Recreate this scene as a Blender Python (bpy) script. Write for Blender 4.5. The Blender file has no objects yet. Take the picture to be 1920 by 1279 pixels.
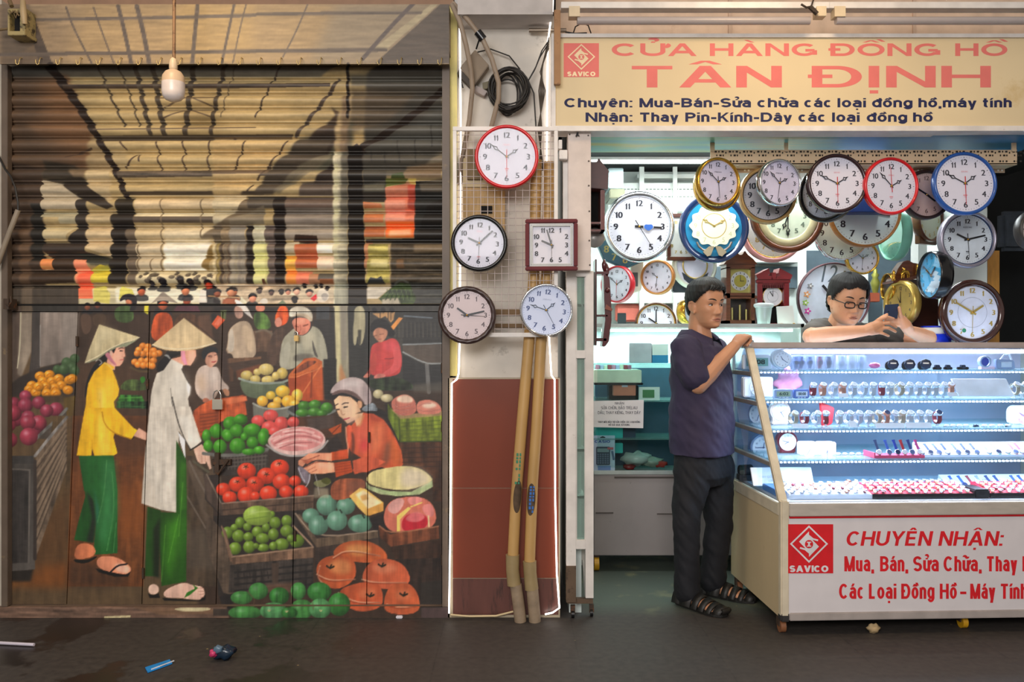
import bpy, bmesh, math, random
import numpy as np
from mathutils import Vector, Matrix, Euler
R = math.radians
random.seed(4)
C = bpy.context.scene.collection
SC = bpy.context.scene
# ---------------------------------------------------------------- camera, world, lamps, exposure
F, CH = 1600.0, 1.33                      # focal length in pixels of the 1920 frame, eye height
cam = bpy.data.cameras.new('camera'); cam.sensor_width = 36.0; cam.lens = F*36/1920
cam.clip_start = .05; cam.clip_end = 60
cam.dof.use_dof = False
co = bpy.data.objects.new('camera', cam); C.objects.link(co)
co.location = (0, 0, CH); co.rotation_euler = (R(90), 0, 0)
SC.camera = co
W = bpy.data.worlds.new('world'); SC.world = W; W.use_nodes = True
W.node_tree.nodes['Background'].inputs[0].default_value = (1, .91, .83, 1)
W.node_tree.nodes['Background'].inputs[1].default_value = .42
SC.view_settings.view_transform = 'Standard'; SC.view_settings.look = 'None'
SC.view_settings.gamma = 1; SC.view_settings.exposure = 0.0; SC.view_settings.use_curve_mapping = False
def lamp(name, loc, power, col, size=.3, sy=None, rot=(0, 0, 0), kind='AREA'):
    l = bpy.data.lights.new(name, kind); l.energy = power; l.color = col
    if kind == 'AREA':
        l.shape = 'RECTANGLE'; l.size = size; l.size_y = sy or size
    else: l.shadow_soft_size = size
    o = bpy.data.objects.new(name, l); C.objects.link(o); o.location = loc; o.rotation_euler = rot
    return o
# the market hall's warm ceiling lamps in front of the stalls, and an added area light behind the camera simulating daylight
lamp('hall_lamp', (-1.5, 3.05, 3.2), 14, (1, .72, .42), .35)
lamp('hall_lamp', (1.25, 3.15, 3.15), 16, (1, .72, .44), .35)
lamp('daylight_fill', (-1.0, -2.6, 3.15), 262, (1, .965, .94), 3.0, 1.6, (R(68), 0, R(-3)))
# the shop's own fluorescent ceiling lights and one added fill near the front
lamp('shop_tube_and_fill', (1.05, 5.1, 2.40), 22, (.93, 1, .97), 1.0, .12)
lamp('shop_tube_and_fill', (1.3, 4.56, 2.3), 12, (.95, 1, .98), 1.6, .06, (R(25), 0, 0))  # added fill to brighten the clock faces from the front
lamp('shop_tube_and_fill', (2.1, 5.0, 2.40), 18, (.9, .98, 1), .9, .12)
# ---------------------------------------------------------------- helpers
def P(px, py, D): return Vector(((px-960)*D/F, D, CH+(639.5-py)*D/F))   # a point seen at that pixel, D metres ahead
_off = {}
def tag(o, label=None, cat=None, group=None, kind=None):
    if label: o['label'] = label
    if cat: o['category'] = cat
    if group: o['group'] = group
    if kind: o['kind'] = kind
    return o
def thing(name, label, cat, loc=(0, 0, 0), group=None, rot=None, local=False):
    o = bpy.data.objects.new(name, None); C.objects.link(o); o.location = loc
    o.empty_display_size = .05
    if rot: o.rotation_euler = rot
    _off[o] = Vector((0, 0, 0)) if local else Vector(loc)
    return tag(o, label, cat, group)
class MB:
    def __init__(s): s.v = []; s.f = []; s.mi = []; s.sm = []
    def add(s, vs, fs, mi=0, sm=False):
        b = len(s.v); s.v += [tuple(q) for q in vs]; s.f += [tuple(i+b for i in f) for f in fs]; s.mi += [mi]*len(fs); s.sm += [sm]*len(fs); return s
    def box(s, x0, x1, y0, y1, z0, z1, mi=0, M=None):
        vs = [Vector((x, y, z)) for z in (z0, z1) for y in (y0, y1) for x in (x0, x1)]
        if M: vs = [M @ q for q in vs]
        return s.add(vs, [(0, 2, 3, 1), (4, 5, 7, 6), (0, 1, 5, 4), (2, 6, 7, 3), (0, 4, 6, 2), (1, 3, 7, 5)], mi)
    def pbox(s, x0, x1, y0, y1, D0, D1, mi=0):           # a box whose front face fills a pixel rectangle at distance D0
        a, c = P(x0, y1, D0), P(x1, y0, D0)
        return s.box(a.x, c.x, D0, D1, a.z, c.z, mi)
    def prism(s, pts, y0, y1, mi=0, ax='y', M=None):     # outline (x,z) pushed along y (or (y,z) along x, (x,y) along z)
        n = len(pts)
        mk = {'y': lambda a, c, t: (a, t, c), 'x': lambda a, c, t: (t, a, c), 'z': lambda a, c, t: (a, c, t)}[ax]
        vs = [Vector(mk(a, c, y0)) for a, c in pts]+[Vector(mk(a, c, y1)) for a, c in pts]
        if M: vs = [M @ q for q in vs]
        return s.add(vs, [tuple(range(n)), tuple(range(2*n-1, n-1, -1))]+[(i, i+n, (i+1) % n+n, (i+1) % n) for i in range(n)], mi)
    def tube(s, pts, r, n=8, mi=0, caps=True, flat=1.0):
        pts = [Vector(q) for q in pts]; m = len(pts)
        rs = r if isinstance(r, (list, tuple)) else [r]*m
        up = None; vs = []
        for i in range(m):
            t = (pts[min(i+1, m-1)]-pts[max(i-1, 0)]).normalized()
            if up is None: up = t.orthogonal().normalized()
            up = (up-t*up.dot(t)).normalized(); sd = t.cross(up)
            for k in range(n):
                a = 2*math.pi*k/n; vs.append(pts[i]+(up*math.cos(a)+sd*math.sin(a)*flat)*rs[i])
        fs = [(i*n+k, i*n+(k+1) % n, (i+1)*n+(k+1) % n, (i+1)*n+k) for i in range(m-1) for k in range(n)]
        s.add(vs, fs, mi, True)
        if caps: s.add(vs[:n], [tuple(range(n-1, -1, -1))], mi); s.add(vs[-n:], [tuple(range(n))], mi)
        return s
    def lathe(s, prof, c=(0, 0, 0), n=32, ax='-y', mi=0, sx=1, sz=1, wob=None):
        vs = []; m = len(prof)
        for j, (r, h) in enumerate(prof):
            for k in range(n):
                a = 2*math.pi*k/n; q = r*(1+(wob(a, j) if wob else 0))
                x, z = q*math.cos(a)*sx, q*math.sin(a)*sz
                vs.append((c[0]+x, c[1]-h, c[2]+z) if ax == '-y' else (c[0]+x, c[1]+z, c[2]+h))
        fs = []
        for j in range(m-1):
            for k in range(n):
                q = (j*n+k, j*n+(k+1) % n, (j+1)*n+(k+1) % n, (j+1)*n+k)
                fs.append(q if ax == '-y' else q)
        return s.add(vs, fs, mi, True)
    def disc(s, r, c=(0, 0, 0), n=32, mi=0, sx=1, sz=1, r0=0):     # facing -y
        vs = [(c[0]+r*sx*math.cos(2*math.pi*k/n), c[1], c[2]+r*sz*math.sin(2*math.pi*k/n)) for k in range(n)]
        if not r0: return s.add(vs, [tuple(range(n))], mi)
        vs += [(c[0]+r0*sx*math.cos(2*math.pi*k/n), c[1], c[2]+r0*sz*math.sin(2*math.pi*k/n)) for k in range(n)]
        return s.add(vs, [(k, (k+1) % n, n+(k+1) % n, n+k) for k in range(n)], mi)
    def ball(s, c, r, n=12, m=8, mi=0, sc=(1, 1, 1)):
        vs = [(c[0], c[1], c[2]-r*sc[2])]
        for j in range(1, m):
            t = math.pi*j/m
            for k in range(n):
                a = 2*math.pi*k/n; vs.append((c[0]+r*sc[0]*math.sin(t)*math.cos(a), c[1]+r*sc[1]*math.sin(t)*math.sin(a), c[2]-r*sc[2]*math.cos(t)))
        vs.append((c[0], c[1], c[2]+r*sc[2])); L = len(vs)-1
        fs = [(0, 1+(k+1) % n, 1+k) for k in range(n)]+[(1+j*n+k, 1+j*n+(k+1) % n, 1+(j+1)*n+(k+1) % n, 1+(j+1)*n+k) for j in range(m-2) for k in range(n)]
        fs += [(L, 1+(m-2)*n+k, 1+(m-2)*n+(k+1) % n) for k in range(n)]
        return s.add(vs, fs, mi, True)
    def mesh(s, name, mats, off=Vector((0, 0, 0)), bevel=0, fixn=True):
        me = bpy.data.meshes.new(name)
        me.from_pydata([(q[0]-off[0], q[1]-off[1], q[2]-off[2]) for q in s.v], [], s.f)
        for m in mats: me.materials.append(m)
        me.polygons.foreach_set('material_index', s.mi); me.polygons.foreach_set('use_smooth', s.sm)
        if fixn or bevel:
            bm = bmesh.new(); bm.from_mesh(me)
            bmesh.ops.recalc_face_normals(bm, faces=bm.faces)
            if bevel:
                es = [e for e in bm.edges if len(e.link_faces) == 2 and e.calc_face_angle(0) > .6]
                bmesh.ops.bevel(bm, geom=es, offset=bevel, segments=2, affect='EDGES', clamp_overlap=True)
            bm.to_mesh(me); bm.free()
        me.update()
        return me
def off_of(par):
    return _off.get(par, Vector((0, 0, 0))) if par else Vector((0, 0, 0))
def obj(name, mb, mat, parent=None, bevel=0, label=None, fixn=True, kind=None):
    mats = mat if isinstance(mat, (list, tuple)) else [mat]
    off = off_of(parent)
    o = bpy.data.objects.new(name, mb.mesh(name, mats, off, bevel, fixn)); C.objects.link(o)
    if parent: o.parent = parent
    _off[o] = off
    return tag(o, label, kind=kind)
def one(name, mb, mat, label, cat, group=None, bevel=0):            # a thing that is one mesh, origin at its base
    xs = [q[0] for q in mb.v]; ys = [q[1] for q in mb.v]; zs = [q[2] for q in mb.v]
    off = Vector(((min(xs)+max(xs))/2, (min(ys)+max(ys))/2, min(zs)))
    mats = mat if isinstance(mat, (list, tuple)) else [mat]
    o = bpy.data.objects.new(name, mb.mesh(name, mats, off, bevel)); C.objects.link(o); o.location = off
    return tag(o, label, cat, group)
def struct(name, mb, mat, bevel=0, parent=None):
    o = obj(name, mb, mat, parent, bevel)
    if not parent: o['kind'] = 'structure'
    return o
def dup(o, loc=None, rot=None, label=None, group=None, par=None, ch=None):
    c = o.copy(); C.objects.link(c)
    if par: c.parent = par
    if loc is not None: c.location = loc
    if rot is not None: c.rotation_euler = rot
    tag(c, label, None, group)
    for k in (ch[o] if ch else o.children): dup(k, par=c)
    return c
# ---------------------------------------------------------------- materials (all procedural)
def lin(c):
    if isinstance(c, str): c = [int(c[i:i+2], 16)/255 for i in (0, 2, 4)]
    return [((q+.055)/1.055)**2.4 if q > .04045 else q/12.92 for q in c]
_mc = {}
def mat(name, col, rough=.5, metal=0, var=.12, scale=12, bump=0, emit=0, spots=None, coat=0, stretch=(1, 1, 1), grain=None):
    if name in _mc: return _mc[name]
    m = bpy.data.materials.new(name); m.use_nodes = True; nt = m.node_tree; N = nt.nodes; L = nt.links
    b = N['Principled BSDF']; c = lin(col)
    tc = N.new('ShaderNodeTexCoord'); mp = N.new('ShaderNodeMapping'); mp.inputs['Scale'].default_value = stretch
    L.new(tc.outputs['Object'], mp.inputs[0])
    nz = N.new('ShaderNodeTexNoise'); nz.inputs['Scale'].default_value = scale; nz.inputs['Detail'].default_value = 5
    L.new(mp.outputs[0], nz.inputs['Vector'])
    rp = N.new('ShaderNodeValToRGB'); L.new(nz.outputs['Fac'], rp.inputs[0])
    rp.color_ramp.elements[0].position = .3; rp.color_ramp.elements[1].position = .7
    rp.color_ramp.elements[0].color = [q*(1-var) for q in c]+[1]; rp.color_ramp.elements[1].color = [min(1, q*(1+var)) for q in c]+[1]
    out = rp.outputs[0]
    if spots:                                            # (colour, scale, threshold): stains and dirt with a shape of their own
        sc, ss, th = spots
        n2 = N.new('ShaderNodeTexNoise'); n2.inputs['Scale'].default_value = ss; n2.inputs['Detail'].default_value = 8; n2.inputs['Roughness'].default_value = .7
        L.new(mp.outputs[0], n2.inputs['Vector'])
        r2 = N.new('ShaderNodeValToRGB'); L.new(n2.outputs['Fac'], r2.inputs[0])
        r2.color_ramp.elements[0].position = th; r2.color_ramp.elements[1].position = min(1, th+.12)
        mx = N.new('ShaderNodeMixRGB'); L.new(r2.outputs[0], mx.inputs[0]); L.new(out, mx.inputs[1]); mx.inputs[2].default_value = lin(sc)+[1]
        out = mx.outputs[0]
    L.new(out, b.inputs['Base Color'])
    b.inputs['Roughness'].default_value = rough; b.inputs['Metallic'].default_value = metal
    if coat: b.inputs['Coat Weight'].default_value = coat
    if bump:
        bp = N.new('ShaderNodeBump'); bp.inputs['Strength'].default_value = bump; bp.inputs['Distance'].default_value = .01
        L.new(nz.outputs['Fac'], bp.inputs['Height']); L.new(bp.outputs[0], b.inputs['Normal'])
    if emit:
        b.inputs['Emission Color'].default_value = c+[1]; b.inputs['Emission Strength'].default_value = emit
    _mc[name] = m
    return m
def glassm(name, tint='e8f4f2', refl=.06, rough=.02, op=.0, fr_=.4):
    if name in _mc: return _mc[name]
    m = bpy.data.materials.new(name); m.use_nodes = True; nt = m.node_tree; N = nt.nodes; L = nt.links
    N.remove(N['Principled BSDF']); o = N['Material Output']
    t = N.new('ShaderNodeBsdfTransparent'); t.inputs[0].default_value = lin(tint)+[1]
    g = N.new('ShaderNodeBsdfGlossy'); g.inputs['Roughness'].default_value = rough
    lw = N.new('ShaderNodeLayerWeight'); lw.inputs[0].default_value = .25
    ma = N.new('ShaderNodeMath'); ma.operation = 'MULTIPLY_ADD'; ma.inputs[1].default_value = fr_; ma.inputs[2].default_value = refl
    L.new(lw.outputs['Fresnel'], ma.inputs[0])
    mx = N.new('ShaderNodeMixShader'); L.new(ma.outputs[0], mx.inputs[0]); L.new(t.outputs[0], mx.inputs[1]); L.new(g.outputs[0], mx.inputs[2])
    out = mx.outputs[0]
    if op:
        d = N.new('ShaderNodeBsdfDiffuse'); d.inputs[0].default_value = lin(tint)+[1]
        m2 = N.new('ShaderNodeMixShader'); m2.inputs[0].default_value = op; L.new(out, m2.inputs[1]); L.new(d.outputs[0], m2.inputs[2]); out = m2.outputs[0]
    L.new(out, o.inputs[0]); _mc[name] = m
    return m
# ---------------------------------------------------------------- lettering
_tx = {}
def glyphs(t):
    if t in _tx: return _tx[t]
    cu = bpy.data.curves.new('t', 'FONT'); cu.body = t; cu.size = 1; cu.resolution_u = 4
    o = bpy.data.objects.new('t', cu); C.objects.link(o)
    me = bpy.data.meshes.new_from_object(o.evaluated_get(bpy.context.evaluated_depsgraph_get()))
    v = np.array([q.co[:2] for q in me.vertices]).reshape(-1, 2); f = [tuple(q.vertices) for q in me.polygons]
    bpy.data.objects.remove(o); bpy.data.curves.remove(cu); bpy.data.meshes.remove(me)
    _tx[t] = (v, f); return v, f
def gword(mb, t, x0, x1, ytop, ybot, fn, bold=(0, 0), slant=0, mi=0, lift=0):
    v, f = glyphs(t); H = glyphs('H')[0]; cap = H[:, 1].max()
    a, c = v[:, 0].min(), v[:, 0].max()
    x = x0+bold[0]/2+(v[:, 0]-a)/(c-a)*(x1-x0-bold[0]); y = ybot+v[:, 1]/cap*(ytop-ybot)
    x = x-slant*(y-ybot)
    k = [(0, 0)]
    m = max(5, int(bold[0]/.9))
    if bold[0]: k = [(i/(m-1)-.5, 0) for i in range(m)]
    if bold[1]: k += [(0, -.5), (0, .5), (-.5, .5), (.5, .5), (-.5, -.5), (.5, -.5)]
    for i, (dx, dy) in enumerate(k):
        mb.add([fn(p_+dx*bold[0], q_+dy*bold[1], lift+i*2e-5) for p_, q_ in zip(x, y)], f, mi)
    return mb
# a bold grotesque drawn as strokes: v = stem or diagonal cut level, h = bar, a = arc of the box x0 y0 x1 y1 from t0 to t1
GL = {}
for _l in """C.78 a0,0,1,1,42,318
G.82 a0,0,1,1,45,325;v1,.1,1,.46;h.44,.55,1
O.86 a0,0,1,1,0,360
Q.86 a0,0,1,1,0,360;v.6,.25,1,-.05
U.76 v0,1,0,.28;v1,1,1,.28;a0,0,1,.66,180,360
A.86 v0,0,.5,1;v1,0,.5,1;h.27,.22,.78
V.82 v0,1,.5,0;v1,1,.5,0
H.76 v0,0,0,1;v1,0,1,1;h.52,0,1
N.76 v0,0,0,1;v1,0,1,1;v0,1,1,0
D.78 v0,0,0,1;h1,0,.57;h0,0,.57;a0,0,1,1,-90,90
Đ.80 v.05,0,.05,1;h1,.05,.58;h0,.05,.58;a.05,0,1,1,-90,90;h.52,-.17,.42
T.74 h1,-.1,1.1;v.5,0,.5,1
I.2 v.5,0,.5,1
Y.78 v0,1,.5,.42;v1,1,.5,.42;v.5,0,.5,.45
E.66 v0,0,0,1;h1,0,1;h.52,0,.94;h0,0,1.04
L.6 v0,0,0,1;h0,0,1
B.72 v0,0,0,1;h1,0,.57;h.52,0,.57;h0,0,.57;a.0,.52,.95,1,-90,90;a0,0,1,.52,-90,90
P.7 v0,0,0,1;h1,0,.57;h.46,0,.57;a0,.46,1,1,-90,90
R.76 v0,0,0,1;h1,0,.57;h.48,0,.57;a0,.48,1,1,-90,90;v.5,.48,1,0
M.9 v0,0,0,1;v1,0,1,1;v0,1,.5,0;v1,1,.5,0
S.7 a0,.5,1,1,25,270;a0,0,1,.5,-155,90
K.74 v0,0,0,1;v1,1,.08,.38;v.35,.58,1,0
a.58 v1,0,1,.57;a0,.26,1,.74,0,150;a0,0,1,.44,0,360
c.56 a0,0,1,.74,48,312
d.6 a0,0,1,.74,0,360;v1,0,1,1
đ.62 a0,0,1,.74,0,360;v1,0,1,1;h.86,.45,1.3
e.58 a0,0,1,.74,0,310;h.36,0,1
g.6 a0,0,1,.74,0,360;v1,0,1,.74;a0,-.27,1,.3,200,360
h.56 v0,0,0,1;a0,.3,1,.74,0,180;v1,0,1,.57
i.2 v.5,0,.5,.74;v.5,.86,.5,1
l.2 v.5,0,.5,1
m.9 v0,0,0,.74;v.5,0,.5,.57;v1,0,1,.57;a0,.3,.5,.74,0,180;a.5,.3,1,.74,0,180
n.56 v0,0,0,.74;a0,.3,1,.74,0,180;v1,0,1,.57
o.6 a0,0,1,.74,0,360
t.44 v.4,.12,.4,.98;h.71,-.25,1.15;a.4,0,1.3,.34,180,290
u.56 v0,.2,0,.74;a0,0,1,.46,180,360;v1,0,1,.74
y.58 v0,.74,.5,0;v1,.74,.36,-.26
,.2 v.5,.13,.5,0;v.55,.02,.3,-.14
:.2 v.5,0,.5,.15;v.5,.58,.5,.73
-.4 h.37,-.35,1.35""".split('\n'):
    GL[_l[0]] = (float(_l[1:].split()[0]), [(k[0], [float(n) for n in k[1:].split(',')]) for k in _l[1:].split()[1].split(';')])
TRACK = .085
MK = {'́': 'v.36,0,.66,.2', '̀': 'v.64,0,.34,.2', '̂': 'v.2,0,.5,.17;v.8,0,.5,.17', '̃': 'a.1,0,.5,.12,0,180;a.5,.02,.9,.16,180,360', '̉': 'a.38,.06,.7,.2,-70,170;v.5,-.02,.54,.08', '̛': 'a.9,{},1.28,{},-80,60', '̣': 'v.5,-.28,.5,-.13'}
def word(mb, t, x0, x1, ytop, ybot, fn, bold=(0, 0), slant=0, mi=0, lift=0):
    """lettering fitted to a box: x0..x1, cap line ytop, base line ybot; bold = stem and bar thickness; fn maps (x, y, lift) to the board"""
    import unicodedata
    us = []
    for ch in t:
        d = unicodedata.normalize('NFD', ch)
        if d[0] in GL: us.append((d[0], d[1:]))
        elif ch == ' ': us.append((' ', ''))
        else: return gword(mb, t, x0, x1, ytop, ybot, fn, bold, slant, mi, lift)
    cap = ybot-ytop; tx, ty = abs(bold[0]) or abs(cap)*.13, (abs(bold[1]) or abs(cap)*.12)/abs(cap)
    S_ = (x1-x0)/(sum(GL[c][0] if c != ' ' else .22 for c, _ in us)+TRACK*(len(us)-1)); X = x0; n = [0]
    def put(vs, fs): n[0] += 1; mb.add([fn(x-slant*(ybot-y*cap-ybot), ybot-y*cap, lift+n[0]*8e-6) for x, y in vs], fs, mi)
    def draw(cs, X, W_, ox=0, oy=0, k=1):
        fx = lambda u: X+tx/2+(u*k+ox)*max(0.0, W_-tx); fy = lambda v: oy+ty/2+v*(1-ty)
        for c, q in cs:
            if c == 'v':
                h = tx/2*(1 if abs(q[0]-q[2]) < .01 else 1.04)*(.8 if k != 1 else 1); put([(fx(q[0])-h, oy+q[1]), (fx(q[0])+h, oy+q[1]), (fx(q[2])+h, oy+q[3]), (fx(q[2])-h, oy+q[3])], [(0, 1, 2, 3)])
            elif c == 'h': y = fy(q[0]); put([(fx(q[1]), y-ty/2), (fx(q[2]), y-ty/2), (fx(q[2]), y+ty/2), (fx(q[1]), y+ty/2)], [(0, 1, 2, 3)])
            else:
                ax, bx, ay, by = fx(q[0]), fx(q[2]), fy(q[1]), fy(q[3]); rx, ry = (bx-ax)/2, (by-ay)/2; m = 20; vs = []
                for i in range(m+1):
                    a = R(q[4]+(q[5]-q[4])*i/m); cx, sy = math.cos(a), math.sin(a); mx, my = (ax+bx)/2, (ay+by)/2
                    vs += [(mx+cx*(rx+tx/2), my+sy*(ry+ty/2)), (mx+cx*max(0, rx-tx/2), my+sy*max(0, ry-ty/2))]
                put(vs, [(2*i, 2*i+2, 2*i+3, 2*i+1) for i in range(m)])
    for c, ms in us:
        if c == ' ': X += .37*S_; continue
        w_, cs = GL[c]; draw([k for k in cs if not (c == 'i' and ms and k[1][1] > .8)], X, w_*S_)
        top = (1.0 if c.isupper() else .74)+.07; st = 0
        for m_ in ms:
            s_ = MK[m_]
            if m_ == '̛': s_ = s_.format(top-.3, top-.02)
            ps = [(k[0], [float(v) for v in k[1:].split(',')]) for k in s_.split(';')]
            above = m_ not in '̛̣'; W2 = max(w_*S_, tx+.4*S_)
            draw(ps, X-(W2-w_*S_)/2, W2, (.55 if st and above else 0), (top+(.06 if st else 0)) if above else 0, .8 if st and above else .999)
            if above: st += 1
        X += (w_+TRACK)*S_
    return mb
def ribbon(mb, pts, w, fn, mi=0, lift=0, closed=False):
    n = len(pts)
    for i in range(n if closed else n-1):
        a, c = Vector(pts[i]), Vector(pts[(i+1) % n]); d = (c-a).normalized()*w/2; q = Vector((-d.y, d.x))
        vs = [a-d+q, c+d+q, c+d-q, a-d-q]
        mb.add([fn(t.x, t.y, lift+i*1e-5) for t in vs], [(0, 1, 2, 3)], mi)
    return mb
# ---------------------------------------------------------------- mural painter
# The market mural is paint on metal: it is painted here stroke by stroke (in numpy) and
# stored as the colour attribute of the finely gridded shutter, hood, door panels and sill.
MW, MH = 850, 1170
CV = np.zeros((MH, MW, 3), np.float32)
_rs = np.random.RandomState(7)
def _blur(a, n, ax):
    if n < 2: return a
    k = np.ones(n)/n
    return np.apply_along_axis(lambda v: np.convolve(np.concatenate([v[-n:], v, v[:n]]), k, 'same')[n:-n], ax, a)
def _nz(nx, ny):
    a = _blur(_blur(_rs.randn(MH//2, MW//2), nx, 1), ny, 0); a /= a.std()
    return np.repeat(np.repeat(a, 2, 0), 2, 1).astype(np.float32)
NZ = [_nz(21, 2), _nz(4, 19), _nz(7, 5)]
FR = [0, 0, 1.0]
def fr(ox, oy, s): FR[:] = [ox, oy, s]
def hx(c):
    return np.array([int(c[i:i+2], 16) for i in (0, 2, 4)], np.float32)/255
def PT(t):
    if isinstance(t, str):
        v = [float(q) for q in t.replace(',', ' ').split()]
        t = list(zip(v[0::2], v[1::2]))
    return [(FR[0]+x/FR[2], FR[1]+y/FR[2]) for x, y in t]
def chaikin(p, closed, n=2):
    for _ in range(n):
        q = []
        m = len(p)
        if not closed: q.append(p[0])
        for i in range(m if closed else m-1):
            a, b = p[i], p[(i+1) % m]
            q += [(.75*a[0]+.25*b[0], .75*a[1]+.25*b[1]), (.25*a[0]+.75*b[0], .25*a[1]+.75*b[1])]
        if not closed: q.append(p[-1])
        p = q
    return p
def cover(p):
    xs = [q[0] for q in p]; ys = [q[1] for q in p]
    x0 = max(0, int(min(xs))-1); x1 = min(MW, int(max(xs))+2)
    y0 = max(0, int(min(ys))-1); y1 = min(MH, int(max(ys))+2)
    if x1 <= x0 or y1 <= y0: return None
    c = np.zeros((y1-y0, x1-x0), np.float32); w = x1-x0
    A = np.array(p); B = np.roll(A, -1, 0); ix = np.arange(w)
    for r in range(y1-y0):
        for sub in (.25, .75):
            y = y0+r+sub
            m = (A[:, 1] <= y) != (B[:, 1] <= y)
            if not m.any(): continue
            a, b = A[m], B[m]
            X = np.sort(a[:, 0]+(y-a[:, 1])/(b[:, 1]-a[:, 1])*(b[:, 0]-a[:, 0]))-x0
            for i in range(0, len(X)-1, 2):
                c[r] += .5*np.clip(np.minimum(ix+1, X[i+1])-np.maximum(ix, X[i]), 0, 1)
    return x0, y0, np.clip(c, 0, 1)
def lay(x0, y0, c, col, n=.05, kind=None, sh=None):
    h, w = c.shape
    if kind is None: kind = 0 if y0+h/2 < 560 else 1
    dx, dy = _rs.randint(0, MW), _rs.randint(0, MH)
    N = NZ[kind]; yy = (np.arange(h)+y0+dy) % MH; xx = (np.arange(w)+x0+dx) % MW
    k = 1+n*N[np.ix_(yy, xx)]
    if sh:
        gx = np.linspace(-1, 1, w)[None, :]*sh[0]+np.linspace(-1, 1, h)[:, None]*sh[1]
        k = k*(1+gx)
    v = col[None, None, :] if col.ndim == 1 else col
    d = CV[y0:y0+h, x0:x0+w]
    d += c[..., None]*(np.clip(v*k[..., None], 0, 1)-d)
def soft(c, e):
    return _blur(_blur(c, e, 1), e, 0) if min(c.shape) > e else c
def p(col, pts, sm=0, e=0, n=.05, sh=None, a=1, kind=None):
    q = PT(pts)
    if sm: q = chaikin(q, True)
    r = cover(q)
    if r is None: return
    x0, y0, c = r
    if e:
        c = np.pad(c, e); ya, xa = max(0, e-y0), max(0, e-x0)
        c = soft(soft(c, e), e)[ya:, xa:]; x0 = max(0, x0-e); y0 = max(0, y0-e)
        c = c[:MH-y0, :MW-x0]
    lay(x0, y0, c*a, hx(col), n, kind, sh)
def s(col, w, pts, sm=1, a=1, w2=None, n=.05):
    q = PT(pts)
    if sm and len(q) > 2: q = chaikin(q, False)
    w /= FR[2]; w2 = w if w2 is None else w2/FR[2]
    xs = [t[0] for t in q]; ys = [t[1] for t in q]; m = max(w, w2)/2+1.5
    x0 = max(0, int(min(xs)-m)); x1 = min(MW, int(max(xs)+m)+1); y0 = max(0, int(min(ys)-m)); y1 = min(MH, int(max(ys)+m)+1)
    if x1 <= x0 or y1 <= y0: return
    X, Y = np.meshgrid(np.arange(x0, x1)+.5, np.arange(y0, y1)+.5)
    c = np.zeros(X.shape, np.float32); L = len(q)-1
    for i in range(L):
        (ax, ay), (bx, by) = q[i], q[i+1]
        dx, dy = bx-ax, by-ay; l2 = dx*dx+dy*dy or 1e-9
        t = np.clip(((X-ax)*dx+(Y-ay)*dy)/l2, 0, 1)
        d = np.hypot(X-ax-t*dx, Y-ay-t*dy)
        ww = w+(w2-w)*(i+t)/L
        c = np.maximum(c, np.clip(ww/2-d+.5, 0, 1)*np.minimum(1, ww))
    lay(x0, y0, c*a, hx(col), n)
def b(col, x, y, rx, ry=None, hl=.45, dk=.5, lx=-.3, ly=-.4, n=.05):
    """a painted round fruit: lit on one side, dark at the rim"""
    ry = rx if ry is None else ry
    (cx, cy), = PT([(x, y)]); rx /= FR[2]; ry /= FR[2]
    x0 = max(0, int(cx-rx-1)); x1 = min(MW, int(cx+rx+2)); y0 = max(0, int(cy-ry-1)); y1 = min(MH, int(cy+ry+2))
    if x1 <= x0 or y1 <= y0: return
    X, Y = np.meshgrid((np.arange(x0, x1)+.5-cx)/rx, (np.arange(y0, y1)+.5-cy)/ry)
    R = np.hypot(X, Y)
    c = np.clip((1-R)*min(rx, ry)+.5, 0, 1)
    t = np.hypot(X-lx, Y-ly)
    C = hx(col)
    k = np.clip(1.12-.62*dk*np.clip(t-.25, 0, 2)**1.4, 0, 2)
    v = C[None, None, :]*k[..., None]
    h = np.clip(1-t/.42, 0, 1)[..., None]*hl
    lay(x0, y0, c, v+(1-v)*h, n)
def rows(col, pts, **k):
    for q in pts: p(col, q, **k)
def Q(block):
    """a run of strokes, one per line: p colour outline | options, s colour width path, b colour fruit, f frame"""
    for ln in block.split('\n'):
        h, _, kw = ln.partition('|'); k = eval('dict(%s)' % kw); c, r = h[2:8], h[9:]
        if h[0] == 'p': p(c, r, **k)
        elif h[0] == 's': w_, _, r = r.partition(' '); s(c, float(w_), r, **k)
        elif h[0] == 'b': b(c, *map(float, r.split()))
        else: fr(*map(float, h[1:].split()))
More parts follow.
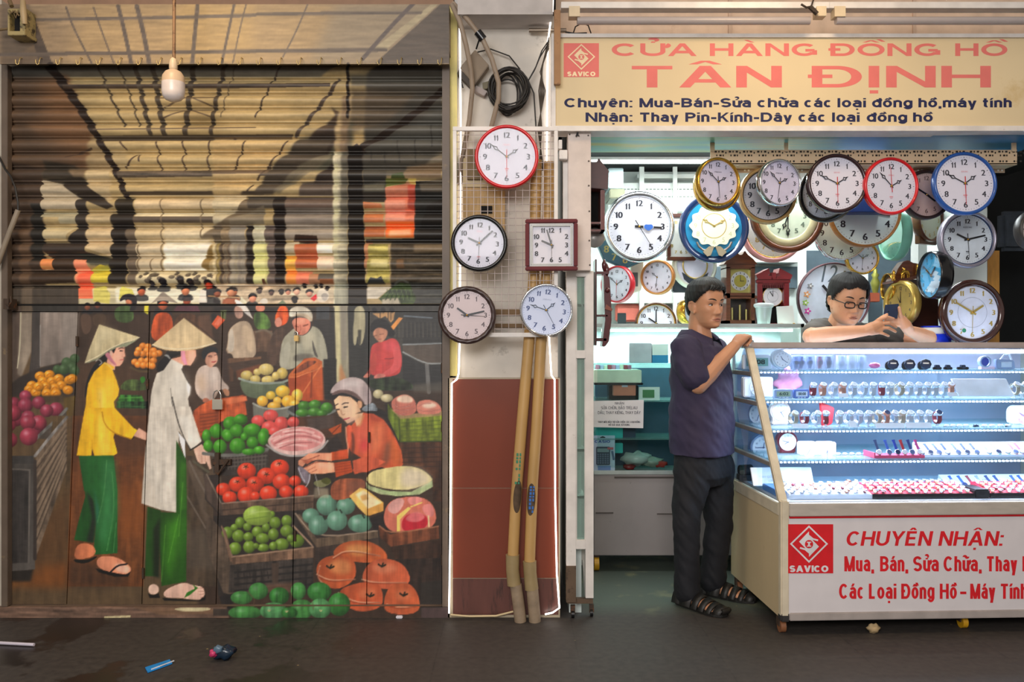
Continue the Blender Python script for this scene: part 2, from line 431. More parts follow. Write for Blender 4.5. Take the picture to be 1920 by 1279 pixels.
# ---------------------------------------------------------------- the mural itself (photo pixels)
def paint_mural():
    Q("""f 0 0 1
p 5a4630 0,0 850,0 850,1170 0,1170""")
    # ---- hood, with the lamp's warm bright middle put into its colours
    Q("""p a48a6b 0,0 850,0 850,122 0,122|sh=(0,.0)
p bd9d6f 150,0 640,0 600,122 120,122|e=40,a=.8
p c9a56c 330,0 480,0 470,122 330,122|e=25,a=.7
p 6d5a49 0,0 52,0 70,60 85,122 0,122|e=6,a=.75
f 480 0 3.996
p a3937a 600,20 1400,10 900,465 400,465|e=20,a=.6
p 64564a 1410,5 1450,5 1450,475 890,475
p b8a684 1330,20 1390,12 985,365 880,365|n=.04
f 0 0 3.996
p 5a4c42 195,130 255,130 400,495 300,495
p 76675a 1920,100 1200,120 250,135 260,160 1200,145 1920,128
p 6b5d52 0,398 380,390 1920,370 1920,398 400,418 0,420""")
    for w, t in ((14, '495,55 545,200 690,480'), (11, '700,55 760,230 855,480'), (30, '885,45 925,200 985,480'), (34, '1025,45 1070,220 1120,480'),
                 (30, '1480,40 1460,250 1440,480'), (20, '1755,30 1700,290 1660,480'), (10, '1845,30 1800,200 1745,470')): s('6a5c52', w, t)
    Q("""f 480 0 3.996
p 6f6156 0,95 600,85 1250,85 1240,105 600,112 0,118
p 6b5d52 0,368 600,362 980,362 990,388 500,392 0,396
s 6f6156 11 390,25 300,240 200,430
s 6a5c56 30 1190,15 1000,210 800,440""")
    # ---- slatted curtain; shadow under the hood is put into the first slat's colour
    Q("""f 0 0 1
p a68f65 12,120 832,120 832,572 12,572
p b39a6c 170,170 560,170 470,380 210,380|e=30,a=.8
p 5c5850 12,120 640,120 600,144 12,144|e=3,a=.85
f 0 0 3.996
p 6b4a33 50,560 500,560 700,1010 880,1279 50,1279|e=8,a=.85
p 463a30 50,490 300,490 330,1000 700,1279 50,1279|e=40,a=.7
p 77583f 160,900 650,900 660,1010 300,1010|e=10,a=.6
p 4f4d47 50,490 470,490 440,575 50,575|e=6,a=.8
p a5906a 670,1020 900,1010 980,1279 640,1279|e=6,a=.8
s 2c211b 70 380,500 560,740 690,950 860,1250 960,1500|w2=38
p 3d3026 480,640 1920,632 2480,628 2480,655 1920,664 480,668|n=.1""")
    for w, t in ((16, '740,500 830,720 940,950'), (12, '890,500 980,720 1050,950'), (34, '1020,500 1065,720 1130,1000'), (38, '1150,500 1190,760 1235,1010'),
                 (40, '1455,500 1415,780 1390,1010'), (32, '1690,490 1610,800 1585,1000'), (7, '1770,500 1690,740 1660,880')): s('4a3f33', w, t)
    for t in ('1195,740 1640,735', '1230,805 1390,740', '1450,740 1615,805', '1200,828 1580,823', '1230,888 1390,828', '1440,828 1590,882', '710,975 1920,960'): s('59493a', 9, t, 0)
    Q("""p 564736 750,1015 1920,1008 2200,1006 2180,1044 1920,1050 760,1060""")
    for t in ('905,1065 950,1120', '1175,1065 1195,1140 1185,1200 1215,1279', '1370,1060 1390,1140 1370,1200 1390,1279', '1575,1055 1560,1200 1565,1279', '1850,1055 1820,1140 1775,1279',
              '690,1115 500,1180', '940,1255 1030,1160', '1045,1160 1050,1210'): s('4d3c30', 12, t)
    # right half upper
    Q("""f 480 0 3.996
p 3c3833 920,480 1400,480 1400,1279 800,1279 830,560|e=5,a=.9
p 4f4a41 700,560 1400,560 1400,650 720,650|e=5,a=.8
p 5b4d3d 700,660 1200,690 1000,900 700,1000|e=8,a=.8
p 595750 1100,960 1400,780 1400,1100 800,1120|e=12,a=.6
p 4d4a3d 300,1060 720,900 720,1279 180,1279|e=8,a=.9
p 3b2e27 560,800 600,870 430,1000 320,1100 190,1279 430,1279 690,980 690,880|e=3,a=.85
p a18a66 590,930 680,690 720,700 640,1279 580,1279|e=4
p 6f5a47 650,720 700,700 700,1279 620,1279|e=5,a=.7
s 221a16 22 690,480 690,880|sm=0
s 2b2019 60 1390,690 1200,850 1000,990 800,1100|w2=40
p 31231c 760,1080 830,1140 790,1279 700,1279 690,1130
s 4a3d33 26 620,600 540,720 420,870 300,1020
s 3d3129 12 190,500 120,620 60,740 0,880
s 3d3129 14 250,1080 130,1200 90,1279""")
    for t in ('1310,930 1320,1100', '1190,1040 1195,1200', '1060,1050 1065,1210', '940,1140 945,1210'): s('38342e', 9, t)
    Q("""p 8a7a62 1330,1150 1400,1130 1400,1279 1240,1279|e=6,a=.8""")
    # left lower (y 300..620)
    Q("""f 0 300 3.996
p 4a3a2e 60,0 330,60 330,1140 60,1140|e=4
p 3e352b 330,0 560,40 700,230 540,240 320,140|e=4
p 775a42 150,480 230,480 230,930 155,930|e=3,a=.55
p 2a2621 240,330 330,330 330,760 240,760
p 6d5a44 500,60 640,60 640,130 560,130|e=3
p b8a17a 650,70 830,70 830,350 650,200|e=3
p b5a489 315,150 480,180 590,280 585,370 315,370
p a69a7c 315,390 585,390 585,480 450,480 450,430 315,430
p c3b088 330,500 575,500 510,560 490,600 330,590
p 3b3128 460,180 600,150 860,350 800,370 590,280
p 38302a 575,290 655,290 660,640 575,690 500,600 575,530
p b09a74 655,400 835,400 835,470 655,470
p c4ab84 650,500 840,500 840,730 650,660
p 3a2f28 330,620 640,620 650,690 840,740 840,780 400,760 330,680
p 2f3128 560,690 840,735 840,800 690,790|e=3,a=.7
p 31291f 870,285 1005,285 1005,480 870,480
p 2b241f 835,400 1005,400 1005,640 960,640 950,930 815,930 840,600
p 6a5b4b 940,510 1020,510 1030,930 960,930 950,640|e=2
p 55473a 1005,420 1690,425 1670,475 1005,470
p 54473a 880,85 1920,75 2080,72 2030,122 1920,125 890,135|n=.1
p 453a2f 910,240 1920,235 2010,234 1970,262 930,262
p cdb38b 1015,290 1840,285 1780,365 1015,370
p d8c8a4 1015,395 1750,395 1670,425 1015,425
p c2ab83 1020,490 1700,490 1690,640 1020,640
p d3bf9b 1230,500 1580,500 1560,640 1230,640|e=4
p e6dcc8 1230,620 1580,620 1560,830 1230,830|e=3
p c6b393 1025,620 1220,620 1220,830 1030,830
p 4d3b2e 1790,290 1920,285 1920,460 1660,460|e=2
p 70604b 1690,420 1830,300 1920,330 1920,420 1780,560 1600,590 1500,590|e=3""")
    for t in ('1205,290 1215,420 1215,830', '1510,290 1510,580', '1620,290 1610,430', '1040,640 1040,900', '1140,740 1130,830'): s('77644c', 10, t)
    Q("""p 8a6e3d 1580,640 1610,640 1590,700 1560,830 1510,800 1530,730|e=2
p f4ead6 1600,640 1625,640 1620,720 1600,720""")
    for i, c in enumerate(('b59b6c', '9c7f52', '8d7b61', '3a2c22', '7d6b57', '847058', '5f5042', '30261f', 'a79b7c')):
        p(c, [(1620+i*33, 600), (1653+i*33, 600), (1653+i*33, 930), (1620+i*33, 930)], n=.1)
    Q("""p e58c52 312,740 400,740 405,820 312,820
p 423226 400,735 560,735 570,920 250,930 245,835 400,820
p f08a66 560,745 650,750 680,830 690,930 575,930
p f4694a 590,850 690,830 690,1040 590,1040|e=3
p d1ba3e 690,820 760,785 820,800 815,920 690,920
p b6ac4a 690,820 820,790 820,830 690,850|e=3
p d9ca62 700,960 780,945 830,990 820,1080 700,1060
p cdbb95 1025,835 1660,835 1660,930 1025,930""")
    for i in range(26): b('5e5244', 1040+_rs.rand()*600, 850+_rs.rand()*70, 14+_rs.rand()*16, 10+_rs.rand()*10, .1)
    # right lower (y 260..580)
    Q("""f 400 260 3.996
p b79b6c 0,0 640,0 200,420 0,420|e=3
p 5d4b3a 0,235 440,232 420,265 0,268""")
    for t in ('240,20 180,200 150,235', '560,20 430,190 330,310', '300,350 255,400', '160,0 150,0'): s('4a3a2d', 12, t)
    Q("""p 4b4034 640,0 900,0 800,180 440,420 300,420 450,200 580,90|e=3
p 352a24 700,420 780,280 900,180 900,330 640,420|e=3
p 6f6450 450,400 640,200 880,100 880,150 500,410|e=3,a=.8
p cab691 0,430 250,430 180,530 0,530
p b8a888 0,530 180,530 60,620 0,640|e=2
p 50463b 250,430 540,430 540,520 260,520|e=2
p 786b57 120,600 380,500 380,640 120,640|e=2
p 5f4d42 540,440 900,440 900,520 540,520
p 7d7064 540,520 900,520 900,640 540,640|sh=(0,.08)
p 968878 540,640 900,640 900,760 540,760
p 574a40 660,330 900,310 900,430 640,430|e=3
p 241b17 450,440 540,440 540,1100 465,1100
p 3a2c24 620,720 780,730 780,800 600,770""")
    cols = [('6d5e4c', 0, 60), ('8e795d', 60, 120), ('8f806d', 120, 240), ('2d2520', 250, 300), ('b5ad93', 300, 385), ('695a52', 385, 460)]
    for c, a_, b_ in cols: p(c, [(a_, 650), (b_, 650), (b_+8, 1100), (a_+8, 1100)], n=.1)
    for i in range(9): p(('c8b48a', '97814f', '554639', '80705c', '6a5949')[i % 5], [(i*27, 780), (i*27+22, 780), (i*27+24, 1090), (i*27+2, 1090)])
    Q("""p d9d489 300,780 400,780 410,980 400,1090 300,1090|e=2,a=.8
p 948a7c 120,660 235,660 240,1090 125,1090|e=2,a=.8
p a59c84 900,100 1005,100 1005,1279 900,1279|sh=(-.2,0),n=.1
p 4a443b 960,100 1010,100 1010,640 950,640|e=3,a=.7
p c3bb97 900,180 935,180 935,900 900,900|e=3,a=.7
p 1e1814 1010,60 1115,60 1140,1100 1010,1100
p 2c231d 1010,1080 1150,1080 1150,1279 1010,1279
p 37332d 1115,100 1300,100 1290,420 1120,420|e=2
p 4c463c 1120,110 1700,110 1600,170 1400,280 1120,280|e=4,a=.9""")
    for x in (1180, 1280, 1390, 1510): s('38342e', 10, [(x, 100), (x+10, 180)])
    Q("""p 7a644b 1450,210 1710,180 1710,300 1420,290|e=3
p 3f4a24 1340,270 1420,255 1440,300 1330,310
p 5a5d2a 1290,300 1460,300 1440,330 1290,360
p b9a55c 1460,300 1520,300 1515,340 1470,340
p 5a5446 1130,340 1285,320 1285,400 1130,400|e=3
p 383028 1120,410 1290,410 1290,480 1120,480
p b0683e 1125,475 1260,490 1270,520 1130,525
p b56a40 1130,560 1280,560 1275,630 1130,630
p a85f38 1135,660 1285,660 1285,740 1135,740
p b06a50 1290,370 1450,330 1510,340 1515,740 1290,740
p d6785a 1290,440 1510,430 1510,640 1290,640|e=2
p d98a70 1290,460 1440,450 1440,620 1290,620|e=3
p ee6c2e 1290,620 1500,620 1500,740 1290,740|e=2
p f5a877 1320,680 1480,670 1480,720 1310,730|e=4
p a64432 1455,340 1515,340 1515,540 1455,520|e=2
p 2a2824 1515,320 1720,310 1720,760 1505,760
p 5a4f41 1540,330 1720,300 1720,400 1560,400|e=3
p 241f1b 1600,500 1720,440 1720,760 1510,760|e=2
p 1a1613 1140,755 1720,745 1720,780 1140,780
p b67c56 1135,780 1190,780 1190,970 1135,970
p a89a54 1165,790 1310,790 1325,1080 1145,1080|n=.12
p cfc081 1180,900 1310,900 1310,970 1180,960|e=3
p 4d4234 1330,780 1720,780 1720,1090 1330,1090|n=.15
p 8a7356 1500,785 1720,785 1720,850 1500,850|e=4,a=.7
p 74563c 1370,900 1420,890 1430,970 1370,970|e=2
p b8a98c 540,780 640,770 640,860 540,860
p b4603c 610,790 780,780 780,970 620,970
p e9dfca 775,780 900,780 895,860 780,860
p efb04a 540,880 620,880 615,1000 545,1000
p e9cdb0 780,880 900,880 900,980 780,980
p e97d5e 545,1000 740,1000 740,1100 555,1100
p ea8b3e 545,980 620,980 620,1100 550,1100|e=2
p b07a58 720,1010 800,1010 800,1100 720,1100
p 4b463f 790,1010 905,1010 905,1060 790,1060
p 8a5434 800,1050 905,1050 905,1090 800,1090
p 2a2c2c 1150,1090 1180,1040 1230,1050 1260,1030 1290,1090
p c0b4a6 1150,1120 1330,1110 1230,1190 1150,1190|e=2
p 5f3b28 370,1050 390,1050 400,1100 370,1100""")
    # flat bottom strip and the crowd
    Q("""f 0 500 3.996
p 40362c 70,140 590,140 590,340 70,340
p 6b5a48 160,140 240,140 240,340 160,340|e=3,a=.7
p 2c2823 240,290 590,290 590,340 250,340
p cdbf97 590,160 1900,160 1900,280 590,280
p e9e0c8 860,150 1500,170 1500,270 870,270|e=3,a=.8
p f06f4a 585,130 690,130 695,240 590,240
p d3c564 700,160 780,145 825,200 820,280 700,260
p d8cc60 900,150 990,170 1010,220 890,250
p 3a2f29 590,290 1900,290 1900,345 590,345
p 302a28 600,340 1130,340 1130,560 600,560|e=2
f 400 500 3.996
p c0a98c 0,130 900,130 900,275 0,275|n=.12
p c8b79a 640,140 900,140 900,240 640,240|e=3,a=.7
p 9b9784 905,130 1010,130 1010,860 920,860|sh=(-.12,0)
p 27211d 1010,130 1150,130 1150,280 1010,280
p c5baa8 1150,150 1330,150 1230,240 1150,240
p 3c3a34 1330,120 1720,120 1720,280 1330,280|n=.15
p 3d4a2a 1240,240 1330,160 1400,120 1470,130 1520,240 1500,280 1280,280|n=.2
p b0a48e 1260,240 1380,230 1400,280 1260,280|e=2
s 5d5a50 14 1360,130 1410,95 1460,120""")
    for i in range(6): s('22301a', 6, [(1290+i*35, 250), (1330+i*30, 170)]); s('55663c', 5, [(1300+i*35, 170), (1330+i*32, 250)])
    # lower background
    Q("""f 0 0 1
p 241f1d 400,575 830,575 830,760 400,760|e=4
p 3c2c22 140,585 640,585 640,800 140,800|e=10
p 4a3527 140,680 270,680 270,880 140,880|e=14
p 2a2522 620,580 690,580 690,760 620,760
p 3a2a20 370,720 840,720 840,1160 370,1160|e=6
f 400 500 3.996
p 9b937c 908,290 1005,290 1018,870 925,870|sh=(-.1,0)
p c3b88d 908,290 945,290 960,870 925,870|e=3
p 8a8175 950,290 1000,290 1000,700 960,700|e=3,a=.7
p b97a4c 950,720 1000,860 1010,870 940,870 940,760|e=4,a=.8
p 3c3d40 770,300 870,295 870,395 770,395
p 2e2a29 750,400 900,400 900,690 750,690
p 171514 830,690 920,690 920,860 830,860
p 2c2b29 1010,290 1165,290 1165,860 1020,860
p a89f80 1055,300 1135,290 1140,480 1115,585 1090,590 1080,500 1070,590 1050,590 1045,470 1055,400|sm=1
p 3d3a32 1080,470 1105,470 1100,580 1080,580|e=2
p 3a3733 1170,290 1715,290 1715,930 1170,930
p 302e2d 1420,350 1715,345 1715,590 1420,580""")
    for i in range(12): s('5c564c', 5, [(1360+i*30, 420), (1362+i*30, 530)], a=.8)
    Q("""s 6c7680 9 1430,370 1640,385|sm=0
s 8b8f90 10 1420,585 1710,575|sm=0
p 574b42 1420,590 1715,580 1715,730 1590,720 1420,650
s a0a3a2 9 1420,640 1590,730 1715,725
p 2b2a2a 1420,660 1590,740 1715,735 1715,900 1420,900
s 8f8c88 30 1600,735 1615,940|a=.6
p 5e564c 1480,880 1720,860 1720,940 1500,940|e=6,a=.7""")
    # left wall and stalls
    Q("""f 0 500 3.996
p 4f4138 0,300 160,300 140,960 0,960|sh=(.1,0)
p 8a7b6b 155,345 240,345 235,640 160,830 130,800|e=3
p 3f3834 240,340 300,340 300,760 215,820 235,640
p 7d7067 300,340 590,345 570,700 300,755|sh=(-.08,-.1)
p 8d8178 465,345 590,345 570,680 470,690|e=5,a=.7
s a39c95 6 302,440 300,740|a=.8
s d8cfae 8 155,345 150,600 130,760|a=.8
p 332b26 140,830 300,760 575,690 570,980 0,1000 0,950|e=3""")
    for x, y, r in ((430, 770, 34), (500, 720, 40), (560, 690, 36), (540, 760, 44), (480, 770, 40), (560, 780, 36)): b('3c5232', x, y, r, None, .15)
    for x, y in ((370, 810), (300, 820), (240, 890), (320, 860), (390, 860), (440, 840), (520, 850), (460, 890), (410, 910), (345, 900), (220, 920), (270, 945), (350, 950), (420, 950), (510, 925), (540, 840), (290, 900)):
        b('d9891c', x, y, 40, 34, .35, .7)
        s('b5670f', 6, [(x-20, y+8), (x, y-12), (x+20, y+2), (x+6, y+18)])
    Q("""p 463626 0,980 560,960 560,1010 0,1030|e=3
p 5f4a24 470,980 560,965 540,1150 500,1170|e=2""")
    for x, y, r in ((20, 1060, 60), (100, 1030, 55), (190, 970, 46), (190, 1040, 56), (290, 1020, 50), (420, 1070, 56), (350, 1080, 50), (40, 1150, 60), (120, 1140, 60), (210, 1130, 54), (20, 1230, 50), (290, 1180, 60), (240, 1240, 60)): b('8d3446', x, y, r, r*.95, .3, .75)
    Q("""p 4a4038 330,1240 500,1060 490,1290 260,1290
s 6e6a64 22 500,1065 420,1150 330,1230 270,1290|n=.12
f 0 780 3.996
p 53402a 400,0 545,0 525,1279 0,1279 0,1100 260,1050|n=.1
p 5e3d22 250,900 520,500 520,1279 200,1279|e=20,a=.7
p 8a4a1c 300,1120 520,1100 510,1279 0,1279 0,1230 250,1180|e=16,a=.6
p 28221d 0,1160 250,1140 230,1240 0,1240|e=5""")
    for x, y, r in ((60, 60, 62), (100, -20, 62), (290, 50, 58), (210, 50, 58), (70, 180, 60), (215, 155, 68)): b('963646', x, y, r, r*.97, .35, .75)
    Q("""p 3c3835 0,300 250,300 262,360 0,360
p 4a443f 0,360 262,360 262,1150 0,1170|sh=(.06,.08)
p 35302d 0,400 215,405 205,1100 0,1110|n=.1
s 625a53 12 0,395 222,405 215,1100|sm=0
p 6d5a49 270,310 500,0 500,400 270,1060|n=.12
s 7d7671 22 262,300 380,150 500,10|n=.12""")
    for i in range(7):
        y = 400+i*90; s('4a3c31', 8, [(270, y), (500, 90+i*42)]); s('8c7762', 12, [(275, y-40), (495, 60+i*42)], a=.6)
    Q("""s 39302b 26 262,340 262,1070|sm=0""")
    # door 2 & 3 ground
    Q("""p 6b3d1f 545,0 1105,0 1075,1279 500,1279|n=.1
p 4a2f20 545,0 1105,0 1100,300 545,300|e=20,a=.8
p 8e4c1e 880,520 1080,500 1070,900 880,950|e=30,a=.7
p 3a2a20 520,1080 700,1090 980,1200 900,1279 500,1279|e=16,a=.6
p 493a2c 1390,300 1660,300 1660,1279 1390,1279|n=.1
p 54493e 1400,850 1620,820 1640,1150 1400,1140|e=10,a=.6
p 5a4a3c 1390,330 1560,450 1540,820|e=3
s 74665a 16 1420,340 1480,470 1560,610|a=.7
s 74665a 12 1400,600 1470,720 1540,840|a=.7
s 57503f 18 1450,340 1560,420""")
    # crowd
    Q("""f 0 500 3.996""")
    for x, y, r, c in ((655, 300, 26, '8a4a30'), (730, 290, 24, '6a3a2a'), (970, 255, 34, 'c97a55'), (1060, 185, 34, 'b0512c'), (1220, 280, 44, 'b85a38'), (1400, 250, 36, 'a84a2c'), (1140, 130, 22, '3a3235'), (1225, 120, 32, '201c20'), (1360, 105, 30, '2c2220'), (1430, 120, 28, '2c2220'), (1575, 190, 50, '2a2422'), (1560, 135, 34, 'c84a2a'), (1390, 180, 36, 'b86a44'), (1750, 190, 32, 'b06038'), (1890, 240, 30, 'c98a70')):
        p('2c2a2c', [(x-r*1.7, y+r*2.2), (x-r*1.5, y+r*1.0), (x-r*.6, y+r*.6), (x+r*.6, y+r*.6), (x+r*1.5, y+r*1.0), (x+r*1.7, y+r*2.2)], a=.85, sm=1)
        b(c, x, y, r*.85, r, .1); p('1d1719', [(x-r, y+r*.2), (x-r*.9, y-r*.8), (x, y-r*1.3), (x+r*.9, y-r*.8), (x+r, y), (x+r*.3, y-r*.5), (x-r*.4, y-r*.4)], sm=1)
    Q("""p 3d4f2a 850,330 900,290 990,290 1010,420 870,420|sm=1,n=.15
p 221c1f 890,270 910,215 970,200 1030,220 1020,330 960,340 1000,260 940,240|sm=1
p a99a86 1135,275 1220,188 1330,270 1240,240|sm=0
p 9b8c7c 1130,280 1220,185 1335,275 1230,255 1160,262
p c04f26 1120,560 1150,370 1200,340 1270,345 1300,420 1290,560|sm=1,n=.1
p 4f3424 1290,560 1310,370 1400,340 1500,380 1520,560|sm=1,n=.12
p 54303a 1300,330 1330,290 1480,290 1500,340
p e2d23c 1085,280 1115,280 1110,360 1080,340
p 26211f 1560,380 1600,340 1640,380 1620,450 1570,430|sm=1
p 5b4436 600,350 680,350 690,470 640,520 610,470|sm=1,a=.8
p 54402f 690,350 800,350 790,450 700,450|sm=1,a=.6
p 6a4a38 1480,370 1580,360 1600,560 1500,560|e=3,a=.7
p d8572e 1585,430 1630,365 1690,395 1625,470
p f0795a 1600,430 1640,375 1670,390 1630,440|e=2
p 6d7446 1650,330 1700,325 1690,400 1660,385|n=.2
p e8dccb 1500,170 1545,180 1550,270 1490,270
s b98e62 9 1560,220 1790,232 1790,275|sm=0
p 2a2220 1600,230 1650,260 1640,280 1600,270
p 8c4f30 1690,235 1780,240 1790,280 1700,285
f 400 500 3.996""")
    for x, y, r, c in ((30, 200, 30, '8c4a30'), (130, 190, 34, 'd0845c'), (295, 235, 32, 'd98a6c'), (345, 180, 24, '4a3a38'), (435, 195, 22, '5a4038'), (560, 190, 22, 'd78c70'), (625, 185, 28, 'e0a88c'), (720, 200, 28, 'd09078'), (835, 230, 26, '302a2c'), (680, 145, 18, '2a2220'), (765, 150, 16, '2a2220'), (805, 145, 16, '2a2220'), (850, 165, 18, '2a2220'), (610, 250, 26, '2a2220'), (510, 190, 22, '2e2622')):
        b(c, x, y, r*.85, r, .1); p('1d1719', [(x-r*1.1, y+r*.2), (x-r, y-r*.8), (x, y-r*1.3), (x+r, y-r*.8), (x+r*1.1, y), (x+r*.3, y-r*.5), (x-r*.4, y-r*.4)], sm=1)
    Q("""p d33038 725,240 770,205 780,235 755,260
p d9cdbd 340,275 360,240 400,235 415,280|sm=1
p ded4b4 200,275 205,220 255,270|sm=0
p 7c8468 480,280 520,250 550,280
p e8dccc 770,230 800,150 870,190 860,260 790,270|a=.7,sm=1
p a05a3c 70,240 190,235 190,275 60,275|e=2
p efe2d0 150,230 250,290 300,400 180,300|sm=1
p b48a78 160,290 220,310 225,380 180,395 155,350|sm=1
p e0d5ca 165,290 240,290 300,395 240,350 200,300
p cf7d64 310,300 350,270 390,300 380,335 330,340|sm=1
p 46602a 300,350 340,335 400,350 450,470 310,480|sm=1,n=.2
p e2551f 480,330 500,290 560,300 570,420 470,460 460,380|sm=1,n=.15
p d98a74 455,400 500,370 520,440 470,460|sm=1""")
    # back-turned seated figure
    Q("""p 5c4434 300,480 440,480 450,640 310,640|n=.12
s 6d5d4c 16 320,490 380,470 440,500 440,520
p 4a362b 450,460 560,450 490,760 380,720|sm=1,n=.12
p b39c84 110,480 170,420 240,400 290,440 320,580 320,680 200,720 150,690 140,650 90,650 110,560|sm=1,sh=(-.1,0)
p d2b796 200,440 260,430 300,520 310,640 250,640|e=4,sm=1,a=.6
p c4b9aa 115,490 150,450 160,640 105,640 115,560|sm=1,a=.7
p 46342a 90,690 320,700 360,680 360,760 150,790 90,740
p 6f4f3a 90,690 360,675 360,690 110,725
p 5a3c2b 110,730 150,780 150,860 100,860
p 8a4a2d 170,780 355,730 360,790 180,850|e=3,a=.6""")
    # woman in grey
    Q("""p 9d9884 500,640 520,540 570,490 620,450 740,440 800,470 840,560 860,690 850,750 810,760 780,700 760,680 580,780 490,760|sm=1
p b6ae96 640,500 760,480 780,600 640,640 600,560|e=5,sm=1,a=.7
p 6a6459 600,655 740,650 760,680 600,720|e=3,sm=1
p 55504a 735,520 770,640 790,690 750,660|sm=1
p b0ab98 490,740 510,620 560,540 580,620 540,780|sm=1,e=2,a=.8
p ada894 770,500 830,560 850,700 800,660|sm=1,e=3,a=.8
p 2a2326 580,400 620,365 720,380 750,440 700,510 640,520 600,460|sm=1
p d07e66 585,410 620,380 700,385 735,420 715,490 660,520 620,500 600,450|sm=1,sh=(.05,-.1)
p e49c80 600,400 690,390 690,430 610,430|sm=1,e=3,a=.7
p 8c4a38 610,440 640,448 640,455 610,450
p 8c4a38 670,440 710,428 715,436 675,452
p a02c2c 632,492 652,490 650,500 634,502
s a85a48 6 650,440 656,470 648,482
p d9cdb8 565,370 570,320 620,295 690,300 740,340 745,390 735,420 700,385 640,360 590,380|sm=1,sh=(-.05,.1)
p b79d80 600,350 690,345 740,390 735,410 690,380 610,372|sm=1,e=2,a=.7""")
    # woman in red
    Q("""p c2413f 1170,800 1175,610 1210,570 1280,560 1340,530 1390,560 1415,680 1410,760 1390,810 1290,830 1210,820|sm=1
p d8525a 1270,560 1390,560 1400,640 1280,640|e=5,sm=1,a=.6
p b0433a 1190,640 1225,650 1220,780 1150,830 1130,820 1175,760|sm=1,a=.8
p d65a5a 1340,600 1400,600 1415,720 1380,790 1270,830 1260,800 1360,740|sm=1,a=.7
s 8a2c2e 6 1285,690 1320,692 1350,685
p c77468 1195,830 1230,800 1290,805 1290,830 1220,842|sm=1
p b06a5a 1120,825 1160,790 1175,830 1130,835|sm=1
p 1c1a1c 1168,470 1190,410 1240,385 1300,400 1335,450 1370,500 1340,530 1300,520 1300,470 1230,450 1190,495|sm=1
p c28468 1190,500 1225,452 1300,470 1310,500 1285,550 1250,575 1215,540|sm=1,sh=(-.08,0)
s 6a4236 5 1200,520 1225,515
s 6a4236 5 1245,508 1275,505
s 984a42 6 1238,545 1258,543
p e09046 1330,450 1390,380 1420,385 1350,475
p dca367 1190,350 1360,340 1350,400 1330,420 1290,370 1250,390|a=.85""")
    for x in (1210, 1275, 1340): p('18161a', [(x-30, 320), (x, 300), (x+22, 330), (x, 352)], sm=1)
    for x in (1250, 1310, 1330): s('2a2624', 5, [(x, 345), (x, 400)])
    Q("""p 27301f 1160,850 1260,830 1400,830 1500,880 1490,930 1210,930 1170,890|sm=1,n=.25""")
    # girl in white
    Q("""f 270 590 7.1
p 473428 640,700 1137,640 1137,1279 600,1279|e=20,a=.8
p 3a2a24 1000,480 1100,470 1137,900 1040,880|e=4
p c2ada0 690,750 800,660 920,700 985,690 1040,880 1137,960 1120,1020 1020,990 980,1040 940,1130 850,1160 760,1130 670,1010|sm=1,sh=(-.05,.03)
p d6c9be 860,720 980,700 960,900 900,960|e=14,sm=1,a=.7
p dab48c 690,800 790,780 820,1000 790,1060 700,960|e=12,sm=1,a=.5
p a08c84 800,1000 900,960 940,1080 850,1130|e=10,sm=1,a=.5
p 232326 760,520 800,440 900,415 985,450 985,540 960,500 860,490 810,600 780,590|sm=1
p c89078 810,600 850,510 960,495 980,560 975,640 930,670 900,710 850,690 820,650|sm=1,sh=(.06,0)
p e0b49c 870,590 960,540 970,640 900,650|e=8,sm=1,a=.6
s 4a322c 12 855,555 880,548 905,556
s 4a322c 10 940,540 975,532
s a83a3e 14 905,630 930,632 955,622
s 8a5040 7 870,568 900,572
p b46a50 770,1130 830,1100 890,1150 800,1180|sm=1
p b07a5c 1040,980 1137,1000 1137,1090 1080,1080|sm=1
f 0 500 3.996
p b8522c 1500,1040 1580,1000 1830,960 1850,1110 1660,1160 1490,1279 1430,1279 1450,1080|n=.12
p cd6a42 1650,990 1840,965 1850,1000 1700,1030|e=2
p 93401f 1480,1100 1640,1060 1640,1279 1450,1279|e=6,a=.7""")
    for i in range(6): s('6e3018', 8, [(1500, 1110+i*26), (1630, 1095+i*24)], a=.7)
    # hanging orange trays
    Q("""p 35281f 980,760 1010,620 1150,600 1230,650 1180,760 1100,800|sm=1""")
    for x, y in ((1070, 595), (1110, 600), (1040, 625), (1100, 630), (1150, 630), (1190, 650), (1070, 655), (1120, 660), (1030, 650), (1160, 660), (1060, 705), (1105, 705), (1010, 715), (1035, 735), (1075, 740), (1120, 740), (1150, 705), (1140, 745)): b('e2812a', x, y, 27, 25, .35, .7)
    Q("""s 58462e 16 980,755 1040,785 1110,785
p 3a4a26 900,890 960,840 1060,850 1100,900 1100,930 910,930|sm=1,n=.3,a=.9
p 2a6a20 1045,830 1085,820 1090,860 1060,880|sm=1
p 2a5a22 870,1055 900,960 1060,965 1110,1060|n=.3
p 1f3a1e 870,1010 1110,1010 1110,1065 880,1060|n=.4
s 54923c 8 890,985 1060,980|a=.8
s 4c7a44 5 890,1045 1090,1050|a=.7""")
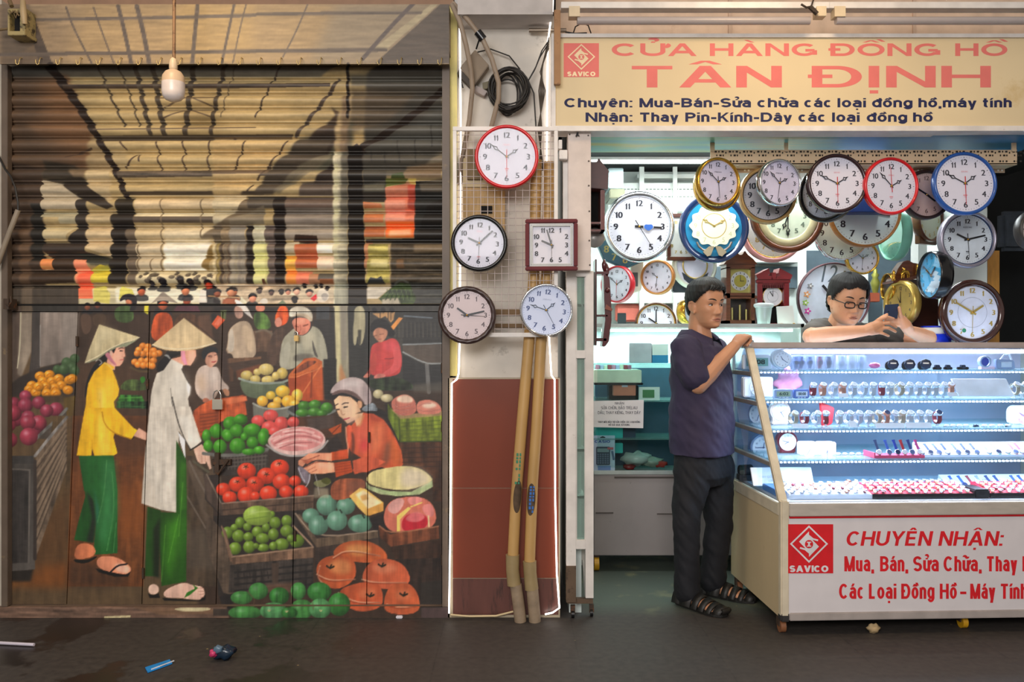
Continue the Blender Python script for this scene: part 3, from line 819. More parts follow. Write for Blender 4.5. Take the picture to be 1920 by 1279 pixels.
    # woman in yellow
    Q("""f 140 590 7.1
p 1b1818 130,1100 150,900 230,700 330,600 420,500 500,440 520,540 430,600 340,690 220,800 170,960 160,1110|sm=1
p e9a68a 430,640 440,560 490,480 560,430 650,385 668,440 665,500 675,550 650,570 650,600 640,640 600,685 540,690 530,740 440,680|sm=0,sh=(.04,0)
p f2c0a4 520,540 640,470 660,560 600,650 540,600|e=10,sm=1,a=.6
p c67a86 395,520 450,490 480,560 570,680 530,680 440,590|sm=1
p d8ac98 455,490 490,470 505,520 490,570|sm=1
p 1b1818 490,470 560,425 520,520 505,500
p 1e1a1a 320,600 390,530 430,600 380,640
s 2a2020 11 585,458 620,440 655,446
s 2a2022 16 605,482 640,484|w2=8
s c05c58 12 605,603 655,598
s c98068 6 625,555 650,568 670,560
s c98068 5 663,500 678,550 668,568
p c9b78d 325,130 870,303 800,345 640,385 480,460 300,580 130,650 150,590 200,440|n=.05,sh=(.08,-.05)
p dccfa9 340,150 560,220 500,300 420,280 260,560 200,600|e=14,a=.5
p 8b8d72 130,650 300,580 480,462 640,388 800,345 868,306 800,360 680,430 560,440 440,500 300,600 190,640
s ddd0ac 10 145,635 310,555 480,445 650,375 860,303""")
    for t in ('330,140 200,600', '330,140 400,500', '340,140 600,390', '345,138 760,330'): s('b5a47a', 4, t, a=.5)
    Q("""s b8b0a8 10 280,620 320,590 370,640 330,670
p f0b41e 140,1279 160,1050 180,920 260,760 400,630 440,650 530,700 505,740 560,880 590,990 580,1080 520,1160 540,1279|sm=0,sh=(.05,.03)
p f8d24e 300,900 480,800 520,1000 480,1279 330,1279|e=20,a=.6
p f6e08a 310,1000 350,980 370,1279 330,1279|e=8,a=.6
s c8860e 6 330,1130 350,1279|a=.6
s ddd6b8 9 385,640 440,665 510,735|a=.7
s c0a040 6 500,745 555,880 590,990 580,1080 525,1150|a=.5
f 0 780 3.996
p f0b51e 637,-60 860,-60 1000,90 1035,110 990,178 860,125 850,160 880,280 850,298 710,310 690,240 685,305 575,295 590,200|sh=(.05,.02)
p f9d650 740,-50 800,60 830,280 740,300 720,100|e=8,a=.6
s b8800e 8 765,-30 780,60 850,130 990,175
s 241d1a 8 990,175 1035,105
s d09a18 6 690,180 690,250
p e0a88e 1000,150 1040,90 1105,130 1100,185|sm=0,sh=(.05,0)
p 1f5a24 590,300 850,295 880,560 880,780 880,1030 700,1040 720,760 690,620 630,560|sh=(.08,-.02)
p 1b4a1c 600,310 630,560 690,620 720,760 700,950 555,930 580,820 640,600|sh=(-.1,0)
p 1d201a 650,560 700,640 720,800 700,950 650,940 690,760|e=5,a=.85
p 3a8048 770,330 850,320 870,700 780,1000 730,900 760,600|e=14,a=.7
p 2c6e62 700,520 740,700 730,860 715,640|e=5,a=.7""")
    for t in ('800,330 780,600 730,800', '840,420 860,700 800,1010', '870,800 850,1020'): s('5c9a58', 6, t, a=.6)
    Q("""p d27850 550,1060 580,950 700,960 725,1045 600,1080|sm=1,sh=(.1,0)
p 17140f 548,1070 640,1085 728,1045 725,1065 640,1110 560,1098|sm=1
p e08c68 720,1120 735,1050 870,1050 985,1130 975,1180 900,1190 780,1160|sm=1,sh=(.12,0)
p f0c0a8 860,1090 980,1130 950,1180 860,1160|e=4,sm=1,a=.7
p 15120f 712,1140 830,1170 940,1190 980,1165 960,1205 860,1205 740,1172
s 1c1618 13 830,1168 880,1120 950,1110""")
    # woman in white
    Q("""f 270 590 7.1
p e8a68a 360,590 490,560 500,480 690,470 695,550 680,580 660,620 620,680 560,670 520,680 460,640|sh=(.06,0)
p f2bfa6 580,500 680,500 670,600 610,660|e=8,a=.6
p e58aa0 488,480 545,480 550,560 580,672 540,665 500,600|sm=0
p f4b4c4 500,490 520,490 540,600 560,665 530,640|e=3,a=.7
p 1a1719 310,480 490,490 480,530 380,570 350,600 340,680 260,750 200,770 165,740 190,640 270,560
p 8a8884 260,545 310,520 355,580 345,600 310,560|sm=1
p d3b98e 530,45 970,380 880,410 760,450 600,480 440,485 300,475 180,440 105,405|n=.05,sh=(0,.05)
p e2cda6 480,120 560,90 600,300 420,300|e=24,a=.4
p c9a673 180,420 500,440 900,390 600,470 300,465|e=12,a=.5
s e6d6b4 12 110,402 280,445 450,462 640,450 820,415 960,378""")
    for i in range(7): s('bda175', 4, [(530-60*i, 60+48*i), (530, 70+58*i), (530+62*i, 60+46*i)], a=.35)
    Q("""s 2a2320 9 560,50 800,210 960,370|a=.7
p d8cdbd 130,900 170,780 260,740 365,590 520,670 500,740 560,860 620,960 610,1060 585,1120 610,1279 72,1279 100,1020|n=.04,sh=(.02,0)
p e8e0d4 350,800 500,750 570,900 580,1100 400,1100|e=20,a=.6
p f0ece8 560,880 620,960 600,1080 570,1000|e=4,a=.8
s 3c3632 7 500,720 560,850 600,920
s 4a4440 7 355,980 365,1130 395,1279
p efe6d8 370,600 510,670 490,720 380,650|e=4,a=.6
f 0 780 3.996
p d8ccbc 1122,-70 1425,-70 1510,190 1430,255 1340,110 1330,500 1335,725 1210,705 1060,655 1085,300|n=.05,sh=(.02,0)
p e9e2d6 1330,0 1410,0 1500,190 1430,240|e=6,a=.6
p c3b4a2 1070,500 1130,480 1200,690 1070,650|e=10,a=.5
s 3a342f 8 1290,-140 1330,40 1380,170 1430,255
p e8e8ea 1335,120 1385,180 1390,330 1345,180
s 1e1a18 9 1425,255 1515,205""")
    for i in range(6): s('ece5da', 5, [(1140+i*34, 40), (1135+i*36, 650)], a=.35)
    Q("""p e6b8a0 1450,250 1510,210 1570,290 1585,395 1570,400 1545,340 1540,360 1505,360 1480,340|sm=0
s b88470 4 1510,300 1512,350
s b88470 4 1535,300 1540,345
p 214c10 1320,180 1395,330 1400,720 1395,1240 1210,1275 1185,720 1320,725|sh=(.06,0)
p 1f4412 1105,680 1205,710 1185,1200 1085,1200|sh=(-.1,0)
p 141a0e 1150,850 1200,760 1195,1220 1150,1200|e=5,a=.8
p 4b9a1e 1230,800 1330,760 1380,700 1350,1000 1240,1260|e=18,a=.6
p 3e7a1c 1340,320 1390,360 1390,700 1340,700|e=6,a=.6""")
    for t in ('1240,820 1210,1240', '1340,740 1260,1100', '1370,500 1340,900'): s('6cb03c', 6, t, a=.45)
    Q("""f 0 1050 3.996
p e8bfa8 1115,250 1110,200 1150,175 1190,200 1190,245 1150,262|sm=1
p 16110e 1110,250 1150,265 1190,250 1200,285 1120,285
p e7b8a2 1220,250 1260,210 1380,165 1440,190 1530,200 1535,290 1490,302 1350,285 1240,285|sm=1,sh=(.05,-.05)
p 13100d 1215,285 1350,292 1490,305 1540,260 1540,300 1490,312 1230,305
p 2c6a1a 1380,285 1400,245 1460,215 1445,185 1485,210 1420,265""")
    for i in range(4): s('a87462', 4, [(1478+i*8, 215+i*22), (1528, 212+i*22)])
    # baskets
    Q("""f 400 500 3.996""")
    for x, y, rx, ry, c in ((250, 815, 46, 36, 'c3ab62'), (330, 790, 30, 26, 'c9b268'), (395, 770, 56, 44, 'd4bc72'), (515, 800, 42, 42, 'c8ac58'), (315, 845, 40, 32, 'cdb569'), (410, 850, 50, 32, 'd0b86c'), (468, 820, 30, 32, 'cfb465')): b(c, x, y, rx, ry, .4, .55)
    Q("""p 5e6850 190,840 290,870 400,880 555,860 530,960 440,990 290,990 220,950|sm=1,sh=(0,-.12)
s 8d968a 16 192,838 280,868 400,876 520,868 556,852
p a8451e 560,830 600,790 680,690 760,680 815,710 820,1000 700,1010 570,980|sh=(.03,0)
p c25a2c 700,780 810,730 830,1000 790,1000|e=4,a=.7
p c4622f 555,820 620,750 690,690 760,685 815,715 810,750 700,790 620,820 580,830|sm=1
p 6a3420 590,800 650,740 720,700 790,710 690,770 630,800|sm=1,n=.25
s e0804a 10 810,740 700,900 640,1000|a=.7
s 7a3216 12 740,780 730,980|a=.8
s d87a48 8 570,830 620,830 690,800 760,780 810,750
p 211f1d 820,690 920,690 900,1000 830,990|e=2""")
    for x, y, rx, ry, c in ((430, 965, 36, 32, 'd9b23c'), (520, 935, 54, 44, 'e6b63a'), (628, 965, 42, 48, 'e8ba48'), (368, 1008, 42, 40, 'e0a838'), (480, 1005, 32, 30, 'e0ae3e'), (565, 1010, 54, 46, 'e4a92e'), (455, 1045, 50, 32, 'dca83a'), (610, 1030, 40, 30, 'e2ae3c')): b(c, x, y, rx, ry, .45, .5)
    Q("""p 6e6c62 295,1020 330,1050 470,1075 600,1040 560,1130 300,1130
s 97978c 14 298,1025 360,1058 470,1072 600,1045
p 3c3a38 555,1080 570,1050 700,1010 880,1020 915,1070 860,1120 700,1140 590,1120|sm=1
s 70746f 20 560,1085 600,1112 700,1128 840,1115 910,1080""")
    for x, y, rx, ry in ((680, 1045, 46, 38), (762, 1035, 46, 36), (850, 1060, 46, 42), (668, 1095, 52, 30), (760, 1090, 54, 34), (815, 1100, 40, 26)): b('3f7a22', x, y, rx, ry, .35, .7)
    Q("""p 4a2c1c 560,1125 900,1110 920,1279 600,1279|e=2
p 4a3a33 700,1140 900,1110 910,1200 720,1240|e=3
p b04a1c 860,1220 960,1175 960,1240 900,1260
s 6a2a12 7 890,1250 950,1190""")
    for x, y, rx, ry in ((335, 1155, 50, 42), (430, 1115, 56, 44), (420, 1205, 58, 50), (510, 1175, 52, 52), (600, 1165, 44, 40), (460, 1235, 44, 36)): b('cf4a44', x, y, rx, ry, .35, .5)
    for x, y, rx, ry in ((130, 1170, 56, 48), (210, 1150, 46, 38), (175, 1225, 52, 46), (285, 1235, 66, 56), (20, 1235, 50, 50), (105, 1255, 44, 42), (380, 1250, 36, 40)): b('3f8a1c', x, y, rx, ry, .3, .65)
    Q("""p c0b8a8 1200,930 1240,930 1240,970 1200,970|e=2""")
    b('b9ab84', 1235, 955, 38, 34, .3)
    b('bfb088', 1300, 985, 46, 30, .3)
    Q("""f 400 780 3.198
p 3a312c 0,160 340,190 320,340 60,360 0,340""")
    for i in range(15): s('554b44', 7, [(20+i*21, 232), (30+i*20, 320)])
    for i in range(4): s('5d534b', 7, [(10, 245+i*22), (325-i*4, 215+i*24)])
    Q("""s 6a6862 20 -60,225 60,240 200,230 325,200""")
    for x, y, rx, ry in ((95, 48, 36, 36), (165, 20, 40, 32), (20, 90, 32, 44), (-40, 120, 28, 40), (90, 120, 34, 34), (140, 90, 42, 38), (235, 85, 50, 40), (300, 130, 34, 46), (40, 185, 40, 44), (145, 180, 48, 48), (235, 160, 36, 36), (185, 125, 22, 24), (215, 215, 44, 20), (275, 205, 34, 24), (-30, 180, 30, 36)): b('3f8c1a', x, y, rx, ry, .3, .7)
    Q("""p 3a2c28 330,200 500,230 680,180 700,300 520,340 350,300|e=2
p d9b0a8 318,165 345,110 430,70 560,60 650,90 680,150 640,205 520,240 400,230|sm=1
p d68a86 335,160 360,110 440,75 560,65 640,95 670,140 620,190 500,215 400,205|sm=1""")
    for t in ('360,150 440,110 560,100 640,130', '380,175 480,140 580,140 640,160', '370,190 460,170 560,180', '420,95 520,80 600,100', '345,140 400,120'): s('f0bcb4', 12, t, a=.8); 
    for t in ('370,165 450,125 560,118 630,145', '400,190 490,160 590,160', '430,105 520,92 590,112'): s('a85a5a', 7, t, a=.8)
    Q("""s a49c98 12 320,175 400,232 520,245 640,208 685,150
p 2c211d 680,170 740,110 790,210 700,260|e=3
p 2a211c 600,330 760,330 740,430 600,480|e=3""")
    # crates
    Q("""p 3a2d26 0,430 480,330 600,470 600,640 0,640
p 2f2622 -50,360 30,350 40,600 -50,500""")
    for x, y, rx in ((200, 330, 56), (398, 310, 56), (145, 410, 52), (318, 360, 56), (250, 410, 54), (410, 395, 54), (490, 390, 36), (60, 440, 44), (98, 490, 44), (200, 475, 56), (330, 465, 52), (435, 455, 42), (525, 455, 46), (250, 480, 30)): b('d83c20', x, y, rx, rx*.88, .4, .6)
    for x, y in ((195, 305), (395, 285), (145, 395), (245, 400), (320, 350)):
        for a_ in range(5): s('2c2a16', 4, [(x, y), (x+15*math.cos(a_*1.26+.3), y+12*math.sin(a_*1.26+.3))])
    Q("""p 5c4638 50,530 600,480 600,560 60,610|n=.14
s 8a7262 8 50,525 600,478
s 3a2a22 6 55,565 600,515
p 463830 -60,340 0,410 50,525 60,610 -40,500|n=.1
s 7a6a5c 8 -40,350 45,520
p 2c2521 0,600 600,560 600,1060 30,1080
p 57473a 40,670 130,860 130,1080 60,1060 -20,850 -60,560|n=.12""")
    for x, y, rx, ry in ((160, 640, 30, 34), (85, 700, 34, 36), (150, 720, 36, 38), (205, 665, 26, 26), (265, 695, 34, 34), (315, 670, 24, 30), (370, 640, 34, 36), (440, 630, 32, 36), (440, 690, 38, 36), (360, 710, 32, 36), (295, 735, 40, 32), (500, 750, 44, 40), (410, 770, 44, 36), (300, 790, 36, 24), (130, 795, 38, 38), (215, 785, 36, 38), (210, 725, 30, 28), (360, 780, 26, 26), (125, 670, 22, 22), (350, 590, 20, 20), (255, 780, 20, 18), (465, 735, 24, 24)): b('6d8a2c', x, y, rx, ry, .35, .7)
    b('8ea842', 265, 598, 86, 60, .3, .5)
    Q("""s b0c468 8 190,600 260,575 340,570|a=.6
s 5f7a2a 6 200,620 270,610 345,600|a=.6
p 6d5240 45,650 75,690 115,845 600,785 600,850 120,890 100,870|n=.14
s 9a7a62 9 110,845 600,787
s 8a6c58 9 50,665 112,845
s 9a7c66 10 480,660 600,785
p 3b332e 100,895 600,850 600,1060 90,1060|n=.15""")
    for i in range(4): s('1f1c1b', 12, [(130, 940+i*36), (590, 890+i*40)], a=.75)
    for i in range(7): s('26201e', 6, [(145+i*36, 935), (150+i*36, 975)])
    Q("""p 4a3a30 345,880 390,876 385,1000 350,1000|e=2
p 6a4a38 320,1010 480,1000 480,1060 200,1060|e=5,a=.7
p 231e1d 30,1080 120,1060 110,1160 60,1160|e=2
p 332a25 490,600 600,560 1000,680 1000,800 610,800
p 63503f 490,590 520,590 620,735 985,690 990,730 620,790 600,760|n=.12
s 9a8470 8 492,585 612,735 985,688
p 3c2f28 610,790 990,735 1000,860 700,880 610,930|n=.12""")
    for x, y, rx, ry in ((585, 600, 52, 46), (680, 535, 62, 62), (795, 540, 56, 52), (630, 655, 60, 60), (742, 628, 62, 60), (880, 645, 74, 54)): b('5f8a72', x, y, rx, ry, .4, .6, -.3, -.25)
    for x, y in ((735, 490), (820, 495), (670, 620), (770, 580), (905, 610)): s('20281e', 9, [(x, y), (x-10, y-16)])
    # seller in orange-red
    Q("""f 540 690 5.117
p 1e1817 700,400 900,360 1100,640 1110,900 900,980 760,960|sm=1,e=2
p c4512e 600,560 720,430 820,440 920,500 1010,620 1090,800 1105,920 1080,960 960,980 900,950 640,1020 620,980 700,860 600,800 560,680|sm=0,sh=(.03,0)
p e0604a 620,600 760,440 790,700 740,860 650,760|e=14,a=.8
p d8303c 690,720 760,660 770,780 700,790|e=10,a=.7
p ea8054 780,560 920,500 900,760 780,850|e=14,a=.7
p c8602c 980,620 1090,820 1100,920 1000,950 960,760|e=8,a=.8
p 7a4a34 930,720 980,700 970,880 910,960 900,880|e=8,a=.8
p a03c28 780,440 920,490 860,520 800,500|e=5,a=.7
p d85838 550,560 610,540 620,640 560,880 575,700|sm=1
p 5a2c1e 600,600 640,640 640,820 590,860 620,720|sm=1,e=3,a=.8
s e89a78 14 555,570 560,680 580,780 570,860|a=.7
p b9481c 410,810 570,780 580,870 420,890
p d8502a 480,790 570,785 570,850 480,860|e=5,a=.7
p d05a3a 620,890 780,840 940,900 760,1000 630,1000|sm=0
p b2431b 440,910 600,890 620,1000 460,1050|sm=0""")
    for i in range(4): s('7c2c10', 7, [(455, 930+i*26), (605, 905+i*26)], a=.6)
    Q("""p ee9a76 100,890 200,820 300,815 420,815 420,895 300,880 180,900 140,950 100,930|sm=0,sh=(0,-.05)
p f2a27c 145,960 270,895 440,910 450,1000 340,1015 220,1015 180,990|sm=0
p f6c0a0 280,900 430,920 430,960 290,960|e=6,a=.6
s 8a4030 7 125,880 170,890 250,860 300,840
s 8a4030 6 150,960 200,940 270,900 380,905
s a85a40 5 190,985 260,950
s a85a40 5 220,1005 280,975
p b05a40 130,890 200,880 250,870 180,920|e=2
p 171315 410,260 480,230 620,260 720,330 720,400 640,420 460,400 430,330|sm=1
p e9b890 440,310 490,265 600,280 660,330 700,420 640,440 720,430 700,520 660,560 640,500 570,535 530,490 490,460 460,390|sm=0,sh=(-.03,0)
p f2d0b0 470,290 590,290 640,360 600,500 560,500 480,380|e=12,a=.6
p d8a078 665,310 710,320 715,370 690,395 670,370|sm=1
p e8a676 640,500 720,440 700,540 670,560|e=4,a=.8
p cc9a90 560,500 640,470 640,510 580,535|e=6,a=.6
s 2a1e1e 9 520,350 545,335 580,336
s 2a1e1e 9 452,360 480,345
s 241a1a 16 540,378 570,372|w2=10
s 241a1a 12 468,400 490,398
s b03a4c 16 540,494 565,488 590,478|w2=8
s a8745a 6 505,400 515,440 530,455 545,440
p b7a3a0 400,250 420,190 480,130 560,95 640,88 720,110 790,200 805,300 790,350 740,360 720,320 640,240 560,215 450,235|sm=1,sh=(0,.04)
p dcd0cc 470,180 560,120 660,115 720,160 640,170 540,170|e=10,sm=1,a=.8
p 6e5450 410,260 460,215 560,205 660,240 740,340 720,330 620,262 520,235 440,262|sm=1,a=.9
p 8c7a7c 720,160 780,220 800,320 760,350|e=8,a=.7
p 8d949c 700,390 760,350 830,330 870,420 800,410 730,420|sm=1,n=.15
p c8784a 650,540 690,560 720,450 740,450 690,570|a=.8
p 9a8fa0 90,930 150,960 220,1020 210,1100 160,1120 100,1020|sm=1,a=.7,n=.15
s d8d4dc 8 100,960 130,1040 160,1090|a=.7
s cfcbd2 10 210,1020 200,1100 170,1140|a=.7
s cfcbd2 8 260,1020 280,1100 300,1220|a=.7
p 8a8a5a 220,1090 400,1060 420,1110 300,1160|sm=1,a=.8
p 4a4a1a 300,1080 370,1045 420,1080 380,1130|sm=1
p b5a68a 250,1140 380,1150 390,1240 240,1240|e=4,a=.6
p 9a5032 400,1150 460,1070 600,1055 745,1070 740,1180 600,1250 420,1279|sm=1,n=.12
p 7a4a38 560,1070 745,1070 740,1150 560,1200|e=8,a=.7""")
    # right side: meat, crate, slab, buns
    Q("""p 201a18 930,330 990,360 1080,700 1010,640 940,480|e=4
p 5c6a1e 955,340 1075,480 1065,705 960,480|n=.15
p 6f7c22 1070,480 1500,450 1500,700 1075,710|n=.16,sh=(0,-.08)
p a98a5c 990,400 1080,490 1500,455 1470,400 1200,440|a=.9""")
    for i in range(5): s('46541a', 8, [(1085, 530+i*36), (1490, 500+i*40)], a=.6)
    Q("""s 39461a 10 1068,490 1075,710 1500,700|sm=0
p c4705e 985,350 1010,290 1120,245 1210,290 1235,380 1220,440 1110,465 1020,430|sm=1
p efc9ae 1030,290 1130,250 1210,300 1180,340 1060,330|sm=1,e=3
p cf7c68 1235,330 1300,305 1400,310 1470,370 1470,440 1300,450 1235,430|sm=1
p f0cdb4 1260,350 1380,320 1440,360 1330,390|sm=1,e=4""")
    for t in ('1000,350 1060,380 1160,370 1225,340', '1010,400 1100,410 1220,390', '1060,450 1130,440', '1240,400 1330,420 1460,400', '1250,370 1300,340 1370,340'): s('8e2f28', 8, t, a=.8); s('f3dcc8', 5, t, a=.5)
    Q("""p 4a2c1c 1060,715 1500,710 1500,1279 1390,1279 1390,1040 1280,950 1110,930 1090,800|n=.16""")
    for i in range(5): s('2c1a12', 10, [(1100, 770+i*46), (1470, 760+i*46)], a=.6)
    Q("""p b6bf8c 745,1090 780,1130 950,1180 1180,1190 1385,1080 1390,1140 1260,1215 1050,1230 880,1210 760,1160|sm=0,n=.08
p 8fb070 800,1150 1000,1190 1200,1190 1370,1110 1370,1140 1200,1210 1000,1220|e=5,a=.5
p d9c988 745,1060 800,990 940,960 1120,935 1280,965 1390,1060 1380,1090 1180,1175 960,1165 780,1120|sm=1
p d8c6b0 1060,1050 1110,940 1280,965 1385,1060 1300,1130 1100,1160|e=12,sm=1,a=.8
f 400 780 3.198
p e8b860 815,480 880,430 915,440 1020,520 920,600 870,550
p f4dcae 850,470 900,445 1010,520 930,560|e=3,a=.9
p c98a3a 880,480 920,470 930,500 890,510|e=3,a=.7
p e0a04a 920,560 1020,520 1020,570 930,600
p 241c1a 930,610 1020,580 1050,700 960,680|e=2
p d0705a 1020,600 1040,530 1100,490 1250,480 1330,540 1340,660 1200,700 1080,700 1030,660|sm=1
p e0a096 1030,560 1090,490 1160,500 1100,600|sm=1
p e28a80 1150,490 1240,482 1260,510 1190,545|sm=1
p d98078 1240,540 1310,520 1330,600 1280,610|sm=1
p c21f30 1130,620 1180,580 1280,590 1290,660 1210,700 1130,690|sm=1
p e07a78 1130,620 1210,560 1280,600 1220,640|sm=1,e=2,a=.8
p f0cc6a 1100,600 1170,545 1185,555 1120,620 1120,700 1100,700
s f0cc6a 8 1185,545 1250,520
s f4d8a0 8 1290,600 1295,680
p 6d3c26 990,660 1060,710 1350,660 1355,735 1065,785 1000,730|n=.14
s a0684a 8 995,660 1060,708 1350,662
p 38241a 1060,790 1380,740 1380,860 1100,870|n=.15
p 2e211b 1090,860 1380,850 1380,1140 1240,1140|n=.15""")
    for pts, c in (('700,840 760,760 900,740 1000,780 1050,840 1030,880 850,880', 'b4552c'), ('610,920 650,850 760,830 850,860 860,980 740,1050 640,1000', 'b3522c'), ('890,950 940,870 1040,850 1150,890 1195,1010 1040,1050 900,1000', 'c25a38'), ('730,1050 860,1000 980,990 1020,1060 1010,1160 830,1180', 'bc5430'), ('1020,1100 1060,1010 1160,990 1230,1060 1245,1190 1030,1190', 'c05a34')):
        p(c, pts, sm=1, sh=(.06, .04)); p('6e2c16', pts, sm=1, a=.0)
    Q("""p d89a58 760,780 900,760 960,800 860,850|e=8,sm=1,a=.7
p d98f56 680,880 760,850 830,880 820,950 700,940|e=8,sm=1,a=.7
p d8825e 930,900 1040,870 1120,920 1000,950|e=8,sm=1,a=.7
p d07850 860,1040 960,1020 980,1080 880,1100|e=8,sm=1,a=.6
p d07850 1080,1050 1160,1030 1200,1090 1100,1110|e=8,sm=1,a=.6""")
    for t in ('620,950 700,990 850,980', '640,900 620,980 700,1030', '890,980 960,1000 1160,1000', '720,850 800,800 1000,840', '750,1060 850,1120 1000,1120', '1040,1130 1120,1150 1230,1140'): s('f0c4a4', 8, t, a=.55); s('6e2814', 8, t.replace('0 ', '8 '), a=.45)
    for x, y in ((700, 915), (1010, 905), (940, 1085), (1140, 1080)):
        s('211c10', 11, [(x-20, y-15), (x, y), (x+22, y-12)]); s('211c10', 9, [(x, y), (x+8, y-22)])
    for x, y, rx, ry in ((170, 1090, 66, 40), (270, 1050, 58, 50), (395, 1080, 60, 52), (510, 1050, 46, 52), (635, 1055, 72, 58), (755, 1130, 66, 70), (190, 1180, 100, 40), (360, 1170, 80, 52), (530, 1160, 70, 60), (640, 1155, 66, 60), (455, 1180, 50, 34)): b(('4f8a52', '4a7e4a', '3f7a3a', '2f6b2c')[int(x) % 4], x, y, rx, ry, .22, .65, -.3, -.3, .12)
    for t in ('210,1060 250,1100 240,1130', '470,1060 465,1120', '590,1100 600,1160'): s('6a4a34', 5, t, a=.6)
    for x, y in ((335, 1165), (440, 1170), (645, 1165)): s('c8b880', 6, [(x-6, y), (x, y+8), (x+6, y)])
    Q("""p 2a2723 1240,1000 1390,980 1390,1200 1240,1200|e=3,a=.7""")
    # door frame edge right and threshold strip
    Q("""f 0 0 1
p 4a3a33 830,540 845,540 845,1160 830,1160
p 6d5344 0,1134 425,1137 430,1162 0,1162|n=.12,kind=0
p 7a5a40 250,1138 330,1138 400,1142 410,1150 300,1152|e=2,a=.6
p d8c79a 320,1140 398,1139 390,1146 340,1147|sm=1
p 3a3029 400,1142 428,1142 428,1155 400,1155
p c9b98c 195,1156 245,1154 245,1158 195,1160
p 4b3a38 790,1140 840,1140 840,1160 790,1160""")
# ---------------------------------------------------------------- setting
def floor_mat():
    m = bpy.data.materials.new('street_tiles'); m.use_nodes = True; nt = m.node_tree; N = nt.nodes; L = nt.links; b = N['Principled BSDF']
    tc = N.new('ShaderNodeTexCoord'); mp = N.new('ShaderNodeMapping'); L.new(tc.outputs['Object'], mp.inputs[0])
    mp.inputs['Location'].default_value = (.32, .02, 0)
    br = N.new('ShaderNodeTexBrick'); br.offset = 0; br.inputs['Scale'].default_value = 1; br.inputs['Brick Width'].default_value = .6; br.inputs['Row Height'].default_value = .45
    br.inputs['Mortar Size'].default_value = .0035; br.inputs['Color1'].default_value = lin('37322f')+[1]; br.inputs['Color2'].default_value = lin('332e2c')+[1]; br.inputs['Mortar'].default_value = lin('2b2725')+[1]
    L.new(mp.outputs[0], br.inputs[0])
    def nz(s, d, lo, hi, st=None):
        n = N.new('ShaderNodeTexNoise'); n.inputs['Scale'].default_value = s; n.inputs['Detail'].default_value = d; L.new(tc.outputs['Object'], n.inputs[0])
        r = N.new('ShaderNodeValToRGB'); r.color_ramp.elements[0].position = lo; r.color_ramp.elements[1].position = hi; L.new(n.outputs[0], r.inputs[0]); return r.outputs[0]
    def mix(f, a, col, ty='MIX'):
        x = N.new('ShaderNodeMixRGB'); x.blend_type = ty; L.new(f, x.inputs[0]); L.new(a, x.inputs[1]); x.inputs[2].default_value = lin(col)+[1]; return x.outputs[0]
    sp = N.new('ShaderNodeSeparateXYZ'); L.new(tc.outputs['Object'], sp.inputs[0])
    def step(o, lo, hi):
        r = N.new('ShaderNodeMapRange'); r.inputs[1].default_value = lo; r.inputs[2].default_value = hi; r.clamp = True; L.new(o, r.inputs[0]); return r.outputs[0]
    def mul(a, c):
        x = N.new('ShaderNodeMath'); x.operation = 'MULTIPLY'; L.new(a, x.inputs[0]); L.new(c, x.inputs[1]); return x.outputs[0]
    c = mix(nz(30, 6, .35, .8), br.outputs[0], '453f3a')
    wet = mul(nz(2.6, 5, .52, .56), step(sp.outputs[0], -.6, -1.1))
    c = mix(wet, c, '221d1a')
    grn = mul(step(sp.outputs[1], 4.12, 4.32), step(sp.outputs[0], .3, .42))      # the shop's own grey-green tiles
    c = mix(grn, c, '4c544b')
    c = mix(mul(grn, nz(5, 12, .56, .7)), c, '77775a')
    # flecks of pale paint and litter trodden in
    vo = N.new('ShaderNodeTexVoronoi'); vo.inputs['Scale'].default_value = 9; L.new(tc.outputs['Object'], vo.inputs[0])
    r = N.new('ShaderNodeValToRGB'); r.color_ramp.elements[0].position = .03; r.color_ramp.elements[0].color = (1, 1, 1, 1); r.color_ramp.elements[1].position = .05; r.color_ramp.elements[1].color = (0, 0, 0, 1); L.new(vo.outputs['Distance'], r.inputs[0])
    c = mix(mul(r.outputs[0], nz(3, 2, .5, .55)), c, '9a875c')
    L.new(c, b.inputs['Base Color'])
    rr = N.new('ShaderNodeMapRange'); rr.inputs[3].default_value = .62; rr.inputs[4].default_value = .3; L.new(wet, rr.inputs[0]); L.new(rr.outputs[0], b.inputs['Roughness'])
    return m
fl = MB(); fl.box(-7, 7, -4, 8, -.1, 0); struct('floor', fl, floor_mat())
M_beige = mat('cream_wall_paint', 'cfb39a', .6, spots=('a98a70', 3, .62))
M_brownwall = mat('brown_wall_paint', '97745a', .6)
M_pill = mat('grey_plaster', 'c9c2b8', .7, scale=5, spots=('7d746a', 6, .6), bump=.1)
M_dark = mat('dark_gap', '0d0b0a', .9)
M_white = mat('white_painted_steel', 'd6d0ca', .4, spots=('8d7a68', 18, .66))
M_whitep = mat('white_paint', 'dcdcd8', .45, var=.04)
M_iron = mat('rusty_iron', '4a3b30', .7, .4, spots=('7a4a2a', 30, .55))
w = MB(); w.pbox(-300, 850, -260, 60, 4.5, 4.6); struct('wall_front', w, M_brownwall)
w = MB(); w.pbox(1035, 2300, -260, 76, 4.32, 4.42); wf = struct('wall_sign', w, M_beige)
t = MB(); t.pbox(1366, 1373, -80, 66, 4.31, 4.325); t.pbox(1712, 1718, -80, 66, 4.31, 4.325); obj('batten', t, mat('batten_paint', 'c0a48d', .6), wf)
w = MB(); w.pbox(1036, 1042, -80, 30, 4.2, 4.5); struct('trim_1', w, M_dark)
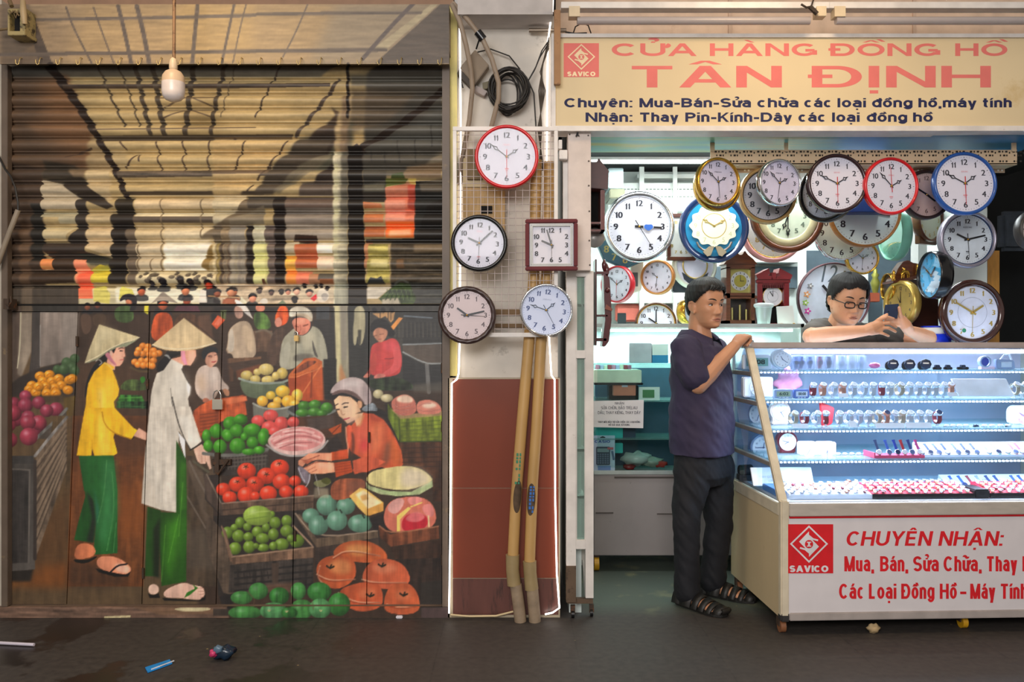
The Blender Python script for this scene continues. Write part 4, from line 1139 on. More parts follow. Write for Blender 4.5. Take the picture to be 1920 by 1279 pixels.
# column between the stalls: plastered shaft, overhanging ledge, tiled plinth
w = MB(); w.pbox(854, 1046, 30, 715, 4.16, 5.0); struct('wall_column', w, M_pill)
w = MB(); a = P(858, 27, 3.97); c = P(1037, -120, 3.97); w.box(a.x, c.x, 3.97, 4.7, a.z, c.z); struct('wall_ledge', w, mat('grey_ledge', 'b3aca8', .6))
w = MB(); a = P(858, 41, 4.1); w.box(a.x, P(1030, 0, 4.1).x, 4.08, 4.3, a.z, P(0, 27, 3.98).z); struct('trim_2', w, mat('yellow_lit_trim', 'c9b878', .5))  # yellow light on the ledge underside is put into this colour
M_tile = mat('red_brown_tile', '763826', .25, var=.06, scale=3, spots=('3c2a24', 2.2, .64))
M_tile2 = mat('dirty_red_tile', '5e3a33', .35, var=.2, scale=6, spots=('2c2422', 5, .55), stretch=(3, 1, .5))
M_edge = mat('beige_edge', 'a89a82', .55, spots=('55493c', 7, .6))
plt = MB(); plt.pbox(840, 1050, 709, 1158, 4.1, 4.9); struct('wall_plinth', plt, M_edge)
q = MB(); q.pbox(849, 1047, 711, 915, 4.095, 4.11); q.pbox(849, 1047, 916, 1084, 4.095, 4.11); obj('tile', q, M_tile, bpy.data.objects['wall_plinth'], .001)
q = MB(); q.pbox(849, 1047, 1085.5, 1153, 4.095, 4.11); obj('tile', q, M_tile2, bpy.data.objects['wall_plinth'], .001)
# ---------------------------------------------------------------- painted metalwork (shutter, hood, folding doors, sill)
LIGHT = np.array((1.0, .965, .94))          # the paint colours were picked under the hall's light; this is that light's tint
def paint_mat(name, rough):
    m = bpy.data.materials.new(name); m.use_nodes = True; N = m.node_tree.nodes; L = m.node_tree.links; b = N['Principled BSDF']
    at = N.new('ShaderNodeAttribute'); at.attribute_name = 'paint'; L.new(at.outputs['Color'], b.inputs['Base Color'])
    b.inputs['Roughness'].default_value = rough
    nz = N.new('ShaderNodeTexNoise'); nz.inputs['Scale'].default_value = 60; nz.inputs['Detail'].default_value = 4
    tc = N.new('ShaderNodeTexCoord'); mp = N.new('ShaderNodeMapping'); mp.inputs['Scale'].default_value = (.3, 1, 1); L.new(tc.outputs['Object'], mp.inputs[0]); L.new(mp.outputs[0], nz.inputs[0])
    bp = N.new('ShaderNodeBump'); bp.inputs['Strength'].default_value = .12; bp.inputs['Distance'].default_value = .004; L.new(nz.outputs[0], bp.inputs['Height']); L.new(bp.outputs[0], b.inputs['Normal'])
    return m
M_paint = paint_mat('mural_paint', .5)
GAIN = 1.08
def sample(px, py, gain):
    x = np.clip(px-.5, 0, MW-1.001); y = np.clip(py-.5, 0, MH-1.001); i = x.astype(int); j = y.astype(int); u = (x-i)[:, None]; v = (y-j)[:, None]
    c = CV[j, i]*(1-u)*(1-v)+CV[j, i+1]*u*(1-v)+CV[j+1, i]*(1-u)*v+CV[j+1, i+1]*u*v
    c = np.where(c > .04045, ((c+.055)/1.055)**2.4, c/12.92)
    return np.clip(c*GAIN*gain/LIGHT, 0, .92)
def painted(name, fx, y0, y1, D, parent, step=1.7, prof=None, stepy=None, thick=.012, gain=1.0):
    """a gridded sheet: x runs from fx(y)[0] to fx(y)[1], y from y0 to y1 (photo pixels) at distance D(+prof(y))"""
    w_ = max(fx(y0)[1]-fx(y0)[0], 2); nx = max(2, int(w_/step)+1); ny = max(2, int((y1-y0)/(stepy or step))+1)
    ys = np.linspace(y0, y1, ny); T = np.linspace(0, 1, nx)
    l = np.array([fx(y)[0] for y in ys]); r = np.array([fx(y)[1] for y in ys])
    PX = l[:, None]+(r-l)[:, None]*T[None, :]; PY = np.repeat(ys[:, None], nx, 1)
    d = np.array([D+(prof(y) if prof else 0) for y in ys])[:, None]
    X = (PX-960)*D/F; Z = CH+(639.5-PY)*D/F; Y = np.repeat(d, nx, 1)
    off = off_of(parent)
    V = np.stack([X-off[0], Y-off[1], Z-off[2]], -1).reshape(-1, 3)
    # folded rim that gives the sheet its thickness
    ring = [j for j in range(nx)]+[i*nx+nx-1 for i in range(1, ny)]+[(ny-1)*nx+j for j in range(nx-2, -1, -1)]+[i*nx for i in range(ny-2, 0, -1)]
    nb = len(V); back = V[ring].copy(); back[:, 1] += thick
    idx = np.arange(nx*ny).reshape(ny, nx)
    f = np.stack([idx[1:, :-1], idx[1:, 1:], idx[:-1, 1:], idx[:-1, :-1]], -1).reshape(-1, 4).tolist()
    m = len(ring); f += [[ring[i], ring[(i+1) % m], nb+(i+1) % m, nb+i] for i in range(m)]
    me = bpy.data.meshes.new(name); me.from_pydata(np.vstack([V, back]).tolist(), [], f)
    col = sample(PX.ravel(), PY.ravel(), gain); col = np.vstack([col, col[ring]])
    at = me.color_attributes.new('paint', 'FLOAT_COLOR', 'POINT'); at.data.foreach_set('color', np.hstack([col, np.ones((len(col), 1))]).astype(np.float32).ravel())
    me.polygons.foreach_set('use_smooth', [prof is not None]*len(me.polygons)); me.materials.append(M_paint); me.update()
    o = bpy.data.objects.new(name, me); C.objects.link(o); o.parent = parent; _off[o] = off
    return o
paint_mural()
sh = thing('rolling_shutter', 'closed roll-up metal shutter painted with a covered market hall', 'shutter', P(420, 1160, 4.15))
RID = 27.87
def slat(y):
    t = ((y-144) % RID)/RID                       # one rib per period, a rounded slat between ribs
    if y > 541: return .002*(1 if (y-541) % 15 < 2 else 0)
    if t < .07: return -.003*math.sin(t/.07*math.pi)
    if t < .2: return .020*math.sin((t-.07)/.13*math.pi*.5)**.5
    u = (t-.2)/.8
    return .020-.036*math.sin(min(1, u*1.0)*math.pi)**.6 if u < 1 else 0
painted('slat_curtain', lambda y: (13, 832), 116, 571, 4.15, sh, 1.8, slat, 1.15, gain=1.08)
rl = MB(); rl.pbox(11, 834, 570, 573, 4.14, 4.17); obj('bottom_rail', rl, M_dark, sh)
for x0, x1 in ((2, 14), (829, 843)):
    g = MB(); g.pbox(x0, x1, 121, 1138, 4.1, 4.14); struct('trim_5' if x0 < 9 else 'trim_6', g, mat('brown_rail_paint', '5e5044', .5, spots=('86704f', 9, .6)), .002)
hd = thing('shutter_hood', 'painted sheet-metal hood box over the roll-up shutter, cup hooks along its edge', 'shutter box', P(420, 120, 4.05))
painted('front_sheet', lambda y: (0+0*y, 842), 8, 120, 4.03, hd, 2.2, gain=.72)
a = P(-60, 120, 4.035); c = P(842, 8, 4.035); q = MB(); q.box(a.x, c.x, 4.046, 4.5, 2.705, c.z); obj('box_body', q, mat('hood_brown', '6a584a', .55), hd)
M_hook = mat('brass_hook', 'c2aa70', .3, .7)
for i in range(22):
    x = 39+i*37.6-(i > 11)*1.5
    o0 = P(x, 112, 4.025); q = MB()
    q.tube([o0+Vector((.004, .004, .008)), o0+Vector((.004, -.012, .006)), o0+Vector((.003, -.017, -.008)), o0+Vector((0, -.018, -.026)), o0+Vector((-.008, -.018, -.03)), o0+Vector((-.014, -.018, -.02)), o0+Vector((-.015, -.018, -.006))], .0022, 6)
    obj('cup_hook', q, M_hook, hd)
dr = thing('folding_door', 'row of tall hinged metal door leaves painted with women buying vegetables', 'door', P(420, 1135, 4.14))
seam = [((13, 13), (13, 13)), (147, 125), (281, 266), (418, 405), (556, 548.5), (692, 687.5), (829, 829)]
seam[0] = (13, 13)
def sx(i):
    a_, b_ = seam[i]; return lambda y: a_+(b_-a_)*(y-575)/(1135-575)
painted('top_rail', lambda y: (13, 829), 573.5, 584, 4.135, dr)
for i in range(6):
    L_, R_ = sx(i), sx(i+1); g = .8
    painted('door_leaf', lambda y, L_=L_, R_=R_: (L_(y)+g, R_(y)-g), 585.2, 1133 if i < 3 else 1137, 4.14+(.004 if i % 2 else 0), dr, 1.5)
for x, y in ((276, 720), (268, 1075), (692, 820), (829, 800), (829, 690), (829, 1050), (144, 640), (10, 640), (553, 1005)):
    q = MB(); c = P(x, y, 4.13); q.tube([c+Vector((0, 0, -.025)), c+Vector((0, 0, .025))], .006, 8); obj('hinge', q, M_iron, dr)
q = MB(); q.pbox(396, 432, 862, 872, 4.118, 4.14); q.pbox(402, 410, 850, 888, 4.112, 4.14); a = P(408, 890, 4.11); c = P(428, 862, 4.11); q.tube([a, c], .006, 6); obj('hasp', q, M_iron, dr)
bk = MB(); bk.pbox(0, 846, 560, 1160, 4.17, 4.3); struct('wall_shutter_back', bk, M_dark)
sl = thing('door_sill', 'low painted metal sill plate on the ground under the door leaves', 'sill', P(420, 1160, 4.1))
painted('sill_plate', lambda y: (-20, 843), 1138.5, 1160.5, 4.1, sl, 1.7); q = MB(); a = P(-20, 1160, 4.1); c = P(843, 1138.5, 4.1); q.box(a.x, c.x, 4.112, 4.18, 0, c.z); obj('sill_body', q, mat('hood_brown', '', .5), sl)
def padlock(name, label, x, y, D, w, h, col):
    t = thing(name, label, 'padlock', P(x, y+h, D), None)
    q = MB(); q.pbox(x-w, x+w, y, y+h, D, D+.02); obj('lock_body', q, col, t, .002)
    c = P(x, y, D+.01); k = w*D/F*.75; q = MB()
    q.tube([c+Vector((-k, 0, -.004)), c+Vector((-k, 0, k*1.2)), c+Vector((-k*.7, 0, k*2)), c+Vector((0, 0, k*2.4)), c+Vector((k*.7, 0, k*2)), c+Vector((k, 0, k*1.2)), c+Vector((k, 0, -.004))], .0035, 8); obj('shackle', q, mat('polished_steel', 'c8c6c2', .2, .9), t)
padlock('padlock', 'silver padlock hanging on the painted white-shirted girl', 407, 749, 4.1, 9.5, 19, mat('silver_lock', 'cfc8b8', .25, .7))
padlock('padlock', 'small brass padlock on the seam across the painted grey-robed woman', 555, 629, 4.1, 4, 11, mat('brass_lock', 'c9a76a', .3, .7))
# jamb between shutter and column, the strip's yellow light put into its colour
q = MB(); q.pbox(843, 857, 10, 705, 4.14, 4.3); struct('trim_3', q, mat('yellow_lit_jamb', 'c9bb70', .5))
q = MB(); q.pbox(-40, 3, 0, 1150, 4.12, 4.3); struct('trim_4', q, mat('pale_jamb', 'b5ab9c', .6))
# ---------------------------------------------------------------- things on the facade
bl = thing('hanging_bulb', 'unlit white bulb hanging on a rusty rod before the shutter hood', 'light bulb', P(325, 190, 3.75))
c = P(325, 0, 3.75); D = 3.75
def pz(y): return P(325, y, D).z
q = MB(); q.tube([(c.x+.004, D, pz(-60)), (c.x+.003, D, pz(112))], .0072, 10); obj('rod', q, mat('rusty_tube', '8a6a4c', .6, .3, spots=('4a3020', 20, .5)), bl)
q = MB(); q.lathe([(.006, pz(108)), (.014, pz(112)), (.018, pz(120)), (.018, pz(129)), (.015, pz(131))], (c.x, D, 0), 16, 'z'); obj('socket', q, mat('cream_ceramic', 'c9b496', .4), bl)
q = MB(); q.lathe([(.017, pz(131)), (.034, pz(135)), (.046, pz(143)), (.049, pz(155))], (c.x, D, 0), 24, 'z'); obj('cap', q, mat('aged_white_plastic', 'c7ad90', .4), bl)
q = MB(); q.lathe([(.049, pz(155)), (.0495, pz(172)), (.045, pz(181)), (.034, pz(187)), (.018, pz(190)), (.001, pz(191))], (c.x, D, 0), 24, 'z'); obj('globe', q, mat('frosted_white', 'd8cbc4', .3), bl)
jb = thing('junction_box', 'grimy open electrical box with wires at top left above the hood', 'electrical box', P(32, 66, 4.0))
q = MB(); q.pbox(14, 47, 58, 66, 3.93, 4.03); q.pbox(14, 18, 18, 60, 3.94, 4.03); q.pbox(37, 47, 14, 60, 3.94, 4.03); q.pbox(14, 47, 16, 24, 3.95, 4.03); obj('frame', q, mat('yellowed_plastic', '9a8a5c', .5, spots=('3a3020', 25, .5)), jb, .002)
q = MB(); q.pbox(16, 38, 22, 58, 3.98, 4.03); obj('back_plate', q, M_dark, jb)
q = MB(); a = P(43, 2, 3.93); q.tube([a, P(44, 25, 3.92), P(46, 45, 3.93)], [.012, .015, .012], 10); obj('fuse_holder', q, mat('old_cream', 'a08a66', .5), jb)
q = MB(); q.tube([P(-6, 57, 3.96), P(6, 55, 3.95), P(15, 54, 3.95)], .006, 8); q.tube([P(18, 2, 3.95), P(22, 12, 3.94)], .01, 8); q.tube([P(20, 25, 3.93), P(28, 20, 3.92), P(36, 30, 3.93)], .004, 6); q.tube([P(24, 20, 3.94), P(30, 34, 3.92), P(34, 20, 3.93)], .003, 6); obj('wire', q, mat('old_wire', '6a5638', .6), jb)
cb = thing('power_cable', 'black cable arching into a grey conduit along the left edge of the shutter', 'cable', P(10, 490, 4.05))
q = MB(); q.tube([P(-4, 290, 4.1), P(10, 318, 4.08), P(20, 330, 4.06), P(29, 352, 4.05), P(34, 380, 4.05), P(34, 398, 4.05)], .005, 8); obj('cable', q, mat('black_cable', '1d1916', .5), cb)
q = MB(); q.tube([P(34, 394, 4.05), P(20, 430, 4.05), P(5, 470, 4.06), P(-6, 500, 4.06)], .012, 12); obj('conduit', q, mat('grey_conduit', '8a7d6c', .5), cb)
q = MB(); q.pbox(6, 16, 560, 580, 4.05, 4.12); q.tube([P(20, 556, 4.04), P(21, 566, 4.03), P(17, 574, 4.04), P(12, 570, 4.05)], .004, 6); one('latch', q, M_iron, 'rusty latch with a pale wire loop at the left jamb of the shutter', 'latch')
# litter on the ground
st = MB(); a = Vector((-2.35, 3.45, .006)); a = P(-30, 1208, 3.72); c = P(64, 1213, 3.72); a.z = c.z = .012; a.y = 1.33*F/568; c.y = 1.33*F/573
a.x = (-30-960)*a.y/F; c.x = (64-960)*c.y/F; a.z = c.z = .008
st.tube([a, c], .007, 10); one('plastic_pipe', st, mat('white_pvc', 'c8c0cc', .35), 'thin white plastic pipe lying on the ground at the left edge', 'pipe')
def G(px, py): D_ = CH*F/(py-639.5); return Vector(((px-960)*D_/F, D_, 0))
bw = thing('snack_wrapper', 'flat bright blue wrapper lying on the dark ground', 'wrapper', G(300, 1250))
q = MB(); pp = [G(272, 1254), G(277, 1263), G(323, 1246), G(318, 1239)]; n = 4
q.add([x+Vector((0, 0, .002)) for x in pp]+[x+Vector((0, 0, .006)) for x in pp], [(0, 1, 2, 3), (4, 5, 6, 7)]+[(i, (i+1) % 4, (i+1) % 4+4, i+4) for i in range(4)]); obj('sleeve', q, mat('blue_foil', '1b8fe0', .3), bw)
q = MB(); q.tube([G(284, 1259)+Vector((0, 0, .008)), G(326, 1243)+Vector((0, 0, .008))], .003, 6); obj('straw', q, mat('pale_plastic', 'd0d4da', .4), bw)
q = MB(); pp = [G(298, 1251), G(300, 1254), G(313, 1249), G(311, 1246)]; q.add([x+Vector((0, 0, .0068)) for x in pp], [(0, 1, 2, 3)]); obj('print', q, mat('dark_blue_print', '16407a', .4), bw)
def lump(c, r, sc, seed, n=14, m=9, k=.25):
    rr = random.Random(seed); q = MB(); q.ball(c, r, n, m, sc=sc); ph = [rr.uniform(0, 6) for _ in range(6)]
    q.v = [tuple(c[i]+(v[i]-c[i])*(1+k*math.sin(ph[0]+7*v[0]/r)*math.sin(ph[1]+6*v[2]/r)+k*.6*math.sin(ph[2]+9*v[1]/r)) for i in range(3)) for v in q.v]
    return q
rg = thing('crumpled_bag', 'crumpled dark blue bag with a pink tip lying on the street', 'rubbish', G(420, 1238))
g0 = G(420, 1236); q = lump((g0.x, g0.y, .028), .045, (1, .7, .6), 3); obj('bag', q, mat('dark_blue_film', '14283a', .25), rg)
q = lump((g0.x-.034, g0.y-.03, .036), .016, (1, 1, 1), 5); obj('pink_tip', q, mat('pink_film', 'c83a6a', .4), rg, label='pink tip')
q = lump((g0.x-.015, g0.y-.03, .052), .02, (1, .6, .8), 6); obj('knot', q, mat('grey_blue_film', '5a7488', .3), rg)
q = lump(tuple(G(1638, 1187)+Vector((0, 0, .02))), .026, (1, .7, .8), 8); one('paper_scrap', q, mat('tan_paper', 'b39a72', .7), 'crumpled tan paper scrap on the ground under the white display counter', 'paper')
q = MB(); g0 = G(749, 1159); q.box(g0.x-.016, g0.x+.016, g0.y-.012, g0.y+.008, 0, .012); one('foam_piece', q, mat('white_foam', 'd8d4dc', .7), 'tiny white foam chip on the ground against the painted pumpkins', 'litter', bevel=.003)
q = MB()
for i in range(9):
    g0 = G(729+random.uniform(-13, 13), 1271+random.uniform(-5, 5)); q.lathe([(.004+random.random()*.014, .0008), (.0005, .0016)], g0, 9, 'z')
# ---------------------------------------------------------------- clocks
M_black = mat('black_plastic', '111113', .25); M_ink = mat('dial_ink', '22222c', .5); M_hand = mat('black_hand', '141418', .35); M_red = mat('red_hand', 'c8202c', .4)
M_gold = mat('gold_metal', 'c99a3c', .22, .85, .05); M_chrome = mat('chrome_rim', 'd4d6da', .12, .95, .03); M_dial = mat('white_dial', 'd9d7e2', .55, var=.02)
M_cglass = glassm('clock_glass', 'fbfcff', .008, .03, fr_=.2)
_nu = {}
def numeral(t):
    """verts (unit cap height, centred) and faces of a clock numeral; the figure 1 gets a flag"""
    if t in _nu: return _nu[t]
    V, Fc, x = [], [], 0
    for ch in t:
        if ch == '1': v = np.array([(0, .66), (.2, .80), (.2, 1), (.26, 1), (.26, 0), (.14, 0), (.14, .82), (0, .74)]); f = [(0, 7, 6, 1), (1, 6, 2), (2, 6, 5, 4, 3)]; v = v*(.95, 1); w_ = .3
        else:
            v, f = glyphs(ch); v = v.copy(); h = glyphs('8')[0][:, 1]; v[:, 1] = (v[:, 1]-h.min())/(h.max()-h.min()); v[:, 0] = (v[:, 0]-v[:, 0].min())/(h.max()-h.min()); w_ = v[:, 0].max()
        b_ = sum(len(q) for q in V); V.append(v+np.array((x, 0))); Fc += [tuple(i+b_ for i in g) for g in f]; x += w_+.14
    v = np.vstack(V); v[:, 0] -= (v[:, 0].max())/2; v[:, 1] -= .5
    _nu[t] = v, Fc; return v, Fc
ROMAN = ['', 'I', 'II', 'III', 'IIII', 'V', 'VI', 'VII', 'VIII', 'IX', 'X', 'XI', 'XII']
def put_text(mb, v, f, cx, cz, h, y, bold=.0, sx=1, rot=0, slant=0):
    for dx in ([0] if not bold else (-bold/2, 0, bold/2)):
        c_, s_ = math.cos(rot), math.sin(rot)
        mb.add([(cx+((p_+slant*q_)*sx*h+dx)*c_-q_*h*s_, y-abs(dx)*.02-(1e-5 if dx > 0 else 0), cz+((p_+slant*q_)*sx*h+dx)*s_+q_*h*c_) for p_, q_ in v], f)
def hand(kind, L, w, y):
    q = MB(); t = .0012
    def pr(pts): q.prism(pts, y, y-t)
    if kind == 'bar': pr([(-w/2, -L*.2), (w/2, -L*.2), (w*.42, L), (-w*.42, L)])
    elif kind == 'needle': pr([(-w*.6, -L*.32), (w*.6, -L*.32), (w*.25, L), (-w*.25, L)])
    else:                                                   # spade: thin stem with an open leaf
        pr([(-w*.22, -L*.12), (w*.22, -L*.12), (w*.2, L*.5), (-w*.2, L*.5)])
        a_ = [(0, L*.48), (w*.95, L*.66), (0, L*.84)]; b_ = [(0, L*.54), (w*.5, L*.66), (0, L*.76)]
        for sg in (-1, 1): pr([(sg*a_[0][0], a_[0][1]), (sg*a_[1][0], a_[1][1]), (0, L*.84), (0, L*.76), (sg*b_[1][0], b_[1][1]), (0, L*.54)])
        pr([(-w*.3, L*.8), (w*.3, L*.8), (0, L)])
    return q
def place_hand(name, q, ang, mt, root):
    c_, s_ = math.cos(-R(ang)), math.sin(-R(ang)); q.v = [(x*c_-z*s_, y, x*s_+z*c_) for x, y, z in q.v]; return obj(name, q, mt, root)
def clock(label, cx, cy, D, rx, ry, rim, face=None, hms=(58, 308, 180), rw=.13, turn=1, num='arab', ncol=None, nsize=.2, nrad=.76, bold=.02, hk='spade', hcol=None, scol=None,
          depth=.04, shape='round', name='wall_clock', cat='wall clock', ticks=True, glass=True, group=None, wob=None, roll=0, inner=None, prof=None, extra=None, pitch=0, loc=None):
    phi = math.atan2(cx-960, F); yaw = (0 if rx > ry*.97 else turn*math.acos(min(1, rx/ry*math.cos(phi)))-phi) if shape != 'square' else R(turn)
    root = thing(name, label, cat, loc or P(cx, cy, D), group, (R(pitch), R(roll), yaw), local=True)
    Rr = ry*D/F; ri = Rr*(1-rw); face = face or M_dial; ncol = ncol or M_ink; hcol = hcol or M_hand
    n = 48
    q = MB()
    if shape == 'square':
        ax = rx*D/F
        for (x0, x1, z0, z1) in ((-ax, ax, Rr*(1-rw), Rr), (-ax, ax, -Rr, -Rr*(1-rw)), (-ax, -ax+Rr*rw, -Rr*(1-rw), Rr*(1-rw)), (ax-Rr*rw, ax, -Rr*(1-rw), Rr*(1-rw))): q.box(x0, x1, -.018, depth-.01, z0, z1)
        obj('case', q, rim, root, .004); q = MB(); q.box(-ax*.98, ax*.98, .002, depth-.012, -Rr*.98, Rr*.98); obj('dial', q, face, root)
    else:
        w_ = Rr-ri; sq = {'oct': 8}.get(shape, n)
        pf = prof(Rr, ri, w_) if prof else [(ri*.99, -.0), (ri, .010), (ri+w_*.25, .017), (ri+w_*.6, .018), (Rr*.985, .010), (Rr, 0), (Rr, -depth*.6), (Rr*.93, -depth), (.002, -depth)]
        q.lathe(pf, n=sq, wob=wob); obj('case', q, rim, root)
        q = MB(); q.disc(ri*1.0, (0, -.0005, 0), sq); obj('dial', q, face, root)
    if inner:                                                # a second ring inside the rim
        q = MB(); q.lathe([(ri*inner[1], .001), (ri*inner[1], .006), (ri*.995, .008), (ri*.995, .001)], n=n); obj('inner_ring', q, inner[0], root)
        ri *= inner[1]
    if ticks:
        q = MB()
        for k in range(60):
            a_ = k*math.pi/30; L_ = .05 if k % 5 == 0 else .028; wd = (.009 if k % 5 == 0 else .005)*ri
            d = Vector((math.sin(a_), 0, math.cos(a_))); p_ = Vector((d.z, 0, -d.x))*wd; r1 = ri*.95 if shape != 'square' else ri*.93; r0 = r1-L_*ri
            q.add([d*r0-p_+Vector((0, -.0012, 0)), d*r1-p_+Vector((0, -.0012, 0)), d*r1+p_+Vector((0, -.0012, 0)), d*r0+p_+Vector((0, -.0012, 0))], [(0, 1, 2, 3)])
        if shape != 'square': obj('minute_track', q, ncol, root)
    if num:
        q = MB()
        for k in range(1, 13):
            a_ = k*math.pi/6; x, z = math.sin(a_)*ri*nrad, math.cos(a_)*ri*nrad
            if shape == 'square': m_ = max(abs(math.sin(a_)), abs(math.cos(a_))); x, z = x/m_*(rx/ry), z/m_
            if num == 'rom': v, f = glyphs(ROMAN[k]); v = (v-(v.max(0)+v.min(0))/2)/(v[:, 1].max()-v[:, 1].min()); put_text(q, v, f, x, z, nsize*ri, -.0016, bold*ri, .8, -a_)
            else: v, f = numeral(str(k)); put_text(q, v, f, x, z, nsize*ri, -.0016, bold*ri, 1.05)
        obj('numeral_ring', q, ncol, root)
    if hms:
        place_hand('hour_hand', hand(hk, ri*.5, ri*.085, -.003), hms[0], hcol, root); place_hand('minute_hand', hand(hk, ri*.74, ri*.075, -.0045), hms[1], hcol, root)
        if len(hms) > 2 and hms[2] is not None: place_hand('second_hand', hand('needle', ri*.76, ri*.024, -.006), hms[2], scol or hcol, root)
        q = MB(); q.lathe([(.0, .0085), (ri*.035, .0085), (ri*.04, .002)], n=12); obj('hub', q, M_gold, root)
    if extra: extra(root, ri, Rr)
    if glass: q = MB(); q.disc(ri*.995 if shape != 'square' else 0.001, (0, -.009, 0), n); shape != 'square' and obj('glass', q, M_cglass, root)
    return root
def tube_like(Rr, ri, w): return [(ri, -.001)]+[(ri+w/2-math.cos(t)*w/2, math.sin(t)*w*.62) for t in [i*math.pi/9 for i in range(10)]]+[(Rr, -.02), (Rr*.95, -.035), (.002, -.035)]
def brandmark(col, z=.42, txt='ESKIIKI', z2=-.42):
    def ex(root, ri, Rr):
        q = MB(); v, f = glyphs(txt); v = (v-(v.max(0)+v.min(0))/2)/(v[:, 1].max()-v[:, 1].min()); put_text(q, v, f, 0, ri*z, ri*.055, -.0016)
        obj('dial_mark', q, col, root)
        if z2:
            q = MB(); q.box(-ri*.07, ri*.07, -.0017, -.0012, ri*z2-ri*.018, ri*z2+ri*.018); q.box(-ri*.05, ri*.05, -.0017, -.0012, ri*(z2-.06)-ri*.008, ri*(z2-.06)+ri*.008); obj('print', q, col, root)
    return ex
M_redp = mat('glossy_red_plastic', 'c8101a', .3, coat=.2); M_maroon = mat('maroon_plastic', '641a20', .7); M_lred = mat('pale_red_print', 'd88a92', .5)
M_navy = mat('navy_ink', '1d2b6a', .5); M_fluted = mat('dark_fluted_brown', '3a2a28', .35); M_bluedial = mat('pale_blue_dial', 'cfd8ee', .5, var=.02); M_pinkdial = mat('pinkish_dial', 'd6c4c2', .5, var=.03)
M_dig = mat('blue_ink', '3f4f7e', .5)
clock('red-rimmed round clock hanging at the top of the wire grid', 950, 294, 3.95, 59.5, 60, M_redp, hms=(56, 308, 180), scol=M_red, prof=tube_like, rw=.11, ncol=mat('grey_ink', '40424e', .5), extra=brandmark(M_lred))
clock('black-rimmed round clock on the left of the wire grid', 898.5, 456, 3.95, 53.5, 53.5, M_black, hms=(292, 45, 180), hk='bar', rw=.14, bold=.028, nrad=.74, extra=brandmark(M_lred, .48, 'ESKIIKI', -.55), roll=3)
def sqx(root, ri, Rr):
    q = MB(); a_ = ri*.99
    for (x0, x1, z0, z1) in ((-a_, a_, a_*.87, a_), (-a_, a_, -a_, -a_*.87), (-a_, -a_*.88, -a_*.87, a_*.87), (a_*.88, a_, -a_*.87, a_*.87)): q.box(x0, x1, -.008, .003, z0, z1)
    obj('silver_bezel', q, mat('satin_silver', '8f8d88', .45, .6), root)
    q = MB()
    for i in range(28):
        t = -a_*.92+i*a_*1.84/27
        for x, z in ((t, a_*.93), (t, -a_*.93), (a_*.94, t), (-a_*.94, t)): q.box(x-.0016, x+.0016, -.0087, -.0078, z-.0016, z+.0016)
    obj('bead_border', q, mat('dark_bead', '5c5c5e', .4, .5), root)
clock('square maroon clock with a silver beaded bezel on the wire grid', 1034, 459.5, 3.95, 49, 48, M_maroon, hms=(294, 343, 180), hk='bar', rw=.155, bold=.02, nsize=.22, nrad=.68, shape='square', turn=-3, extra=sqx, depth=.035)
clock('dark brown clock with a fluted rim and pinkish dial, lowest left on the wire grid', 875.5, 591, 3.95, 54, 54.5, M_fluted, M_pinkdial, hms=(306, 77, 94), rw=.17, wob=lambda a, j: .018*math.sin(a*30+j) if 0 < j < 8 else 0, hk='bar', nrad=.77, ncol=mat('brown_ink', '57484a', .5), bold=.01, prof=tube_like)
clock('silver-rimmed clock with a pale blue dial at the lower right of the wire grid', 1024, 581.5, 3.95, 49.5, 50, M_chrome, M_bluedial, hms=(45, 283, 146), rw=.1, ncol=M_dig, hcol=mat('slate_hand', '2c4258', .4), roll=6, extra=brandmark(mat('pale_grey_print', 'a8b0c0', .5), .44, 'ETERVINO', 0))
# ---------------------------------------------------------------- wire grid panel and what hangs behind it
wg = thing('wire_grid_panel', 'white steel display grid in a frame before the column', 'display grid', P(948, 632, 4.0))
q = MB()
for x0, x1, y0, y1 in ((849, 1046, 237, 245), (849, 1046, 624, 632), (849, 856, 245, 624), (1039, 1046, 245, 624)): q.pbox(x0, x1, y0, y1, 3.985, 4.005)
obj('frame', q, M_white, wg, .0015)
q = MB()
for i in range(1, 15): a_ = P(849+i*13.1, 244, 3.992); c = P(849+i*13.1, 626, 3.992); q.tube([a_, c], .0017, 5)
for i in range(1, 30): a_ = P(854, 240+i*13, 3.996); c = P(1041, 240+i*13, 3.996); q.tube([a_, c], .0017, 5)
obj('wire_mesh', q, mat('galvanised_wire', 'b9aca8', .4, .4), wg)
M_wood = mat('weathered_ply', 'b0905f', .6, stretch=(8, 1, 1), var=.2, spots=('6e5636', 5, .6))
mb_ = thing('meter_box', 'tan plywood cover with a slot behind the wire grid', 'meter box', P(910, 470, 4.15))
q = MB(); q.pbox(868, 947, 352, 470, 4.12, 4.158); obj('lower_board', q, M_wood, mb_, .002)
q = MB(); q.pbox(901, 923, 386, 400, 4.112, 4.125); obj('slot', q, M_dark, mb_)
q = MB(); q.pbox(868, 946, 296, 351, 4.125, 4.158); obj('cream_cover', q, mat('cream_cover', 'c6b48e', .6), mb_, .002)
q = MB(); q.pbox(876, 904, 279, 336, 4.105, 4.124); obj('wood_block', q, mat('grey_wood', '7a684a', .7, stretch=(6, 1, 1), var=.25), mb_)
for y0, y1 in ((580, 591), (607, 614)):
    q = MB(); q.pbox(875, 1036, y0, y1, 4.145, 4.16); obj('stain_strip', q, mat('brown_strip', '7c6244', .7), bpy.data.objects['wall_column'])
